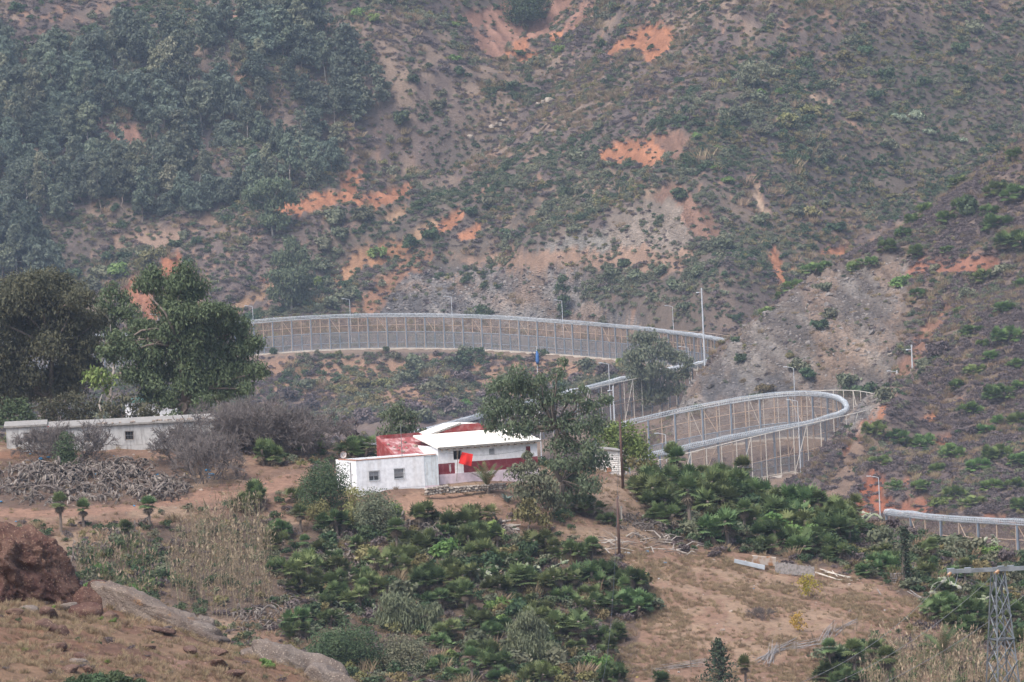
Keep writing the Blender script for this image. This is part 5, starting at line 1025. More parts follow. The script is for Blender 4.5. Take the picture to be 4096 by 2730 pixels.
# conifers
def conifer(px, py, d, top_py, wpx, label, seed, slim=False):
    q = at(px, py, d); b0 = np.array([q[0], q[1], float(zat(q[0], q[1]))]); H = at(px, top_py, d)[2] - b0[2]; R = wpx * d / F / 2
    th = thing('conifer', label, 'tree', b0); r = np.random.default_rng(seed); mb = MB(); limb(mb, (0, 0, -0.3), (0, 0, H), 0.16 if not slim else 0.28, 0.03, seed, 0.01, 6, 7); C = []; N = []
    nb = 60 if not slim else 90
    for i in range(nb):
        t = (i + 0.5) / nb; z = H * (0.08 + 0.9 * t); a = i * 2.399; L = R * ((1 - t) ** 0.8 if not slim else (0.55 + 0.5 * r.random()) * (1 - 0.3 * t)) * r.uniform(0.65, 1.15) + 0.08; tip = np.array([math.cos(a) * L, math.sin(a) * L, z + L * (0.15 if not slim else 0.8)])
        mb.tube([(0, 0, z), tip], [0.03, 0.01], 4)
        for k in range(34 if not slim else 16):
            f = r.random() ** 0.7; p = np.array([0, 0, z]) * (1 - f) + tip * f + r.normal(size=3) * 0.11; C.append(p); N.append(r.normal(size=3) + (0, 0, 0.6))
    link('trunk', mb.mesh('trunk', [M_bark]), th); V, Fq = quads(np.array(C), np.array(N), 0.07 * (0.6 + 0.8 * r.random(len(C))), 1.8, r); link('crown', mesh_np('crown', V, Fq, [LM['conif']]), th)
conifer(2880, 2735, 498, 2555, 190, 'dark pointed conifer at the lower edge of the bare field', 91)
conifer(3625, 2345, 548, 2110, 44, 'dark narrow dead-looking cypress leaning above the wooden pallet', 92, True)

for px, py, r, k in [(330, 2330, 44, 'darkg'), (400, 2300, 40, 'lime'), (470, 2330, 44, 'darkg'), (560, 2300, 40, 'darkg'), (380, 2380, 44, 'lime'), (460, 2400, 46, 'darkg'), (540, 2390, 44, 'lime'), (600, 2430, 40, 'darkg'), (620, 2350, 36, 'lime'), (350, 2260, 36, 'darkg'), (520, 2250, 34, 'greyg'), (700, 2330, 30, 'lime'), (430, 2230, 32, 'darkg'), (640, 2260, 30, 'darkg')]:
    put_shrub(px, py, r, k, 'in the tangle between boulder and reeds', 'green tangle beside the reeds', 480, 600)
for px, py, r, k in [(3560, 2120, 46, 'heath'), (3600, 2150, 44, 'greyg'), (3640, 2150, 40, 'heath'), (3700, 2180, 44, 'greyg'), (3760, 2190, 46, 'darkg'), (3820, 2210, 56, 'greyg'), (3890, 2220, 60, 'greyg'), (3960, 2230, 46, 'lime'), (4030, 2250, 44, 'heath'), (4090, 2250, 46, 'darkg'), (3500, 2110, 40, 'heath'), (3780, 2270, 40, 'heath'), (3860, 2290, 46, 'darkg'), (3950, 2300, 44, 'heath'), (4050, 2330, 46, 'greyg'), (3670, 2240, 36, 'greyg'), (3570, 2210, 40, 'heath'), (3450, 2170, 36, 'heath')]:
    put_shrub(px, py, r, k, 'on the scrubby shoulder before the lower fence run', 'shrubs on the scrubby shoulder', 480, 600)
for px, py, r, k in [(1700, 2230, 34, 'greyg'), (1760, 2420, 34, 'olive'), (1830, 2560, 34, 'olive'), (1960, 2420, 36, 'greyg'), (2080, 2330, 34, 'darkg'), (2200, 2420, 34, 'greyg'), (1900, 2250, 30, 'olive'), (2350, 2360, 34, 'olive'), (1560, 2300, 36, 'greyg'), (1300, 2330, 34, 'olive'), (1180, 2300, 36, 'greyg'), (1950, 2650, 40, 'olive'), (2050, 2700, 36, 'greyg'), (2350, 2690, 36, 'olive'), (2300, 2620, 30, 'olive'), (1780, 2680, 36, 'heath'), (2240, 2240, 30, 'lime'), (2000, 2550, 34, 'heath'), (1330, 2170, 30, 'heath'), (2480, 2240, 24, 'heath'), (2740, 2210, 30, 'heath'), (2860, 2230, 28, 'heath'), (3150, 2270, 30, 'heath')]:
    put_shrub(px, py, r, k, 'among the palms of the house slope', 'shrubs among the palms', 480, 600)

# ================================================================== PALMS, CACTI, REEDS, BARE SHRUBS
PALMS = [fan_palm(200 + i, [5, 7, 4, 6, 8, 1, 1][i], [1.5, 1.9, 1.2, 1.7, 2.0, 1.9, 2.4][i], 'palm', [1.0, 1.3, 0.8, 1.1, 1.4, 0.1, 0.1][i], [24, 22, 26, 24, 20, 44, 48][i], [12, 12, 10, 14, 12, 40, 46][i]) for i in range(7)]
SPURP = [fan_palm(230 + i, [6, 8, 5][i], [1.1, 1.3, 0.9][i], 'palmy', [1.2, 1.5, 1.0][i], 22, 6) for i in range(3)]
PUSED = {}
def put_palm(protos, k, p, s_, label, grp):
    o = protos[k]; rz = RNG.random() * 6.28
    if id(o) not in PUSED:
        PUSED[id(o)] = 1; o.location = tuple(p); o.rotation_euler = (0, 0, rz); o.scale = (s_, s_, s_); tag(o, label, 'palm', grp); return o
    return copy_tree(o, p, rz, (s_, s_, s_ * RNG.uniform(0.85, 1.15)), label, grp)
PAREAS = [([(2560, 2010), (2620, 1950), (2850, 1960), (3050, 1990), (3230, 2050), (3420, 2100), (3380, 2200), (3200, 2230), (2980, 2200), (2800, 2180), (2640, 2130)], 2.75, (1.05, 1.6), 'tall fan palm clump crowding the crest before the looped fence', 'fan palms along the crest'),
    ([(1640, 2260), (1660, 2110), (1780, 2090), (1960, 2130), (2050, 2200), (2420, 2200), (2420, 2330), (2560, 2330), (2640, 2420), (2600, 2480), (2480, 2440), (2420, 2480), (2250, 2450), (2150, 2480), (1800, 2480), (1640, 2400)], 2.3, (0.7, 1.3), 'dense fan palm clump in the thicket below the house yard', 'fan palms in the thicket below the yard'),
    ([(1050, 2130), (1250, 2120), (1640, 2180), (1640, 2420), (1300, 2420), (1130, 2350)], 2.7, (0.75, 1.25), 'fan palm clump between the reeds and the thicket', 'fan palms beside the reeds'),
    ([(1180, 2440), (1500, 2440), (1250, 2520), (1200, 2600)], 2.4, (0.6, 0.95), 'small fan palm above the dark bush at the slope foot', 'small fan palms at the slope foot'),
    ([(1720, 2560), (2060, 2480), (2300, 2540), (2500, 2560), (2460, 2760), (1750, 2760)], 2.5, (0.75, 1.2), 'fan palm clump at the foot of the slope by the tamarisks', 'fan palms at the slope foot'),
    ([(3380, 2130), (3600, 2210), (3900, 2290), (4096, 2350), (4200, 2500), (4096, 2560), (3860, 2520), (3700, 2420), (3600, 2330), (3400, 2230)], 3.3, (0.7, 1.2), 'fan palm clump on the scrubby shoulder beyond the field', 'fan palms on the scrubby shoulder'),
    ([(3300, 2740), (3320, 2660), (3500, 2620), (3560, 2760), (3420, 2770)], 1.9, (0.9, 1.4), 'fan palm clump in front of the dry reeds beside the field', 'fan palms at the field corner'),
    ([(3650, 2480), (4150, 2480), (4150, 2640), (3900, 2560)], 2.4, (0.8, 1.2), 'fan palm clump behind the steel lattice tower', 'fan palms behind the tower')]
npalm = 0
for poly, gap, srange, lb, grp in PAREAS:
    P, px, py = sample(16000, 488, 612, 0.106); m_ = inpoly(px, py, poly) & ~inpoly(px, py, [(1990, 2060), (2330, 2060), (2330, 2120), (1990, 2120)]); P = P[m_]; P = P[thin(P, gap)]
    for p in P:
        if RNG.random() < 0.27:
            k_ = ['darkg', 'lime', 'olive', 'greyg', 'greyg', 'darkg'][RNG.integers(0, 6)]; s_ = RNG.uniform(0.8, 1.5) * srange[1] * 0.85
            o = link('shrub', SHR[k_][RNG.integers(0, 3)], None, p - (0, 0, 0.1), (0, 0, RNG.random() * 6.28), (s_, s_, s_ * RNG.uniform(0.8, 1.15))); tag(o, ADJ[k_] + ' growing between the ' + grp.replace('fan palms', 'fan palms', 1), 'shrub', 'shrubs between the ' + grp + ': ' + ADJ[k_]); continue
        put_palm(PALMS, int(RNG.integers(0, 5)) if RNG.random() < 0.85 else int(RNG.integers(5, 7)), p - (0, 0, 0.08), RNG.uniform(*srange), lb, grp); npalm += 1
for px, py, k, s_, lb in [(245, 2130, 6, 1.1, 'shaggy fan palm with dead skirt below the dirt track, next to its twin'), (335, 2110, 5, 1.0, 'second shaggy fan palm below the dirt track'), (600, 2120, 6, 1.15, 'lone skirted fan palm among the reeds below the dirt track'), (505, 2180, 5, 1.0, 'fan palm rising out of the green reeds'), (1040, 2020, 0, 1.15, 'fan palm clump at the top of the dry reeds'), (980, 2050, 1, 0.9, 'fan palm clump above the reed bed beside the track'), (1420, 1830, 1, 1.2, 'round fan palm clump left of the red tin roof'), (1260, 1810, 0, 1.1, 'fan palm clump between the bare shrubs and the dry shrub'), (1060, 1860, 3, 1.2, 'fan palm clump under the bare grey shrubs'), (1180, 2010, 2, 0.9, 'fan palm clump below the bare grey shrubs near the big bush'), (2350, 2060, 1, 1.1, 'fan palm clump right of the leaning eucalyptus trunk'), (2440, 2105, 0, 0.8, 'small fan palm between the leaning eucalyptus and the leaning pole'), (2460, 2560, 0, 0.85, 'fan palm standing apart at the field edge below the pole'), (2290, 2560, 1, 1.3, 'pyramid-shaped fan palm clump at the field edge'), (2640, 2740, 2, 0.9, 'fan palm low on the bare field'), (3330, 2240, 1, 1.0, 'fan palm behind the plank fence'), (3460, 2310, 2, 1.0, 'dark fan palm right of the stacked laths'), (3540, 2300, 1, 1.0, 'fan palm left of the narrow cypress'), (3690, 2330, 0, 1.0, 'fan palm right of the narrow cypress'), (2980, 2740, 5, 0.9, 'fan palm beside the pointed conifer'), (2720, 1985, 1, 1.4, 'fan palm clump next to the small whitewashed hut path'), (2600, 2010, 0, 1.3, 'fan palm clump at the rubbish heap')]:
    p = hit(px, py, 480, 620); put_palm(PALMS, k, p - (0, 0, 0.08), s_, lb, 'single fan palms on the house slope')
for px, py, r in [(3400, 1420, 0), (3500, 1180, 26), (3560, 1130, 22), (3380, 1300, 22)][:0]: pass
SP = [(3790, 890, 46), (3870, 850, 60), (3650, 900, 40), (3700, 820, 46), (3960, 860, 40), (3620, 950, 34), (3990, 780, 50), (3830, 690, 46), (4050, 640, 44), (3560, 1000, 44), (3700, 720, 36), (3480, 1050, 36), (3410, 1060, 40), (3300, 1050, 36), (3990, 920, 60), (4070, 800, 60), (4080, 990, 66), (3660, 1020, 44), (3790, 1010, 30), (3680, 1190, 34), (3180, 1130, 46), (3120, 1190, 30), (3060, 1225, 28), (3240, 1080, 36), (3890, 1340, 46), (3930, 1390, 30), (4040, 1370, 50), (3960, 1440, 34), (3890, 1500, 40), (3830, 1560, 46), (4070, 1470, 40), (3960, 1590, 40), (3600, 1770, 44), (3510, 1740, 42), (3640, 1690, 0), (3690, 1800, 56), (3790, 1810, 40), (3630, 1790, 40), (3880, 1660, 50), (3990, 1600, 50), (4060, 1700, 46), (3940, 1740, 40), (4080, 1560, 44), (3520, 1860, 44), (3820, 1840, 50), (3900, 1880, 50), (4000, 1840, 50), (4070, 1860, 46), (3740, 1890, 34), (3690, 1960, 44), (3830, 2000, 50), (3880, 2030, 46), (3960, 1960, 44), (4060, 1960, 46), (4080, 2040, 40), (3760, 1880, 30), (3580, 1960, 30), (3990, 1700, 36), (4010, 1250, 40), (3840, 1260, 36), (3920, 1130, 40), (4090, 1150, 44), (3440, 1640, 0), (3280, 1160, 0)]
for px, py, r in SP:
    if r == 0: continue
    p = hit(px, py, 980, 1440); put_palm(SPURP, int(RNG.integers(0, 3)), p - (0, 0, 0.1), r * p[1] / F / 1.4, 'bright green fan palm clump on the dark heath of the spur', 'fan palms on the dark spur')
# feather palms
def frond_palm(px, py, d, H, L, n, label, upright, seed, trunk_h):
    q = at(px, py, d); b0 = np.array([q[0], q[1], float(zat(q[0], q[1]))]); th = thing('date_palm', label, 'palm', b0); r = np.random.default_rng(seed); st = MB()
    mb = MB(); mb.tube([(0, 0, -0.2), (0, 0, trunk_h)], [0.25, 0.2], 9); link('trunk', mb.mesh('trunk', [M_bark]), th)
    for i in range(n):
        V = []; a = i * 2.399; el = r.uniform(*upright); dv = np.array([math.cos(a) * math.cos(el), math.sin(a) * math.cos(el), math.sin(el)]); p = np.array([0, 0, trunk_h]); K = 16; pts = [p]
        for k in range(K):
            p = p + dv * L / K; dv = dv + np.array([0, 0, -0.055]); dv /= np.linalg.norm(dv); pts.append(p)
        for k in range(2, K + 1):
            t = pts[k] - pts[k - 1]; t /= np.linalg.norm(t); s1 = np.cross(t, (0, 0, 1)); s1 /= np.linalg.norm(s1) + 1e-9; ll = 0.55 * L / 3 * math.sin(math.pi * min(1, (k + 1) / (K + 3))) + 0.05
            for sg in (-1, 1):
                for f in (0.0, 0.5):
                    c = pts[k - 1] * (1 - f) + pts[k] * f; e = s1 * sg + t * 0.7 + np.array([0, 0, r.uniform(-0.1, 0.35)]); e /= np.linalg.norm(e); w = t * 0.03; V += [c - w, c + w, c + e * ll * 0.6 + w, c + e * ll]
        V = np.array(V); fr = link('frond', mesh_np('frond', V, np.arange(len(V)).reshape(-1, 4), [LM['palm'] if i % 5 else LM['straw']]), th)
frond_palm(3775, 2690, 508, 0, 3.0, 26, 'date palm with arching fronds rising from the dry reeds', (0.15, 1.35), 5, 1.6)
frond_palm(1950, 1955, 556, 0, 2.6, 16, 'young date palm before the red-banded house wall', (0.7, 1.4), 6, 0.7)
# agave
q = hit(2030, 2010, 480, 600); ag = MB(); r = np.random.default_rng(3)
for i in range(16):
    a = i * 2.399; e = np.array([math.cos(a), math.sin(a), r.uniform(0.6, 1.6)]); e /= np.linalg.norm(e); L = r.uniform(1.1, 1.7); s1 = np.cross(e, (0, 0, 1)); s1 /= np.linalg.norm(s1); m1 = e * L * 0.5 + np.array([0, 0, 0.08]); t1 = e * L - np.array([0, 0, 0.3])
    ag.add([-s1 * 0.06, s1 * 0.06, m1 + s1 * 0.1, m1 - s1 * 0.1, t1], [(0, 1, 2, 3), (3, 2, 4)])
tag(link('agave', ag.mesh('agave', [mat('agave_leaf', (0.16, 0.22, 0.19), 0.6, 0, 0.15, 2)]), None, q), 'blue-green agave at the right end of the bare yard', 'agave')
# dead and living prickly pears
DP = [pear(300 + i, 2.1, 7, 1.5, M_cactusd, 0.08) for i in range(7)]; LPP = [pear(330 + i, 1.7, 5, 0.35, M_cactus, 0.55) for i in range(4)]
def pears(poly, gap, srange, protos, label, grp, n=99, dl=(488, 612)):
    P, px, py = sample(14000, dl[0], dl[1], 0.106); m_ = inpoly(px, py, poly); P = P[m_]; P = P[thin(P, gap)][:n]
    for p in P:
        o = link('dead_prickly_pear' if protos is DP else 'prickly_pear', protos[RNG.integers(0, len(protos))], None, p - (0, 0, 0.05), (RNG.normal() * 0.25, RNG.normal() * 0.25, RNG.random() * 6.28), RNG.uniform(*srange)); tag(o, label, 'cactus', grp)
pears([(-60, 1990), (-60, 1900), (80, 1860), (260, 1890), (380, 1870), (560, 1860), (570, 1900), (720, 1920), (760, 1960), (700, 2010), (420, 2010), (200, 2020)], 1.15, (0.6, 1.15), DP, 'dead grey prickly pear in the tangled heap below the long shed', 'dead prickly pears below the long shed', 170)
pears([(60, 1900), (300, 1860), (560, 1850), (500, 1880), (250, 1930)], 0.9, (0.7, 1.1), DP, 'taller dead prickly pear close under the long shed wall', 'dead prickly pears under the shed wall', 40)
pears([(240, 2220), (330, 2180), (620, 2070), (600, 2110), (330, 2250)], 1.5, (0.5, 0.85), DP, 'dead prickly pear below the dirt track by the shaggy palms', 'dead prickly pears below the track', 14)
pears([(1240, 2250), (1400, 2200), (1500, 2240), (1430, 2420), (1260, 2400)], 1.2, (0.5, 0.9), DP, 'grey dead prickly pear among the palms beside the reeds', 'dead prickly pears among the palms', 30)
pears([(1580, 2110), (1760, 2060), (1850, 2090), (1860, 2150), (1980, 2080), (2060, 2100), (2040, 2150), (1800, 2190), (1600, 2170)], 1.0, (0.55, 1.0), DP, 'grey dead prickly pear at the lower edge of the yard', 'dead prickly pears below the yard', 36)
pears([(2480, 2070), (2640, 2050), (2660, 2160), (2560, 2170), (2460, 2140)], 0.9, (0.4, 0.75), DP, 'dead prickly pear trunk in the rubbish heap by the poles', 'dead prickly pears in the rubbish heap', 26)
pears([(3180, 2060), (3260, 2060), (3330, 2140), (3370, 2220), (3300, 2200), (3200, 2120)], 0.95, (0.6, 1.0), DP, 'dead prickly pear in the gap between the crest palms', 'dead prickly pears in the crest gap', 18)
pears([(900, 2440), (1150, 2400), (1200, 2500), (1000, 2540), (880, 2500)], 1.3, (0.55, 0.9), DP, 'grey prickly pear at the foot of the dry reeds', 'prickly pears at the foot of the reeds', 16)
pears([(1330, 2440), (1480, 2400), (1500, 2480), (1380, 2500)], 1.3, (0.5, 0.8), LPP, 'pale living prickly pear above the dark bush', 'living prickly pears above the dark bush', 6)
for px, py, s_, lb in [(1910, 2330, 1.1, 'pale prickly pear standing out in the palm thicket'), (2140, 2310, 1.2, 'tall pale prickly pear right of the first in the palm thicket'), (3390, 2050, 1.1, 'light green prickly pear behind the crest palms'), (3450, 2050, 1.0, 'second light green prickly pear behind the crest palms'), (3710, 2330, 1.1, 'prickly pear beside the wooden pallet'), (3740, 2380, 1.2, 'large prickly pear left of the lattice tower arm'), (3900, 2440, 1.2, 'prickly pear cluster under the lattice tower arm'), (3960, 2200, 1.0, 'prickly pear near the lower fence run')]:
    tag(link('prickly_pear', LPP[RNG.integers(0, 4)], None, hit(px, py, 480, 620) - (0, 0, 0.05), (0, 0, RNG.random() * 6), s_), lb, 'cactus', 'living prickly pears on the house slope')
# leafless shrubs
BS = [bare_shrub_mesh(400 + i, 1.0, [1.0, 0.8, 1.2][i], 7, 5, 0.013) for i in range(3)]
for px, py, d, s_, k, lb in [(300, 1850, 570, 5.6, 2, 'wide leafless shrub in front of the left part of the long shed'), (180, 1840, 571, 4.6, 0, 'leafless shrub by the red post of the long shed'), (820, 1960, 561, 6.6, 1, 'tall leafless shrub with dark stem beside the blue rubbish'), (740, 1880, 568, 5.4, 0, 'leafless shrub covering the shed wall near its last window'), (900, 1830, 576, 6.4, 2, 'leafless shrub at the right end of the long shed'), (1010, 1820, 578, 7.4, 2, 'broad leafless shrub right of the long shed'), (1100, 1830, 578, 7.8, 0, 'broadest leafless shrub in the bare thicket'), (1190, 1830, 580, 6.6, 1, 'leafless shrub at the right end of the bare thicket'), (960, 1780, 592, 7.0, 0, 'leafless shrub behind the right end of the shed'), (3045, 2475, None, 1.6, 1, 'small leafless shrub on the bare field'), (2640, 2100, None, 1.6, 2, 'leafless brush above the rubbish heap'), (1890, 2080, None, 1.5, 0, 'leafless brush beside the yard logs')]:
    p = hit(px, py, 480, 620) if d is None else None
    if p is None: q = at(px, py, d); p = np.array([q[0], q[1], float(zat(q[0], q[1]))])
    tag(link('bare_shrub', BS[k], None, p, (0, 0, RNG.random() * 6), s_), lb, 'shrub', 'leafless shrubs on the house slope')
# reed beds
def reeds(name, poly, n, hr, label, green=0.12):
    P, px, py = sample(60000, 488, 600, 0.106); m_ = inpoly(px, py, poly); P = P[m_]; m_ = RNG.random(len(P)) < sstep(0.38, 0.56, fbm(P[:, 0] / 1.6, P[:, 1] / 1.6, 811, 3)); P = P[m_][:n]; V = []; MI = []
    for p in P:
        h = RNG.uniform(*hr); ln = RNG.normal(size=2) * 0.12 * h; a = RNG.random() * 3.14; s1 = np.array([math.cos(a), math.sin(a), 0]) * 0.022; t = p + np.array([ln[0], ln[1], h]); mid_ = (p + t) / 2 + np.array([ln[0] * -0.15, ln[1] * -0.15, 0]); g = 1 if RNG.random() < green else 0
        V += [p - s1, p + s1, mid_ + s1 * 0.8, mid_ - s1 * 0.8, mid_ - s1 * 0.8, mid_ + s1 * 0.8, t + s1 * 0.4, t - s1 * 0.4]; MI += [g, g]
        for k in range(5):
            f = RNG.uniform(0.3, 0.97); c = p + (t - p) * f; a2 = RNG.random() * 6.28; e = np.array([math.cos(a2) * 0.6, math.sin(a2) * 0.6, RNG.uniform(0.5, 1.3)]) * RNG.uniform(0.2, 0.45); w = np.array([-math.sin(a2), math.cos(a2), 0]) * 0.022; V += [c - w, c + w, c + e * 0.6 + w, c + e - (0, 0, 0.12)]; MI.append(g)
        if RNG.random() < 0.6:
            e = np.array([ln[0], ln[1], 0.0]) * 0.6 + np.array([0, 0, 0.42]); w = s1 * 3.6; V += [t - s1, t + w + e * 0.4, t + e, t - w + e * 0.4]; MI.append(0)
    o = link(name, mesh_np(name, np.array(V), np.arange(len(V)).reshape(-1, 4), [LM['reed'], LM['reedg']], MI)); o['kind'] = 'stuff'; o['label'] = label
reeds('reed_bed', [(660, 2280), (700, 2180), (820, 2100), (960, 2040), (1050, 2070), (1090, 2200), (1090, 2420), (1020, 2470), (820, 2480), (700, 2450)], 4000, (1.6, 3.0), 'tall dry reed bed left of the palms')
reeds('green_reed_bed', [(290, 2220), (480, 2170), (620, 2190), (640, 2400), (560, 2450), (330, 2370)], 2000, (1.0, 1.9), 'greener reeds beside the boulder', 0.75)
reeds('corner_reed_bed', [(3440, 2740), (3480, 2620), (3600, 2590), (3900, 2600), (4150, 2640), (4150, 2800), (3440, 2800)], 4200, (1.4, 2.6), 'dry reed bed at the foot of the lattice tower', 0.25)

# ================================================================== BUILDINGS
def plaster(name, col, stain, amt=0.5, scale=0.6, streak=True):
    M, n, l, b = mat_new(name); tc = n.new('ShaderNodeTexCoord')
    mp = n.new('ShaderNodeMapping'); mp.inputs['Scale'].default_value = (2.2, 2.2, 0.35) if streak else (1, 1, 1); l.new(tc.outputs['Object'], mp.inputs['Vector'])
    nz = n.new('ShaderNodeTexNoise'); nz.inputs['Scale'].default_value = scale; nz.inputs['Detail'].default_value = 8; nz.inputs['Roughness'].default_value = 0.65; l.new(mp.outputs[0], nz.inputs['Vector'])
    rp = n.new('ShaderNodeValToRGB'); rp.color_ramp.elements[0].position = 0.48; rp.color_ramp.elements[1].position = 0.72; rp.color_ramp.elements[0].color = (*col, 1); rp.color_ramp.elements[1].color = tuple(c * (1 - amt) + s_ * amt for c, s_ in zip(col, stain)) + (1,); l.new(nz.outputs['Fac'], rp.inputs['Fac'])
    n2_ = n.new('ShaderNodeTexNoise'); n2_.inputs['Scale'].default_value = 2.5; n2_.inputs['Detail'].default_value = 8; l.new(tc.outputs['Object'], n2_.inputs['Vector'])
    mx = n.new('ShaderNodeMix'); mx.data_type = 'RGBA'; mx.blend_type = 'MULTIPLY'; mx.inputs['Factor'].default_value = 0.5; l.new(rp.outputs[0], mx.inputs['A']); l.new(n2_.outputs['Fac'], mx.inputs['B'])
    g = n.new('ShaderNodeBrightContrast'); g.inputs['Bright'].default_value = 0.0; l.new(mx.outputs['Result'], g.inputs['Color'])
    hs = n.new('ShaderNodeHueSaturation'); hs.inputs['Value'].default_value = 1.68; l.new(g.outputs[0], hs.inputs['Color']); l.new(hs.outputs[0], b.inputs['Base Color'])
    b.inputs['Roughness'].default_value = 0.9; b.inputs['Specular IOR Level'].default_value = 0.15
    bp = n.new('ShaderNodeBump'); bp.inputs['Strength'].default_value = 0.4; bp.inputs['Distance'].default_value = 0.03; l.new(n2_.outputs['Fac'], bp.inputs['Height']); l.new(bp.outputs[0], b.inputs['Normal'])
    return M
M_wash = plaster('whitewash', (0.74, 0.74, 0.74), (0.42, 0.38, 0.34), 0.4)
M_washb = plaster('old_bluish_whitewash', (0.58, 0.62, 0.63), (0.36, 0.34, 0.31), 0.8, 1.4)
M_shed = plaster('weathered_grey_plaster', (0.38, 0.375, 0.36), (0.14, 0.13, 0.12), 0.9, 1.3)
M_roofw = plaster('cream_limewashed_roof', (0.74, 0.71, 0.63), (0.55, 0.40, 0.26), 0.35, 0.7, False)
M_redp = plaster('dull_red_paint', (0.22, 0.045, 0.042), (0.45, 0.30, 0.28), 0.55, 1.2, False)
M_redd = plaster('maroon_paint', (0.17, 0.03, 0.038), (0.36, 0.18, 0.18), 0.5, 1.3, False)
M_pink = plaster('pinkish_whitewash', (0.60, 0.50, 0.54), (0.46, 0.40, 0.40), 0.6, 1.8, False)
M_tin = plaster('flaking_red_tin', (0.23, 0.07, 0.072), (0.5, 0.41, 0.40), 0.9, 1.1, False)
M_slab = plaster('lichened_concrete_slab', (0.25, 0.235, 0.215), (0.13, 0.12, 0.105), 0.8, 1.5, False)
M_tile = mat('old_clay_tile', (0.40, 0.19, 0.12), 0.9, 0, 0.25, 3.0, 0.3)
M_glass = mat('dark_window_glass', (0.03, 0.035, 0.04), 0.15, 0, 0.1, 1, spec=0.6)
M_room_shade = mat('painted_room_shade', (0.02, 0.02, 0.02), 0.9)  # near-black sheet in openings: shade of the room behind put into colour
M_bar = mat('grey_iron_bar', (0.18, 0.18, 0.185), 0.6)
M_shut = mat('grey_roller_shutter', (0.36, 0.36, 0.37), 0.6)
M_wood = mat('weathered_wood', (0.20, 0.155, 0.115), 0.9, 0, 0.25, 4.0, 0.3)
M_woodg = mat('silver_grey_wood', (0.27, 0.25, 0.235), 0.9, 0, 0.25, 4.0, 0.3)
M_cloth = mat('bright_red_cloth', (0.62, 0.025, 0.02), 0.8, 0, 0.06, 3)
M_blue = mat('blue_plastic', (0.05, 0.20, 0.36), 0.5, 0, 0.2, 5, objvar=0.3)
def wall_holes(mb, L, H, holes, t, mi=0, org=(0, 0, 0), skew=0.0):
    """wall along +X, outer face at y=0, thickness t behind; holes (x0, x1, z0, z1)"""
    xs = sorted({0.0, L} | {h[0] for h in holes} | {h[1] for h in holes}); zs = sorted({0.0, H} | {h[2] for h in holes} | {h[3] for h in holes})
    for i in range(len(xs) - 1):
        for j in range(len(zs) - 1):
            xc = (xs[i] + xs[i + 1]) / 2; zc = (zs[j] + zs[j + 1]) / 2
            if any(h[0] < xc < h[1] and h[2] < zc < h[3] for h in holes): continue
            mb.box((org[0] + xc, org[1] + t / 2, org[2] + zc), (xs[i + 1] - xs[i], t, zs[j + 1] - zs[j]), mi)
class Frame:
    def __init__(s, px, py, d, ang):
        s.o = at(px, py, d); s.a = math.radians(ang); s.c, s.s = math.cos(s.a), math.sin(s.a)
    def w(s, X, Y): return s.o[0] + s.c * X - s.s * Y, s.o[1] + s.s * X + s.c * Y
    def z(s, X, Y, py):
        """height above the frame for photo row py at plan position"""
        x, y = s.w(X, Y); lo_, hi_ = -50.0, 250.0
        for _ in range(40):
            mid_ = (lo_ + hi_) / 2
            if proj([(x, y, mid_)])[0, 1] > py: lo_ = mid_
            else: hi_ = mid_
        return mid_ - s.o[2]
    def X(s, px, Y, z=1.0):
        lo_, hi_ = -30.0, 60.0
        for _ in range(40):
            mid_ = (lo_ + hi_) / 2; x, y = s.w(mid_, Y)
            if proj([(x, y, s.o[2] + z)])[0, 0] < px: lo_ = mid_
            else: hi_ = mid_
        return mid_
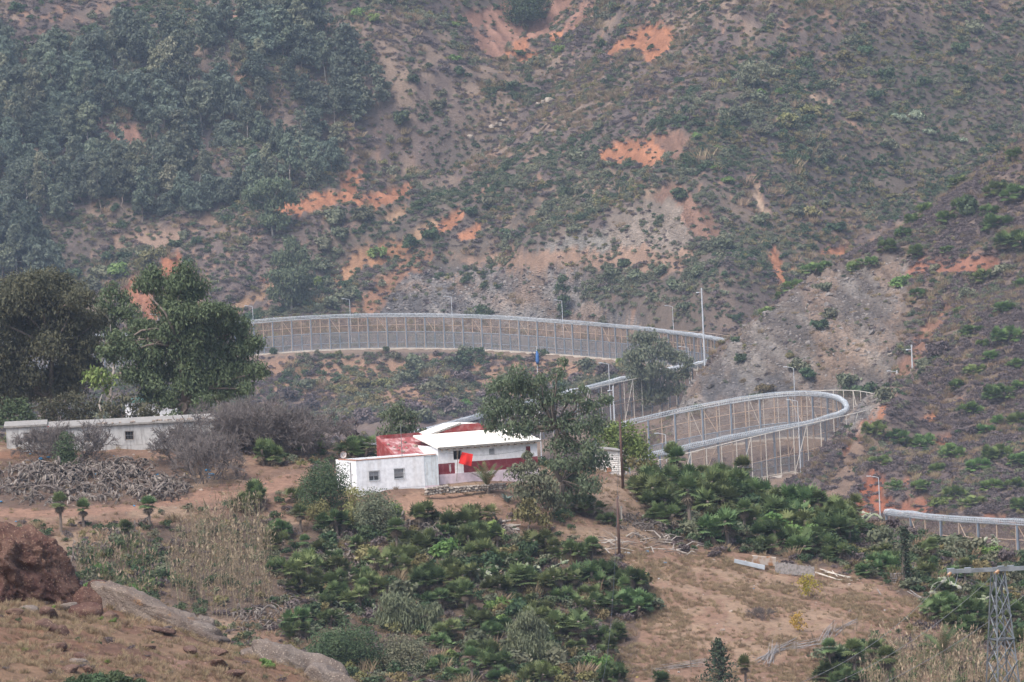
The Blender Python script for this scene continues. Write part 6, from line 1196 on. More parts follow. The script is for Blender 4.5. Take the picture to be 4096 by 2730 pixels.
def window(parent, x0, x1, z0, z1, y, depth=0.18, frame=M_woodg, pane=M_glass, bars=0, mull=False, shutter=0.0, grid=None):
    w = MB(); f = 0.06
    for (a, b2, c, d_) in ((x0, x1, z0, z0 + f), (x0, x1, z1 - f, z1), (x0, x0 + f, z0 + f, z1 - f), (x1 - f, x1, z0 + f, z1 - f)): w.box(((a + b2) / 2, y + depth * 0.6, (c + d_) / 2), (b2 - a, 0.06, d_ - c))
    if mull: w.box(((x0 + x1) / 2, y + depth * 0.6, (z0 + z1) / 2), (0.05, 0.05, z1 - z0 - 2 * f))
    o = link('window', w.mesh('window', [frame]), parent)
    p = MB(); p.box(((x0 + x1) / 2, y + depth * 0.9, (z0 + z1) / 2), (x1 - x0 - 0.02, 0.02, z1 - z0 - 0.02)); link('pane', p.mesh('pane', [pane]), o)
    if shutter:
        p = MB(); k = 9
        for i in range(k): zz = z1 - f - (i + 0.5) * (z1 - z0 - f) * shutter / k; p.box(((x0 + x1) / 2, y + depth * 0.75, zz), (x1 - x0 - 2 * f, 0.03, (z1 - z0) * shutter / k * 0.86))
        link('roller_shutter', p.mesh('roller_shutter', [M_shut]), o)
    if bars:
        p = MB()
        for i in range(bars): xx = x0 - 0.04 + (x1 - x0 + 0.08) * i / (bars - 1); p.tube([(xx, y - 0.07, z0 - 0.06), (xx, y - 0.07, z1 + 0.06)], 0.014, 5)
        for zz in (z0 - 0.06, (z0 + z1) / 2, z1 + 0.06): p.tube([(x0 - 0.04, y - 0.07, zz), (x1 + 0.04, y - 0.07, zz)], 0.016, 5)
        link('window_grille', p.mesh('window_grille', [M_bar]), o)
    if grid:
        p = MB()
        for i in range(grid):
            f_ = i / (grid - 1); p.tube([(x0 + (x1 - x0) * f_, y + 0.02, z0), (x1, y + 0.02, z0 + (z1 - z0) * (1 - f_))], 0.018, 4); p.tube([(x0, y + 0.03, z0 + (z1 - z0) * f_), (x0 + (x1 - x0) * (1 - f_), y + 0.03, z1)], 0.018, 4)
            p.tube([(x0 + (x1 - x0) * f_, y + 0.02, z1), (x1, y + 0.02, z0 + (z1 - z0) * f_)], 0.018, 4); p.tube([(x0, y + 0.03, z0 + (z1 - z0) * f_), (x0 + (x1 - x0) * f_, y + 0.03, z0)], 0.018, 4)
        link('window_lattice', p.mesh('window_lattice', [M_white]), o)
    return o
# ---- long shed
FR = Frame(28, 1806, 575, 4); sh = thing('long_shed', 'long low weathered grey shed with dark small windows and flat slab roof', 'shed', FR.o, FR.a)
XA = FR.X(196, 0); XE = FR.X(905, 0); HA = FR.z(0, 0, 1714); HB = FR.z(FR.X(400, 0), 0, 1706)
w = MB(); x0 = FR.X(99, 0); x1 = FR.X(121, 0); zc = FR.z(x0, 0, 1737)
wall_holes(w, XA - 0.1, HA, [(x0, x1, zc - 0.12, zc + 0.12)], 0.25, org=(0, 0.3, 0)); w.box((0.125, 3.2, HA / 2), (0.25, 5.3, HA)); w.box(((XA - 0.1) / 2, 0.55, -1.0), (XA - 0.1, 0.5, 2.0), 0); link('wall', w.mesh('wall', [M_shed]), sh)
WN = []
for (pa, pb, ya, yb) in ((337, 369, 1735, 1769), (501, 534, 1727, 1761), (676, 708, 1718, 1752), (845, 872, 1714, 1744)):
    WN.append((FR.X(pa, 0) - XA, FR.X(pb, 0) - XA, FR.z(FR.X(pa, 0), 0, yb), FR.z(FR.X(pa, 0), 0, ya)))
w = MB(); wall_holes(w, XE - XA, HB, WN, 0.25, org=(XA, 0, 0)); w.box((XA + (XE - XA) / 2, 0.25, -1.0), (XE - XA, 0.46, 2.0)); w.box((XE - 0.125, 3.1, HB / 2), (0.25, 5.6, HB)); w.box((XA + 0.125, 3.1, HB / 2), (0.25, 5.6, HB)); link('wall', w.mesh('wall', [M_shed]), sh)
window(sh, x0, x1, zc - 0.12, zc + 0.12, 0.3, pane=M_room_shade)
for i, (a, b2, c, d_) in enumerate(WN): window(sh, XA + a, XA + b2, c, d_, 0.0, pane=M_room_shade, frame=M_wood, bars=4 if i == 1 else 0)
rf = MB()
for (xa, xb, y0, hz0, rise) in ((-0.2, XA - 0.12, 0.1, HA, 0.2), (XA - 0.1, XE + 0.25, -0.25, HB, 0.25)):
    rf.add([(xa, y0, hz0 + 0.02), (xb, y0, hz0 + 0.02), (xb, 6.2, hz0 + rise), (xa, 6.2, hz0 + rise), (xa, y0, hz0 + 0.2), (xb, y0, hz0 + 0.2), (xb, 6.2, hz0 + rise + 0.18), (xa, 6.2, hz0 + rise + 0.18)], [(0, 3, 2, 1), (4, 5, 6, 7), (0, 1, 5, 4), (1, 2, 6, 5), (2, 3, 7, 6), (3, 0, 4, 7)])
link('roof', rf.mesh('roof', [M_slab]), sh)
for i in range(26):
    xx = RNG.uniform(XA + 5, XE - 1); s_ = RNG.uniform(0.08, 0.2); link('roof_stone', ST[i % 4], sh, (xx, RNG.uniform(-0.1, 0.6), HB + 0.27), (0, 0, RNG.random() * 6), s_ * 1.6)
po = MB(); po.box((XA - 0.02, -0.12, 1.1), (0.16, 0.12, 2.5)); link('red_post', po.mesh('red_post', [M_redp]), sh)
# ---- house
HF = Frame(1430, 1966, 552.5, 28)
hs_ = thing('white_house', 'white flat-roofed house block with two barred windows', 'house', HF.o, HF.a)
h1 = HF.z(0, 0, 1845); X1 = HF.X(1752, 0, 3.0); Y1 = 4.2
def hole(F_, pa, pb, ya, yb, Y): xa = F_.X(pa, Y); return (xa, F_.X(pb, Y), F_.z(xa, Y, yb), F_.z(xa, Y, ya))
wn = [hole(HF, 1478, 1517, 1888, 1925, 0), hole(HF, 1578, 1617, 1878, 1917, 0)]
Xm = HF.X(1698, 0, 1.5)
w = MB(); wall_holes(w, Xm, h1, wn, 0.3); w.box((0.15, 0.3 + (Y1 - 0.3) / 2, h1 / 2), (0.3, Y1 - 0.3, h1 - 0.004)); w.box((X1 / 2, Y1 + 0.152, h1 / 2), (X1, 0.3, h1 - 0.004)); w.box((Xm / 2, 0.18, -1.2), (Xm, 0.32, 2.4)); w.box((0.17, Y1 / 2 + 0.2, -1.2), (0.3, Y1, 2.4)); link('wall', w.mesh('wall', [M_wash]), hs_)
w = MB(); w.box(((Xm + X1) / 2, 0.2, h1 / 2 - 0.02), (X1 - Xm - 0.01, 0.3, h1 - 0.04)); w.box((X1 - 0.15, 0.35 + (Y1 - 0.35) / 2, h1 / 2), (0.3, Y1 - 0.36, h1 - 0.05)); link('wall', w.mesh('wall', [M_washb]), hs_)['label'] = 'bluish patched end of the wall'
w = MB(); w.box(((Xm + X1) / 2, 0.2, -1.2), (X1 - Xm - 0.01, 0.34, 2.38)); link('plinth', w.mesh('plinth', [M_pink]), hs_)
w = MB(); w.box((X1 / 2, Y1 / 2 + 0.15, h1 - 0.25), (X1 - 0.6, Y1 - 0.31, 0.1)); link('roof', w.mesh('roof', [M_slab]), hs_)
k = 0; xx = 0.15
while xx < X1 - 0.3:                                                  # tiles capping the parapet
    t = MB(); t.box((xx, 0.18, h1 + 0.045), (0.36, 0.42, 0.07)); link('coping_tile', t.mesh('coping_tile', [M_tile]), hs_); xx += 0.385
for i in range(9):
    t = MB(); t.box((0.18, 0.6 + i * 0.4, h1 + 0.045), (0.42, 0.37, 0.07)); link('coping_tile', t.mesh('coping_tile', [M_tile]), hs_)
window(hs_, *wn[0], 0.0, frame=M_white, mull=True, shutter=0.48, bars=9); window(hs_, *wn[1], 0.0, frame=M_white, shutter=0.78, bars=9)
w = MB(); w.tube([(0.9, -0.06, 0.2), (0.9, -0.06, h1 - 0.35), (0.55, -0.06, h1 - 0.3)], 0.03, 6)
dp = MB(); dp.tube([(-0.05, 1.2, 0.1), (-0.05, 1.2, h1 - 0.2), (-0.05, 1.9, h1 - 0.2)], 0.03, 6); link('drain_pipe', dp.mesh('drain_pipe', [M_black]), hs_)
ds = thing('satellite_dish', 'rusty white satellite dish on the corner of the white house', 'satellite dish', tuple(np.array(HF.w(0.3, 3.4)) ) + (HF.o[2] + h1 + 0.05,), HF.a)
b_ = MB(); V = []; Fs = []
for i in range(5):
    rr = 0.36 * i / 4
    for j in range(16): th_ = j * math.pi / 8; V.append((rr * math.cos(th_), -0.05 - 0.16 * (1 - (rr / 0.36) ** 2) * -1, 0.45 + rr * math.sin(th_)))
for i in range(4):
    for j in range(16): Fs.append((i * 16 + j, i * 16 + (j + 1) % 16, (i + 1) * 16 + (j + 1) % 16, (i + 1) * 16 + j))
b_.add(V, Fs); link('dish', b_.mesh('dish', [mat('rust_streaked_white_dish', (0.6, 0.58, 0.55), 0.6, 0, 0.1, 3, col2=(0.38, 0.17, 0.08), thr=(0.5, 0.62))], True), ds)
b_ = MB(); b_.tube([(0, 0.1, 0), (0, 0.1, 0.45)], 0.03, 6); b_.tube([(0, 0.1, 0.2), (0, -0.4, 0.5)], 0.015, 5); link('mount', b_.mesh('mount', [M_bar]), ds)
# ---- red tin roofed room
Yr = Y1 + 0.32; Xr = HF.X(1569, Yr, 3.5); Xq = HF.X(1750, Yr, 3.5); Yb = Yr + 3.4; zl = HF.z(Xr, Yr, 1830); zh = HF.z(HF.X(1504, Yb, 4.5), Yb, 1757)
rr_ = thing('red_roofed_room', 'small red-walled room with flaking red corrugated roof weighted by stones', 'house', tuple(np.array(HF.w(Xr, Yr))) + (HF.o[2],), HF.a); LX = Xq - Xr; LY = Yb - Yr
w = MB()
for xa, xb in ((0, 0.28), (LX - 0.28, LX)):
    w.add([(xa, 0, -0.5), (xb, 0, -0.5), (xb, LY, -0.5), (xa, LY, -0.5), (xa, 0, zl + 0.25), (xb, 0, zl + 0.25), (xb, LY, zh + 0.25), (xa, LY, zh + 0.25)], [(0, 3, 2, 1), (4, 5, 6, 7), (0, 1, 5, 4), (1, 2, 6, 5), (2, 3, 7, 6), (3, 0, 4, 7)])
w.box((LX / 2, LY - 0.12, (zh + 0.3) / 2 - 0.25), (LX - 0.57, 0.24, zh + 0.85)); w.box((LX / 2, 0.12, zl / 2 - 0.3), (LX - 0.57, 0.24, zl + 0.4)); link('wall', w.mesh('wall', [M_redp]), rr_)
nS = 9
for i in range(nS):                                                   # corrugated sheets side by side
    t = MB(); xa = 0.3 + (LX - 0.6) * i / nS; xb = 0.3 + (LX - 0.6) * (i + 1) / nS - 0.01; m_ = 4; V = []; Fs = []
    for q in range(m_ * 2 + 1):
        x_ = xa + (xb - xa) * q / (m_ * 2); dz = 0.035 if q % 2 else -0.02
        V += [(x_, -0.15, zl - 0.02 + dz), (x_, LY - 0.25, zh - 0.05 + dz)]
    Fs = [(2 * q, 2 * q + 2, 2 * q + 3, 2 * q + 1) for q in range(m_ * 2)]; t.add(V, Fs); link('roof_sheet', t.mesh('roof_sheet', [M_tin]), rr_)
for fx, fy, s_ in [(0.12, 0.62, .17), (0.2, 0.45, .15), (0.33, 0.5, .14), (0.3, 0.22, .2), (0.4, 0.62, .13), (0.45, 0.4, .14), (0.52, 0.68, .18), (0.66, 0.45, .26), (0.86, 0.3, .24), (0.9, 0.6, .22), (0.72, 0.2, .12), (0.24, 0.32, .12)]:
    link('roof_stone', ST[int(s_ * 100) % 4], rr_, (LX * fx, LY * fy, zl + (zh - zl) * fy + 0.08), (0, 0, fx * 9), s_ * 1.3)
mast = MB(); q = HF.w(HF.X(1606, Y1 - 0.5, 4), Y1 - 0.5); zt = HF.z(HF.X(1606, Y1 - 0.5, 4), Y1 - 0.5, 1697); mast.tube([(0, 0, 0), (0, 0, zt - h1 + 0.25)], 0.035, 6); mast.tube([(-0.5, 0, zt - h1), (0.5, 0, zt - h1)], 0.012, 4)
tag(link('antenna_mast', mast.mesh('antenna_mast', [M_bar]), None, (q[0], q[1], HF.o[2] + h1 - 0.22)), 'thin dark antenna pole on the white house roof', 'antenna')
# ---- long gabled house
Yg = 1.6; Xg0 = HF.X(1753, Yg, 2); Xg1 = HF.X(2150, Yg, 2); ze = HF.z(Xg0, Yg, 1797); LG = Xg1 - Xg0; zb0 = HF.z(Xg0, Yg, 1900)
gh = thing('gabled_house', 'long white house with maroon wall band, cream roof and red upper gable', 'house', tuple(np.array(HF.w(Xg0, Yg))) + (HF.o[2],), HF.a)
def gx(px): return HF.X(px, Yg, 2.5) - Xg0
def gz(px, py): return HF.z(HF.X(px, Yg, 2.5), Yg, py)
wn2 = [(gx(1814), gx(1848), gz(1831, 1840), gz(1831, 1803)), (gx(1957), gx(1979), gz(1968, 1820), gz(1968, 1795)), (gx(2104), gx(2122), gz(2110, 1812), gz(2110, 1786))]
zb1 = gz(1800, 1853)
w = MB(); hol = [(a, b2, c - zb1, d_ - zb1) for a, b2, c, d_ in wn2]; wall_holes(w, LG, ze - zb1, hol, 0.35, org=(0, 0, zb1)); w.box((LG - 0.175, 2.9, ze / 2 + 0.1), (0.35, 5.0, ze + 0.2)); w.box((0.175, 2.9, ze / 2 + 0.1), (0.35, 5.0, ze + 0.2)); w.box((LG / 2, 5.4, ze / 2 + 0.3), (LG - 0.71, 0.3, ze + 0.6)); link('wall', w.mesh('wall', [M_wash]), gh)
w = MB(); w.box((LG / 2, 0.17, (zb0 + zb1) / 2), (LG, 0.37, zb1 - zb0 - 0.004)); link('maroon_band', w.mesh('maroon_band', [M_redd]), gh)
w = MB(); w.box((LG / 2, 0.12, zb0 / 2 - 0.6), (LG, 0.55, zb0 + 1.2 - 0.004)); link('plinth', w.mesh('plinth', [M_pink]), gh)
w = MB(); w.box((gx(1831) + 0.1, -0.03, (zb0 + zb1) / 2 + 0.05), (0.95, 0.05, zb1 - zb0 + 0.1)); link('white_panel', w.mesh('white_panel', [M_wash]), gh)
# painted leaf sprig
w = MB(); xs_ = gx(1798); z0_ = zb0 + 0.12
w.box((xs_, -0.022, z0_ + 0.38), (0.03, 0.012, 0.76))
for i in range(6):
    for sg in (-1, 1):
        c = np.array([xs_, -0.022, z0_ + 0.12 + i * 0.12]); e = np.array([sg * 0.13, 0, 0.1]); p_ = np.array([-0.02 * sg, 0, 0.03]); w.add([c, c + e * 0.5 - p_, c + e, c + e * 0.5 + p_], [(0, 1, 2, 3)])
link('painted_sprig', w.mesh('painted_sprig', [M_wash]), gh)
window(gh, *wn2[0], 0.0, 0.25, frame=M_woodg, pane=M_room_shade, mull=True); window(gh, *wn2[1], 0.0, 0.2, frame=M_woodg, pane=M_glass, grid=6); window(gh, *wn2[2], 0.0, 0.1, frame=M_redd, pane=M_redd)
zr_ = HF.z(HF.X(1850, Yg + 4.6, 4), Yg + 4.6, 1735)
r_ = MB(); r_.add([(-0.15, -0.35, ze - 0.02), (LG + 0.3, -0.35, ze - 0.02), (LG + 0.3, 4.9, zr_), (-0.15, 4.9, zr_), (-0.15, -0.35, ze + 0.16), (LG + 0.3, -0.35, ze + 0.16), (LG + 0.3, 4.9, zr_ + 0.16), (-0.15, 4.9, zr_ + 0.16)], [(0, 3, 2, 1), (4, 5, 6, 7), (1, 2, 6, 5), (2, 3, 7, 6), (3, 0, 4, 7)]); r_.add([(-0.15, -0.352, ze - 0.03), (LG + 0.3, -0.352, ze - 0.03), (LG + 0.3, -0.352, ze + 0.17), (-0.15, -0.352, ze + 0.17)], [(0, 1, 2, 3)], 1); link('roof', r_.mesh('roof', [M_roofw, M_slab]), gh)
nb = 15
for i in range(nb):
    t = MB(); t.tube([(0.3 + (LG - 0.6) * i / (nb - 1), -0.42, ze - 0.1), (0.3 + (LG - 0.6) * i / (nb - 1), 0.1, ze - 0.09)], 0.06, 6); link('rafter_end', t.mesh('rafter_end', [M_wood]), gh)
rd = MB(); rd.box((gx(2045), 2.2, (ze + zr_) / 2 + 0.12), (0.28, 5.3, 0.1)); 
# red upper block behind
Yu = Yg + 5.0
def ux(px): return HF.X(px, Yu, 5) - Xg0
def uz(px, py): return HF.z(HF.X(px, Yu, 5), Yu, py)
prof = [(1712, 1752), (1716, 1744), (1845, 1697), (1912, 1693), (2000, 1725), (2008, 1752)]
pts = [(ux(p), uz(p, q)) for p, q in prof]; ub = MB(); n_ = len(pts)
V = [(x_, 5.0, z_) for x_, z_ in pts] + [(x_, 8.6, z_) for x_, z_ in pts] + [(pts[0][0], 5.0, 0.5), (pts[-1][0], 5.0, 0.5), (pts[0][0], 8.6, 0.5), (pts[-1][0], 8.6, 0.5)]
ub.add(V, [tuple(range(n_))[::-1] + (2 * n_, 2 * n_ + 1), tuple(range(n_, 2 * n_)) + (2 * n_ + 3, 2 * n_ + 2)], 0); ub.add(V, [(i, i + 1, i + 1 + n_, i + n_) for i in range(n_ - 1)] + [(2 * n_, 0, n_, 2 * n_ + 2), (2 * n_ + 1, 2 * n_ + 3, 2 * n_ - 1, n_ - 1)], 1)
link('upper_gable', ub.mesh('upper_gable', [M_redp, M_roofw]), gh)
for i in range(8):
    f = i / 8; f2 = (i + 0.9) / 8; a = np.array(pts[1]) * (1 - f) + np.array(pts[2]) * f; b2 = np.array(pts[1]) * (1 - f2) + np.array(pts[2]) * f2
    t = MB(); t.tube([(a[0], 5.0, a[1] + 0.05), (b2[0], 5.0, b2[1] + 0.07)], 0.12, 6); link('verge_tile', t.mesh('verge_tile', [M_slab]), gh)
# ---- washing line with towel
lp = MB(); pa = np.array(HF.w(Xg0 + 0.3, Yg - 0.9)); pb = np.array(HF.w(Xg0 + gx(2080), Yg - 0.7)); za = HF.o[2] + HF.z(Xg0 + 0.3, Yg - 0.9, 1812); zbb = HF.o[2] + HF.z(Xg0 + gx(2080), Yg - 0.7, 1802)
pts_ = [np.array([pa[0] + (pb[0] - pa[0]) * t, pa[1] + (pb[1] - pa[1]) * t, za + (zbb - za) * t - 0.35 * math.sin(math.pi * t)]) for t in np.linspace(0, 1, 12)]
lp.tube(pts_, 0.012, 4); tag(link('washing_line', lp.mesh('washing_line', [M_black])), 'thin sagging washing line before the maroon-banded wall', 'washing line')
tc_ = [at(px, py, float(pts_[3][1]) - 0.15) for px, py in ((1848, 1809), (1892, 1818), (1885, 1866), (1834, 1854))]; nu, nv = 14, 10; V = []
for side in (0, 1):
    for j in range(nv + 1):
        for i in range(nu + 1):
            u, v = i / nu, j / nv; p = (tc_[0] * (1 - u) + tc_[1] * u) * (1 - v) + (tc_[3] * (1 - u) + tc_[2] * u) * v; p = p + np.array([0, 0.07 * math.sin(u * 9 + 0.5) * (0.3 + v) + 0.05 * math.sin(v * 4 + u * 3) + side * 0.015, 0]); V.append(p)
Fs = []; M_ = (nu + 1) * (nv + 1)
for j in range(nv):
    for i in range(nu): a = j * (nu + 1) + i; Fs += [(a, a + 1, a + nu + 2, a + nu + 1), (a + M_, a + M_ + nu + 1, a + M_ + nu + 2, a + M_ + 1)]
tag(link('towel', mesh_np('towel', np.array(V), np.array(Fs), [M_cloth], smooth=True)), 'bright red towel hanging before the white house wall', 'towel')
b_ = MB(); q0 = at(1826, 1905, float(pts_[3][1]) - 0.1); q1 = at(1832, 1802, float(pts_[3][1]) - 0.1); b_.tube([q0 - (0, 0, 0.5), q1], 0.03, 6); tag(link('line_prop', b_.mesh('line_prop', [M_wood])), 'thin wooden prop holding up the washing line', 'pole')
# ---- dry stone wall below the house
def stone_row(pa, pb, d0, d1, rows_, label, seed, hgt):
    a = at(pa[0], pa[1], d0); b2 = at(pb[0], pb[1], d1); r = np.random.default_rng(seed); L = np.linalg.norm(b2 - a); th = thing('dry_stone_wall', label, 'wall', a, 0); dv = (b2 - a) / L; rz = math.atan2(dv[1], dv[0])
    core = MB(); core.box((0, 0, 0), (1, 1, 1)); 
    for k in range(rows_):
        x_ = 0
        while x_ < L:
            wd = r.uniform(0.2, 0.5); h_ = hgt / rows_; c = dv * (x_ + wd / 2) + np.array([0, r.normal() * 0.05, h_ * (k + 0.5)]); link('stone', WST[r.integers(0, 5)], th, c, (r.normal() * 0.15, r.normal() * 0.15, rz + r.normal() * 0.2), (wd * 0.56, 0.28, h_ * 0.75)); x_ += wd
    return th
M_wst = mat('pale_wall_stone', (0.27, 0.235, 0.20), 0.95, 0, 0.25, 2.0, 0.4, objvar=0.3)
WST = [stone_mesh(80 + i, 'wall_stone', M_wst, 2, 0.2, 0.95) for i in range(5)]
stone_row((1700, 1985), (1782, 1972), 552, 553.5, 3, 'short dry stone wall at the right foot of the white house', 11, 0.75)
stone_row((1785, 1976), (2015, 1958), 553.5, 557, 3, 'long dry stone wall below the maroon-banded house', 12, 0.62)
# ---- hut
UF = Frame(2406, 1893, 578, 12); hut = thing('stone_hut', 'small whitewashed stone hut with sloping slab roof', 'hut', UF.o, UF.a)
xh = UF.X(2486, 0, 1); zl1 = UF.z(0, 0, 1797); zl2 = UF.z(xh, 0, 1808); wx0 = UF.X(2411, 0); wx1 = UF.X(2422, 0); wz0 = UF.z(wx0, 0, 1841); wz1 = UF.z(wx0, 0, 1821)
M_rub = plaster('peeling_whitewash_on_stone', (0.66, 0.62, 0.57), (0.33, 0.27, 0.21), 0.85, 2.2, False)
w = MB(); wall_holes(w, xh, zl2 - 0.05, [(wx0, wx1, wz0, wz1)], 0.3); w.add([(0, 0, zl2 - 0.05), (xh, 0, zl2 - 0.05), (xh, 0, zl2), (0, 0, zl1), (0, 0.3, zl2 - 0.05), (xh, 0.3, zl2 - 0.05), (xh, 0.3, zl2), (0, 0.3, zl1)], [(0, 1, 2, 3), (7, 6, 5, 4), (3, 2, 6, 7)])
w.box((0.15, 1.7, zl2 / 2), (0.3, 2.8, zl2)); w.box((xh - 0.15, 1.7, zl2 / 2 - 0.02), (0.3, 2.8, zl2 - 0.04)); w.box((xh / 2, 3.0, zl2 / 2), (xh, 0.2, zl2 + 0.1)); w.box((xh / 2, 0.18, -0.6), (xh, 0.34, 1.2)); link('wall', w.mesh('wall', [M_rub]), hut)
r = np.random.default_rng(4)
for k in range(9):                                                    # bulging stones of the front
    x_ = 0.05
    while x_ < xh - 0.1:
        wd = r.uniform(0.14, 0.34); zz = 0.12 + k * (zl2 - 0.2) / 9
        if not (wx0 - 0.12 < x_ + wd / 2 < wx1 + 0.12 and wz0 - 0.1 < zz < wz1 + 0.1): link('stone', HST[r.integers(0, 3)] if 'HST' in globals() else WST[0], hut, (x_ + wd / 2, 0.0, zz), (0, r.normal() * 0.1, 0), (wd * 0.52, 0.06, 0.12))
        x_ += wd
for o in hut.children:
    if o.name.startswith('stone'): 
        if 'hut_stone' not in bpy.data.meshes: 
            me = WST[0].copy(); me.name = 'hut_stone'; me.materials.clear(); me.materials.append(mat('whitewashed_stone', (0.66, 0.63, 0.58), 0.95, 0, 0.15, 3.0, 0.3, objvar=0.2))
        o.data = bpy.data.meshes['hut_stone']
window(hut, wx0, wx1, wz0, wz1, 0.0, pane=M_room_shade, frame=M_wood)
w = MB(); w.add([(-0.2, -0.25, zl1 + 0.02), (xh + 0.25, -0.25, zl2 + 0.02), (xh + 0.25, 3.2, zl2 + 0.12), (-0.2, 3.2, zl1 + 0.12), (-0.2, -0.25, zl1 + 0.12), (xh + 0.25, -0.25, zl2 + 0.12), (xh + 0.25, 3.2, zl2 + 0.22), (-0.2, 3.2, zl1 + 0.22)], [(0, 3, 2, 1), (4, 5, 6, 7), (0, 1, 5, 4), (1, 2, 6, 5), (2, 3, 7, 6), (3, 0, 4, 7)]); link('roof', w.mesh('roof', [M_slab]), hut)
w = MB(); w.box((xh * 0.36, -0.04, 0.28), (0.5, 0.1, 0.42)); link('brick_patch', w.mesh('brick_patch', [M_tile]), hut)
# ---- white building behind the trees
WF = Frame(545, 1760, 640, 15); wb = thing('white_building', 'white building with green eaves half hidden behind the huge bushy tree', 'building', WF.o, WF.a)
xw = WF.X(712, 0, 3); zw = WF.z(0, 0, 1612)
w = MB(); wall_holes(w, xw, zw, [(xw * 0.72, xw * 0.92, zw * 0.35, zw * 0.58), (xw * 0.25, xw * 0.42, zw * 0.5, zw * 0.75)], 0.3); w.box((0.15, 3, zw / 2), (0.3, 5.4, zw)); w.box((xw - 0.15, 3, zw / 2), (0.3, 5.4, zw)); link('wall', w.mesh('wall', [M_wash]), wb)
window(wb, xw * 0.72, xw * 0.92, zw * 0.35, zw * 0.58, 0.0, pane=mat('blue_glass', (0.05, 0.09, 0.15), 0.2), frame=M_white); window(wb, xw * 0.25, xw * 0.42, zw * 0.5, zw * 0.75, 0.0, frame=M_white)
w = MB(); w.box((xw / 2, 2.8, zw + 0.15), (xw + 0.6, 6.6, 0.28)); link('roof', w.mesh('roof', [mat('dull_green_fascia', (0.12, 0.22, 0.18), 0.7)]), wb)

# ================================================================== POLES, TOWER, ROCKS, CLUTTER
M_pole = mat('creosoted_pole_wood', (0.105, 0.062, 0.048), 0.9, 0, 0.25, 2.0, 0.2)
def upole(px, pt, pb, d, label, lean=0.0):
    a = at(px + (pb - pt) * 0.047, pb, d); z0 = float(zat(a[0], a[1])); h = at(px, pt, d)[2] - z0; th = thing('utility_pole', label, 'pole', (a[0], a[1], z0), 0, 'wooden utility poles')
    p = MB(); p.tube([(0, 0, -0.5), (lean * h * 0.5, 0, h * 0.5), (lean * h, 0, h)], [0.15, 0.13, 0.1], 9); link('shaft', p.mesh('shaft', [M_pole], True), th)
    c = MB(); c.tube([(lean * h - 0.14, -0.05, h - 0.25), (lean * h + 0.14, -0.05, h - 0.25)], 0.03, 6); c.tube([(lean * h + 0.12, -0.05, h - 0.25), (lean * h + 0.12, -0.05, h - 0.05)], 0.05, 6); link('insulator_bracket', c.mesh('insulator_bracket', [M_bar]), th)
    return np.array([a[0] + lean * h, a[1], z0 + h])
tB = upole(2478, 1658, 1945, 569, 'dark wooden pole beside the whitewashed hut'); tA = upole(2466, 1985, 2250, 541, 'dark wooden pole standing at the top of the bare field', 0.01)
def cable(a, b2, sag, r, name, label, n=22, M=M_black, grp=None):
    a, b2 = np.asarray(a, float), np.asarray(b2, float); c = MB(); c.tube([a + (b2 - a) * t - np.array([0, 0, sag * 4 * t * (1 - t)]) for t in np.linspace(0, 1, n)], r, 4); return tag(link(name, c.mesh(name, [M])), label, 'cable', grp)
cable(tB, tA, 0.5, 0.014, 'pole_cable', 'slack cable between the two wooden poles'); cable(tA - (0, 0, 0.1), at(2400, 2760, 420), 3.0, 0.014, 'pole_cable', 'cable dropping from the field pole down the slope')
st = MB(); q = hit(2487, 2085, 480, 600); st.box((0, 0, 0.7), (0.16, 0.16, 1.5)); tag(link('concrete_stake', st.mesh('concrete_stake', [M_conc]), None, q), 'pale concrete stake beside the field pole', 'stake')
fp = thing('flagpole', 'thin pole with furled blue flag above the leaning eucalyptus', 'flagpole', at(2168, 1870, 588)); zt = at(2157, 1385, 588)[2] - at(2168, 1870, 588)[2]
b_ = MB(); b_.tube([(0, 0, -2), (0, 0, zt)], [0.06, 0.035], 7); link('pole', b_.mesh('pole', [M_white]), fp); b_ = MB(); b_.tube([(0.02, -0.06, zt - 0.5), (0.05, -0.08, zt - 0.8), (0.05, -0.08, zt - 1.6), (0.04, -0.06, zt - 1.85)], [0.06, 0.15, 0.2, 0.1], 8); link('furled_flag', b_.mesh('furled_flag', [mat('faded_blue_cloth', (0.07, 0.16, 0.36), 0.8)], True), fp)
# ---- lattice tower
TD = 262.0; tc0 = at(4014, 2730, TD); gz0 = float(zat(tc0[0], tc0[1])); tw = thing('lattice_tower', 'grey steel lattice power tower with horizontal crossarm', 'pylon', (tc0[0], tc0[1], gz0), math.radians(24)); topz = at(3990, 2283, TD)[2] - gz0
M_gal = mat('weathered_tower_steel', (0.225, 0.24, 0.25), 0.55, 0.3, 0.2, 2.0)
def hw(z): t = z / topz; return 1.35 * (1 - t) + 0.23 * t if z < topz - 5 else 0.23 + (topz - z) / 5 * ((1.35 * (5 / topz) + 0.23 * (1 - 5 / topz)) - 0.23)
def ang(a, b2, wd=0.07):
    m_ = MB(); a = np.asarray(a, float); b2 = np.asarray(b2, float); t = (b2 - a) / np.linalg.norm(b2 - a); s1 = np.cross(t, (0, 0, 1) if abs(t[2]) < 0.95 else (1, 0, 0)); s1 /= np.linalg.norm(s1); s2 = np.cross(t, s1); s1 *= wd; s2 *= wd; e = 0.15
    V = []
    for p in (a, b2): V += [p, p + s1, p + s1 + s2 * e, p + s1 * e + s2 * e, p + s1 * e + s2, p + s2]
    m_.add(V, [(i, (i + 1) % 6, 6 + (i + 1) % 6, 6 + i) for i in range(6)] + [tuple(range(6))[::-1], tuple(range(6, 12))]); return m_.mesh('angle_bar', [M_gal])
lv = [0.0]; zc = topz
lvz = [topz - k * 1.05 for k in range(int(topz / 1.05) + 1)][::-1]; lvz[0] = 0.0
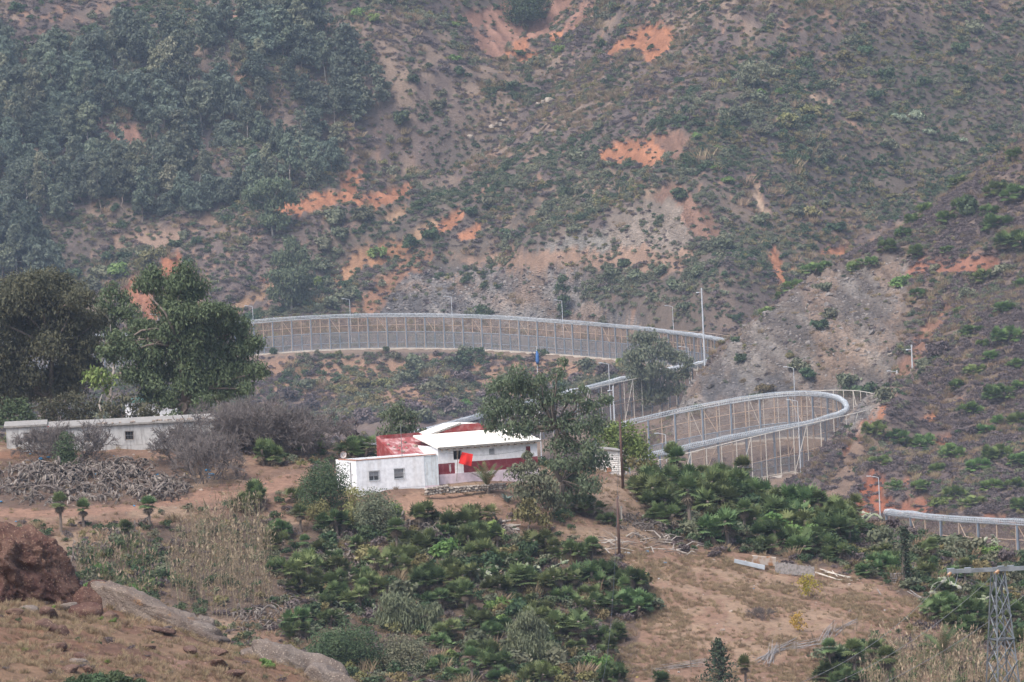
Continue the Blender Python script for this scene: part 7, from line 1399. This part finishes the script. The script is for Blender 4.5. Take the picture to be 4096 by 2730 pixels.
cs = [(-1, -1), (1, -1), (1, 1), (-1, 1)]
for (sx_, sy_) in cs:
    zs_ = [0, topz * 0.35, topz - 5, topz - 2.5, topz]
    for i in range(4): link('leg', ang((sx_ * hw(zs_[i]), sy_ * hw(zs_[i]), zs_[i]), (sx_ * hw(zs_[i + 1]), sy_ * hw(zs_[i + 1]), zs_[i + 1]), 0.07), tw)
for i in range(len(lvz) - 1):
    z0_, z1_ = lvz[i], lvz[i + 1]; a0, a1 = hw(z0_), hw(z1_)
    for f in range(4):
        c0, c1 = cs[f], cs[(f + 1) % 4]
        link('brace', ang((c0[0] * a0, c0[1] * a0, z0_), (c1[0] * a1, c1[1] * a1, z1_), 0.042), tw); link('brace', ang((c1[0] * a0, c1[1] * a0, z0_), (c0[0] * a1, c0[1] * a1, z1_), 0.042), tw)
        if (len(lvz) - 1 - i) % 3 == 1: link('strut', ang((c0[0] * a1, c0[1] * a1, z1_), (c1[0] * a1, c1[1] * a1, z1_), 0.06), tw)
Rm = Matrix.Rotation(-math.radians(24), 3, 'Z')
def TL(v): return np.array(Rm @ Vector(tuple(v)))                   # world offset -> tower frame
armL = at(3803, 2282, TD) - np.array([tc0[0], tc0[1], gz0]); armR = at(4230, 2262, TD) - np.array([tc0[0], tc0[1], gz0]); armL[2] = armR[2] = topz + 0.06
for dy in (-0.16, 0.16):
    c = MB(); a, b2 = TL(armL + (0, dy, 0)), TL(armR + (0, dy, 0)); t = (b2 - a) / np.linalg.norm(b2 - a); s1 = np.array([-t[1], t[0], 0]) * 0.035; u = np.array([0, 0, 0.085]); c.add([a - s1 - u, b2 - s1 - u, b2 + s1 - u, a + s1 - u, a - s1 + u, b2 - s1 + u, b2 + s1 + u, a + s1 + u], [(0, 3, 2, 1), (4, 5, 6, 7), (0, 1, 5, 4), (1, 2, 6, 5), (2, 3, 7, 6), (3, 0, 4, 7)]); link('crossarm', c.mesh('crossarm', [M_gal]), tw)
for f in (0.0, 0.16, 0.47, 0.56, 0.78):
    c = MB(); p = TL(armL + (armR - armL) * f + (0, 0, 0.02)); c.box(tuple(p), (0.3 if f else 0.34, 0.42, 0.24), 0, -math.radians(24)); link('arm_plate', c.mesh('arm_plate', [M_gal]), tw)
M_ins = mat('amber_insulator', (0.30, 0.17, 0.09), 0.3, 0, 0.15, 4, spec=0.5); M_wire = mat('dull_conductor', (0.20, 0.195, 0.185), 0.6)
W0 = np.array([tc0[0], tc0[1], gz0])
ends = [(armL, at(2560, 2790, 212)), (armL + (armR - armL) * 0.45, at(2430, 2890, 212)), (armR, at(2360, 3000, 212))]
for i, (p, e) in enumerate(ends):
    ps = p + W0 + (0, -0.1, -0.05); dv = (e - ps) / np.linalg.norm(e - ps); dv[2] -= 0.12; dv /= np.linalg.norm(dv); pe = ps + dv * 0.62
    ins = thing('insulator_string', ['amber insulator string at the free end of the crossarm', 'amber insulator string under the tower head', 'amber insulator string on the far side of the crossarm'][i], 'insulator', ps)
    for k in range(5):
        c = MB(); c0 = dv * (0.08 + 0.11 * k); c.tube([c0 - dv * 0.03, c0, c0 + dv * 0.03], [0.035, 0.085, 0.04], 10); link('disc', c.mesh('disc', [M_ins]), ins)
    c = MB(); c.tube([np.zeros(3), dv * 0.66], 0.018, 6); link('rod', c.mesh('rod', [M_gal]), ins)
    cable(pe, e, 2.0, 0.012, 'power_line', 'power conductor slanting down from the lattice tower across the field', 40, M_wire, 'conductors on the field side')
    far_e = at([4300, 4340, 4500][i], [2345, 2420, 2300][i], 300); cable(p + W0 + (0.1, 0.1, -0.05), far_e, 0.6, 0.012, 'power_line', 'power conductor leaving the lattice tower away from the field', 16, M_wire, 'conductors leaving the tower')
    cable(pe, p + W0 + (0.35, 0.3, -0.1), 0.55, 0.016, 'jumper_loop', 'sagging jumper loop under the tower crossarm', 12, M_white, 'jumper loops')
# ---- rocks on the knoll
def rock_mat(name, c1, c2, peb, lichen=0.0):
    M, n, l, b = mat_new(name); tc = n.new('ShaderNodeTexCoord'); nz = n.new('ShaderNodeTexNoise'); nz.inputs['Scale'].default_value = 0.9; nz.inputs['Detail'].default_value = 9; nz.inputs['Roughness'].default_value = 0.7; l.new(tc.outputs['Object'], nz.inputs['Vector'])
    rp = n.new('ShaderNodeValToRGB'); rp.color_ramp.elements[0].position = 0.38; rp.color_ramp.elements[1].position = 0.62; rp.color_ramp.elements[0].color = (*c1, 1); rp.color_ramp.elements[1].color = (*c2, 1); l.new(nz.outputs['Fac'], rp.inputs['Fac'])
    vo = n.new('ShaderNodeTexVoronoi'); vo.inputs['Scale'].default_value = 11.0; l.new(tc.outputs['Object'], vo.inputs['Vector']); sp = n.new('ShaderNodeSeparateColor'); l.new(vo.outputs['Color'], sp.inputs[0])
    g = n.new('ShaderNodeMath'); g.operation = 'GREATER_THAN'; g.inputs[1].default_value = 0.84; l.new(sp.outputs[0], g.inputs[0]); sm = n.new('ShaderNodeMath'); sm.operation = 'LESS_THAN'; sm.inputs[1].default_value = 0.42; l.new(vo.outputs['Distance'], sm.inputs[0]); ml = n.new('ShaderNodeMath'); ml.operation = 'MULTIPLY'; l.new(g.outputs[0], ml.inputs[0]); l.new(sm.outputs[0], ml.inputs[1])
    mx = n.new('ShaderNodeMix'); mx.data_type = 'RGBA'; mx.inputs['B'].default_value = (*peb, 1); l.new(ml.outputs[0], mx.inputs['Factor']); l.new(rp.outputs[0], mx.inputs['A']); src = mx.outputs['Result']
    if lichen:
        n2_ = n.new('ShaderNodeTexNoise'); n2_.inputs['Scale'].default_value = 1.1; n2_.inputs['Detail'].default_value = 10; n2_.inputs['Roughness'].default_value = 0.75; l.new(tc.outputs['Object'], n2_.inputs['Vector']); mr = n.new('ShaderNodeMapRange'); mr.inputs['From Min'].default_value = 0.63 - lichen * 0.1; mr.inputs['From Max'].default_value = 0.76 - lichen * 0.1; l.new(n2_.outputs['Fac'], mr.inputs['Value'])
        m2 = n.new('ShaderNodeMix'); m2.data_type = 'RGBA'; m2.inputs['B'].default_value = (0.30, 0.155, 0.06, 1); l.new(mr.outputs[0], m2.inputs['Factor']); l.new(src, m2.inputs['A']); src = m2.outputs['Result']
    l.new(src, b.inputs['Base Color']); b.inputs['Roughness'].default_value = 0.95; b.inputs['Specular IOR Level'].default_value = 0.1
    bp = n.new('ShaderNodeBump'); bp.inputs['Strength'].default_value = 0.9; bp.inputs['Distance'].default_value = 0.12; ad = n.new('ShaderNodeMath'); ad.operation = 'SUBTRACT'; l.new(nz.outputs['Fac'], ad.inputs[0]); vm_ = n.new('ShaderNodeMath'); vm_.operation = 'MULTIPLY'; vm_.inputs[1].default_value = 0.35; l.new(vo.outputs['Distance'], vm_.inputs[0]); l.new(vm_.outputs[0], ad.inputs[1]); l.new(ad.outputs[0], bp.inputs['Height']); l.new(bp.outputs[0], b.inputs['Normal'])
    return M
M_rkd = rock_mat('dark_red_conglomerate', (0.082, 0.042, 0.035), (0.15, 0.09, 0.068), (0.23, 0.16, 0.115)); M_rkg = rock_mat('grey_conglomerate', (0.215, 0.178, 0.15), (0.14, 0.112, 0.096), (0.30, 0.25, 0.205)); M_rkl = rock_mat('lichened_conglomerate', (0.215, 0.175, 0.145), (0.15, 0.115, 0.095), (0.30, 0.24, 0.19), 0.6); M_rkb = rock_mat('brown_conglomerate', (0.165, 0.105, 0.08), (0.10, 0.06, 0.05), (0.24, 0.175, 0.13))
M_pale = rock_mat('pale_limestone', (0.42, 0.36, 0.29), (0.30, 0.25, 0.20), (0.45, 0.40, 0.33))
def rock(px, py, d, size, M, seed, label, rz=0.0, tilt=(0, 0), sub=4, name='rock', amp=0.22, grp=None, ncut=10, boxy=0.75, fine=0.24):
    import bmesh
    r = np.random.default_rng(seed); bm = bmesh.new(); bmesh.ops.create_icosphere(bm, subdivisions=sub, radius=1.0); N = np.array([v.co[:] for v in bm.verts]); D = r.normal(size=(ncut, 3)); D /= np.linalg.norm(D, axis=1, keepdims=True); Hh = r.uniform(0.6, 0.92, ncut)
    c = N @ D.T; k = np.where(c > 0.05, Hh[None] / np.maximum(c, 0.05), 9).min(1); k = np.minimum(k, 1.08); s3 = np.array(size)
    Q = np.sign(N) * np.abs(N) ** boxy; Q = Q / np.maximum(1, np.abs(Q).max(1))[:, None] * np.minimum(1.0, k)[:, None]; W_ = Q * s3
    dis = (fbm(W_[:, 0] * 0.9 + W_[:, 2] * 0.7 + seed, W_[:, 1] * 0.9 - W_[:, 2] * 0.6, seed, 5, 0.6) - 0.5) * amp * 3.4 + (fbm(W_[:, 0] * 5 + W_[:, 2] * 4, W_[:, 1] * 5 - W_[:, 2] * 3, seed + 3, 4) - 0.5) * fine
    W_ = W_ + N * dis[:, None] * s3.min()
    for v, p in zip(bm.verts, W_): v.co = p
    me = bpy.data.meshes.new(name); bm.to_mesh(me); bm.free(); me.materials.append(M); me.polygons.foreach_set('use_smooth', np.ones(len(me.polygons), bool))
    p = at(px, py, d); o = link(name, me, None, p, (tilt[0], tilt[1], rz)); tag(o, label, 'rock', grp); return o
rock(85, 2300, 309, (3.0, 2.3, 2.75), M_rkd, 27, 'huge dark red conglomerate boulder on the knoll', 0.5, sub=6, name='boulder', amp=0.24, ncut=18, boxy=0.72, fine=0.22)
rock(355, 2400, 309, (0.85, 0.8, 0.8), M_rkd, 8, 'dark broken rock leaning against the huge boulder', 0.5, name='rock'); rock(345, 2450, 306, (0.9, 0.7, 0.55), M_rkd, 9, 'low dark rock at the right foot of the huge boulder'); rock(390, 2360, 311, (0.55, 0.5, 0.5), M_rkd, 10, 'small upright dark rock behind the broken one')
rock(630, 2480, 309, (4.3, 1.8, 1.15), M_rkl, 11, 'long whale-backed outcrop with orange lichen', -0.1, (0, 0.38), 5, 'outcrop', 0.2); rock(470, 2420, 310, (1.4, 1.1, 0.75), M_rkl, 12, 'lichened hump at the upper end of the long outcrop', 0.2, (0, 0.2), 5, 'outcrop', 0.2)
rock(820, 2545, 309, (1.5, 1.0, 0.75), M_rkg, 13, 'grey rock at the lower end of the long outcrop', 0.4, (0, 0.3)); rock(820, 2500, 311, (0.6, 0.5, 0.6), M_rkg, 14, 'small peaked rock above the lower outcrop end')
rock(1160, 2705, 305, (3.9, 2.0, 1.7), M_rkg, 15, 'pale grey whale-backed outcrop sloping to the palms', 0.1, (0, 0.34), 5, 'outcrop', 0.18); rock(1010, 2640, 308, (0.9, 0.7, 0.45), M_rkg, 16, 'flat grey slab above the pale outcrop', 0.3, (0, 0.15)); rock(1330, 2735, 302, (1.6, 1.2, 0.8), M_rkg, 17, 'lower grey hump of the pale outcrop', 0, (0, 0.35))
for i, (px, py, d, s3, M, lb, tl) in enumerate([(190, 2510, 294, (0.75, 0.5, 0.42), M_rkb, 'angular brown slab in the grass below the boulder', (0.1, 0.3)), (245, 2530, 293, (0.45, 0.4, 0.42), M_rkb, 'brown block beside the angular slab', (0, 0)), (200, 2460, 299, (0.9, 0.5, 0.35), M_rkb, 'tilted brown slab right under the boulder', (0, 0.35)), (270, 2435, 303, (0.8, 0.5, 0.4), M_rkg, 'grey-topped rock with weeds before the boulder', (0, 0.25)), (215, 2590, 287, (0.7, 0.5, 0.3), M_rkb, 'low half-buried brown slab', (0, 0.1)), (320, 2650, 283, (0.55, 0.35, 0.2), M_rkg, 'thin grey slab lying on stones near the bottom weeds', (0.1, -0.15)), (280, 2680, 281, (0.6, 0.4, 0.25), M_rkb, 'brown slab under the thin grey slab', (0, 0.1)), (350, 2680, 281, (0.4, 0.3, 0.25), M_rkb, 'small brown block beside the thin grey slab', (0, 0)), (330, 2625, 286, (0.6, 0.35, 0.2), M_rkb, 'narrow brown ledge in the grass', (0, 0.3)), (640, 2520, 300, (0.9, 0.5, 0.22), M_rkb, 'flat brown ledge below the long outcrop', (0, 0.2)), (590, 2590, 293, (0.5, 0.35, 0.15), M_rkb, 'small flat rock in the middle of the knoll', (0, 0.1)), (880, 2660, 295, (1.1, 0.5, 0.28), M_rkb, 'long low ledge above the footpath', (0, 0.25)), (930, 2700, 290, (1.0, 0.5, 0.25), M_rkb, 'lower ledge beside the footpath', (0, 0.3)), (110, 2440, 301, (0.6, 0.4, 0.25), M_rkg, 'grey stone at the left foot of the boulder', (0, 0)), (60, 2450, 300, (0.5, 0.35, 0.22), M_rkb, 'brown stone at the left foot of the boulder', (0, 0)), (440, 2470, 304, (0.5, 0.4, 0.3), M_rkb, 'brown stone between boulder and outcrop', (0, 0.1)), (760, 2600, 297, (0.6, 0.4, 0.2), M_rkb, 'flat stone under the lower outcrop end', (0, 0.2)), (870, 2610, 301, (0.7, 0.4, 0.25), M_rkb, 'brown stone between the two outcrops', (0, 0.2))]):
    p = hit(px, py + 8, 225, 340); q = proj([p])[0]; rock(px, py, p[1], s3, M, 100 + i, lb, i * 0.7, tl, 3)
WEED = []
for i in range(3):
    V, Fq = blob_leaves(700 + i, 2600, rnd_lobes(70 + i, 16, 1.0, 1.2, (0.18, 0.36)), 0.035, 2.0); WEED.append(mesh_np('weed', V, Fq, [LM['lime'] if i == 0 else LM['darkg']]))
for px, py, s_, k, lb in [(1075, 2660, 0.55, 'lime', 'bright green bush growing on the pale outcrop'), (640, 2425, 0.65, 'lime', 'bright green spiky bush behind the long outcrop'), (450, 2480, 0.3, 'lime', 'small green weed between the rocks'), (430, 2640, 0.2, 'lime', 'tiny green weed on the knoll'), (400, 2470, 0.25, 'lime', 'small green weed at the broken rock'), (205, 2430, 0.3, 'lime', 'green weed at the foot of the huge boulder')]:
    p = hit(px, py + 15, 225, 345); o = link('weed', WEED[0], None, p, (0, 0, px), (s_, s_, s_)); tag(o, lb, 'shrub')
for i, (px, s_) in enumerate([(270, 0.8), (330, 1.0), (400, 1.15), (470, 1.2), (540, 1.0)]):
    p = hit(px, 2740, 225, 345); tag(link('weed', WEED[1 + i % 2], None, p + (0, -1.5, -0.4), (0, 0, i), (s_, s_, s_ * 0.9)), 'dark green weedy bush at the near foot of the knoll', 'shrub', 'weedy bushes at the foot of the knoll')
for i, (px, py, r_) in enumerate([(2198, 392, 16), (2176, 402, 14), (2150, 410, 10), (2012, 478, 10), (1992, 490, 14), (1965, 500, 12), (1882, 541, 14), (3560, 1400, 9), (3540, 2050, 12)]):
    p = hit(px, py + r_, 1000, 2000); q = p + (0, 0, r_ * p[1] / F * 0.4); s_ = r_ * p[1] / F; rock(*proj([q])[0], p[1], (s_ * 1.2, s_, s_ * 0.8), M_pale, 300 + i, 'pale rock bedded in the far scrub' if i < 7 else 'pale rock on the spur', i * 0.9, (0, 0), 3, grp='pale rocks in the far scrub' if i < 7 else 'pale rocks on the spur')
# ---- field clutter
def sheet(name, label, cat, c4, d4, M, rib=0.04, n=14, thick=0.02, horiz=True):
    P_ = [hit(px, py, 480, 600) if dd is None else at(px, py, dd) for (px, py), dd in zip(c4, d4)]; V = []
    for side in (0, 1):
        for j in range(n + 1):
            v = j / n; dz = rib * (1 if j % 2 else -1)
            for i in range(2):
                u = i; p = (P_[0] * (1 - u) + P_[1] * u) * (1 - v) + (P_[3] * (1 - u) + P_[2] * u) * v if horiz else (P_[0] * (1 - v) + P_[1] * v) * (1 - u) + (P_[3] * (1 - v) + P_[2] * v) * u
                V.append(p + np.array([0, -dz + side * thick, 0]))
    m_ = (n + 1) * 2; Fs = []
    for j in range(n): a = j * 2; Fs += [(a, a + 1, a + 3, a + 2), (a + m_, a + m_ + 2, a + m_ + 3, a + m_ + 1)]
    return tag(link(name, mesh_np(name, np.array(V), np.array(Fs), [M])), label, cat)
M_rtin = mat('rusty_corrugated_tin', (0.55, 0.47, 0.40), 0.7, 0.1, 0.15, 1.6, col2=(0.40, 0.20, 0.09), thr=(0.45, 0.6)); M_gtin = mat('pale_grey_tin', (0.46, 0.50, 0.53), 0.6, 0.1, 0.1, 1.5)
dF = float(hit(3050, 2285, 480, 600)[1])
sheet('corrugated_sheet', 'rust-stained corrugated sheet standing at the top of the bare field', 'metal sheet', [(3008, 2222), (3104, 2230), (3102, 2266), (3006, 2256)], [dF + .1] * 4, M_rtin, 0.035, 16)
sheet('corrugated_sheet', 'long grey metal sheet leaning at the top of the bare field', 'metal sheet', [(2938, 2236), (3060, 2262), (3058, 2281), (2936, 2252)], [dF - .3] * 4, M_gtin, 0.02, 8)
sheet('metal_sheet', 'white metal sheet lying beside the branch heap', 'metal sheet', [(2486, 2203), (2530, 2212), (2518, 2220), (2478, 2212)], [None] * 4, M_gtin, 0.01, 3)
pf = thing('plank_fence', 'low fence of weathered grey planks at the top of the bare field', 'fence', at(3102, 2280, dF))
for i in range(22):
    px = 3104 + i * 7.2; yt = 2248 + i * 0.9 + RNG.normal() * 2; yb = 2286 + i * 0.6; a = at(px, yb, dF + 0.05) - at(3102, 2280, dF); h = (yb - yt) / 42
    t = MB(); t.box((a[0], a[1], a[2] + h / 2 - 0.1), (0.155, 0.03, h + 0.2), 0, RNG.normal() * 0.08); link('plank', t.mesh('plank', [M_woodg]), pf)
for i, (a, b2, dz) in enumerate([((3262, 2292), (3340, 2318), 0), ((3262, 2300), (3345, 2324), 0.1), ((3300, 2300), (3405, 2322), 0.2), ((3320, 2296), (3400, 2318), 0), ((3280, 2288), (3370, 2316), 0.2), ((3340, 2322), (3410, 2326), 0), ((3330, 2300), (3350, 2322), 0.3), ((3630, 2370), (3720, 2420), 0), ((3640, 2368), (3700, 2410), 0.1), ((3655, 2378), (3730, 2416), 0), ((3510, 2365), (3525, 2388), 0.1)]):
    p, q = hit(*a, 480, 600) + (0, 0, 0.08 + dz), hit(*b2, 480, 600) + (0, 0, 0.08 + dz); t = MB(); t.tube([p, (p + q) / 2, q], 0.045, 4); tag(link('lath', t.mesh('lath', [M_cream if i < 7 else M_woodg])), 'pale wooden lath lying past the plank fence' if i < 7 else 'grey lath fallen near the wooden pallet', 'plank', 'laths past the plank fence' if i < 7 else 'fallen laths near the pallet')
pl = thing('pallet', 'grey wooden pallet standing upright at the field edge', 'pallet', hit(3588, 2336, 480, 600))
for k in range(5): t = MB(); t.box((0, 0, 0.1 + k * 0.22), (1.3, 0.03, 0.13)); link('slat', t.mesh('slat', [M_woodg]), pl)
for k in (-0.55, 0, 0.55): t = MB(); t.box((k, 0.07, 0.5), (0.1, 0.09, 1.05)); link('bearer', t.mesh('bearer', [M_woodg]), pl)
# stick fence along the lower field
for px, pt, pb in [(3330, 2482, 2552), (3425, 2468, 2524), (3372, 2480, 2545), (3185, 2555, 2610), (3122, 2570, 2620), (2765, 2600, 2690), (2608, 2660, 2720), (3260, 2530, 2580)]:
    p = hit(px, pb, 480, 600); h = (pb - pt) * p[1] / F; t = MB(); t.tube([p - (0, 0, 0.2), p + (RNG.normal() * 0.1, 0, h)], 0.05, 6); tag(link('fence_stake', t.mesh('fence_stake', [M_wood])), 'dark wooden stake of the tumbledown stick fence', 'stake', 'stakes of the stick fence')
for (x0_, y0_, x1_, y1_, n_) in [(3290, 2590, 3332, 2520, 9), (3330, 2530, 3430, 2490, 7), (3060, 2650, 3110, 2600, 12), (3045, 2640, 3180, 2580, 10), (3110, 2600, 3290, 2590, 9), (2600, 2680, 2830, 2670, 8)]:
    for k in range(n_):
        a = hit(x0_ + RNG.normal() * 14, y0_ + RNG.normal() * 8, 480, 600); b2 = hit(x1_ + RNG.normal() * 14, y1_ + RNG.normal() * 8, 480, 600) + (0, 0, RNG.uniform(0.1, 0.7)); t = MB(); t.tube([a + (0, 0, 0.05), (a + b2) / 2 + RNG.normal(size=3) * 0.12, b2], [0.035, 0.03, 0.02], 5); tag(link('stick', t.mesh('stick', [M_woodg])), 'bleached stick of the tumbledown fence across the lower field', 'stick', 'sticks of the tumbledown fence')
for k in range(46):
    a = hit(RNG.uniform(2380, 2780), RNG.uniform(2150, 2225), 480, 600); an = RNG.normal() * 0.5 + (0 if RNG.random() < 0.7 else 1.5); L = RNG.uniform(1.2, 3.2); b2 = a + np.array([math.cos(an) * L, math.sin(an) * L * 0.5, 0]); b2[2] = float(zat(b2[0], b2[1])) + RNG.uniform(0.05, 0.6); t = MB(); t.tube([a + (0, 0, 0.08), (a + b2) / 2 + np.array([0, 0, RNG.uniform(0.05, 0.4)]), b2], [0.07, 0.05, 0.02], 5); tag(link('branch', t.mesh('branch', [M_barkp if k % 3 else M_bark])), 'cut branch in the brush heap at the top of the field', 'branch', 'cut branches in the brush heap')
for k in range(16):
    a = hit(RNG.uniform(1930, 2060), RNG.uniform(2085, 2125), 480, 600); an = RNG.normal() * 0.5 + 0.4; L = RNG.uniform(0.7, 1.4); b2 = a + np.array([math.cos(an) * L, math.sin(an) * L * 0.5, 0]); b2[2] = float(zat(b2[0], b2[1])) + 0.15; t = MB(); t.tube([a + (0, 0, 0.1), b2], [0.1, 0.08], 6); tag(link('log', t.mesh('log', [M_barkp])), 'cut log in the pile below the yard', 'log', 'logs below the yard')
# ---- rubbish
BAG = []
for i in range(4):
    me = stone_mesh(500 + i, 'plastic_bag', M_blue, 3, 1.6, 0.45); BAG.append(me)
M_wpl = mat('white_plastic', (0.62, 0.62, 0.62), 0.5, 0, 0.1, 4, objvar=0.2); M_cpl = mat('coloured_plastic', (0.45, 0.35, 0.1), 0.5, 0, 0.1, 4, objvar=0.4)
for px, py, s_, lb in [(122, 1820, 0.22, 'small blue plastic bag near the white sheet by the shed'), (165, 1838, 0.5, 'long blue plastic bag on the dead prickly pears'), (195, 1833, 0.35, 'blue plastic bag beside the long one'), (180, 1912, 0.4, 'blue plastic bag sunk in the dead prickly pears'), (385, 1902, 0.35, 'blue plastic scrap in the middle of the dead prickly pears'), (630, 1902, 0.3, 'blue plastic scrap right of the dead prickly pears'), (628, 1916, 0.25, 'small blue scrap under the other'), (832, 1885, 0.5, 'blue plastic bag heap beside the dark leafless stem'), (845, 1902, 0.5, 'blue bag below the bag heap'), (835, 1915, 0.3, 'lowest blue bag of the heap'), (828, 1862, 0.25, 'topmost blue bag of the heap'), (5, 2010, 0.3, 'blue bag by the dirt track'), (65, 2090, 0.2, 'blue scrap below the dirt track'), (1855, 2190, 0.2, 'blue plastic scrap in the palm thicket'), (2590, 2210, 0.4, 'blue plastic bag at the brush heap'), (2660, 2255, 0.3, 'blue bag on the upper field'), (2505, 1900, 0.3, 'teal tub by the whitewashed hut')]:
    tag(link('plastic_bag', BAG[RNG.integers(0, 4)], None, hit(px, py, 480, 620) + (0, -0.2, 0.1), (0, 0, px), (s_ * 0.75, s_ * 0.5, s_ * 0.6)), lb, 'plastic bag')
P, px, py = sample(5000, 488, 600, 0.104); m_ = inpoly(px, py, [(2500, 1920), (2640, 1940), (2680, 2100), (2560, 2160), (2480, 2100)]) & (RNG.random(len(P)) < 0.75) | inpoly(px, py, FIELD) & (RNG.random(len(P)) < 0.05) | inpoly(px, py, TRACK) & (RNG.random(len(P)) < 0.04)
lm = []
for i, M in enumerate((M_wpl, M_wpl, M_wpl, M_blue, M_cpl)): lm.append(stone_mesh(520 + i, 'litter_scrap', M, 1, 0.8, 0.35))
scatter('litter', P[m_] + (0, 0, 0.05), RNG.uniform(0.05, 0.17, m_.sum()), lm, 'scattered scraps of rubbish around the poles and the field', 0.4)
ws = MB(); ws.box((0, 0, 0.08), (1.3, 0.6, 0.04)); tag(link('white_board', ws.mesh('white_board', [M_wpl]), None, hit(108, 1808, 480, 620), (0.1, 0.05, 0.1)), 'white board lying at the foot of the shed', 'board')

# ================================================================== AIR
lo = float(GZ.min()) - 1.0; hi = float(GZ[DR < 2350].max()) + 22.0; hi = max(hi, float(GZ.max()) + 5)
hz = MB(); hz.box((0, 1540, (lo + hi) / 2), (900, 3160, hi - lo))
M_haze = bpy.data.materials.new('haze_air'); M_haze.use_nodes = True; hn = M_haze.node_tree.nodes; hn.remove(hn['Principled BSDF'])
pv = hn.new('ShaderNodeVolumePrincipled'); pv.inputs['Color'].default_value = (0.66, 0.79, 0.97, 1); pv.inputs['Density'].default_value = 0.000088; pv.inputs['Anisotropy'].default_value = 0.2
M_haze.node_tree.links.new(pv.outputs[0], hn['Material Output'].inputs['Volume'])
haze = link('haze', hz.mesh('haze', [M_haze])); haze['kind'] = 'stuff'
print('GROUND', lo, hi, 'palms', npalm)
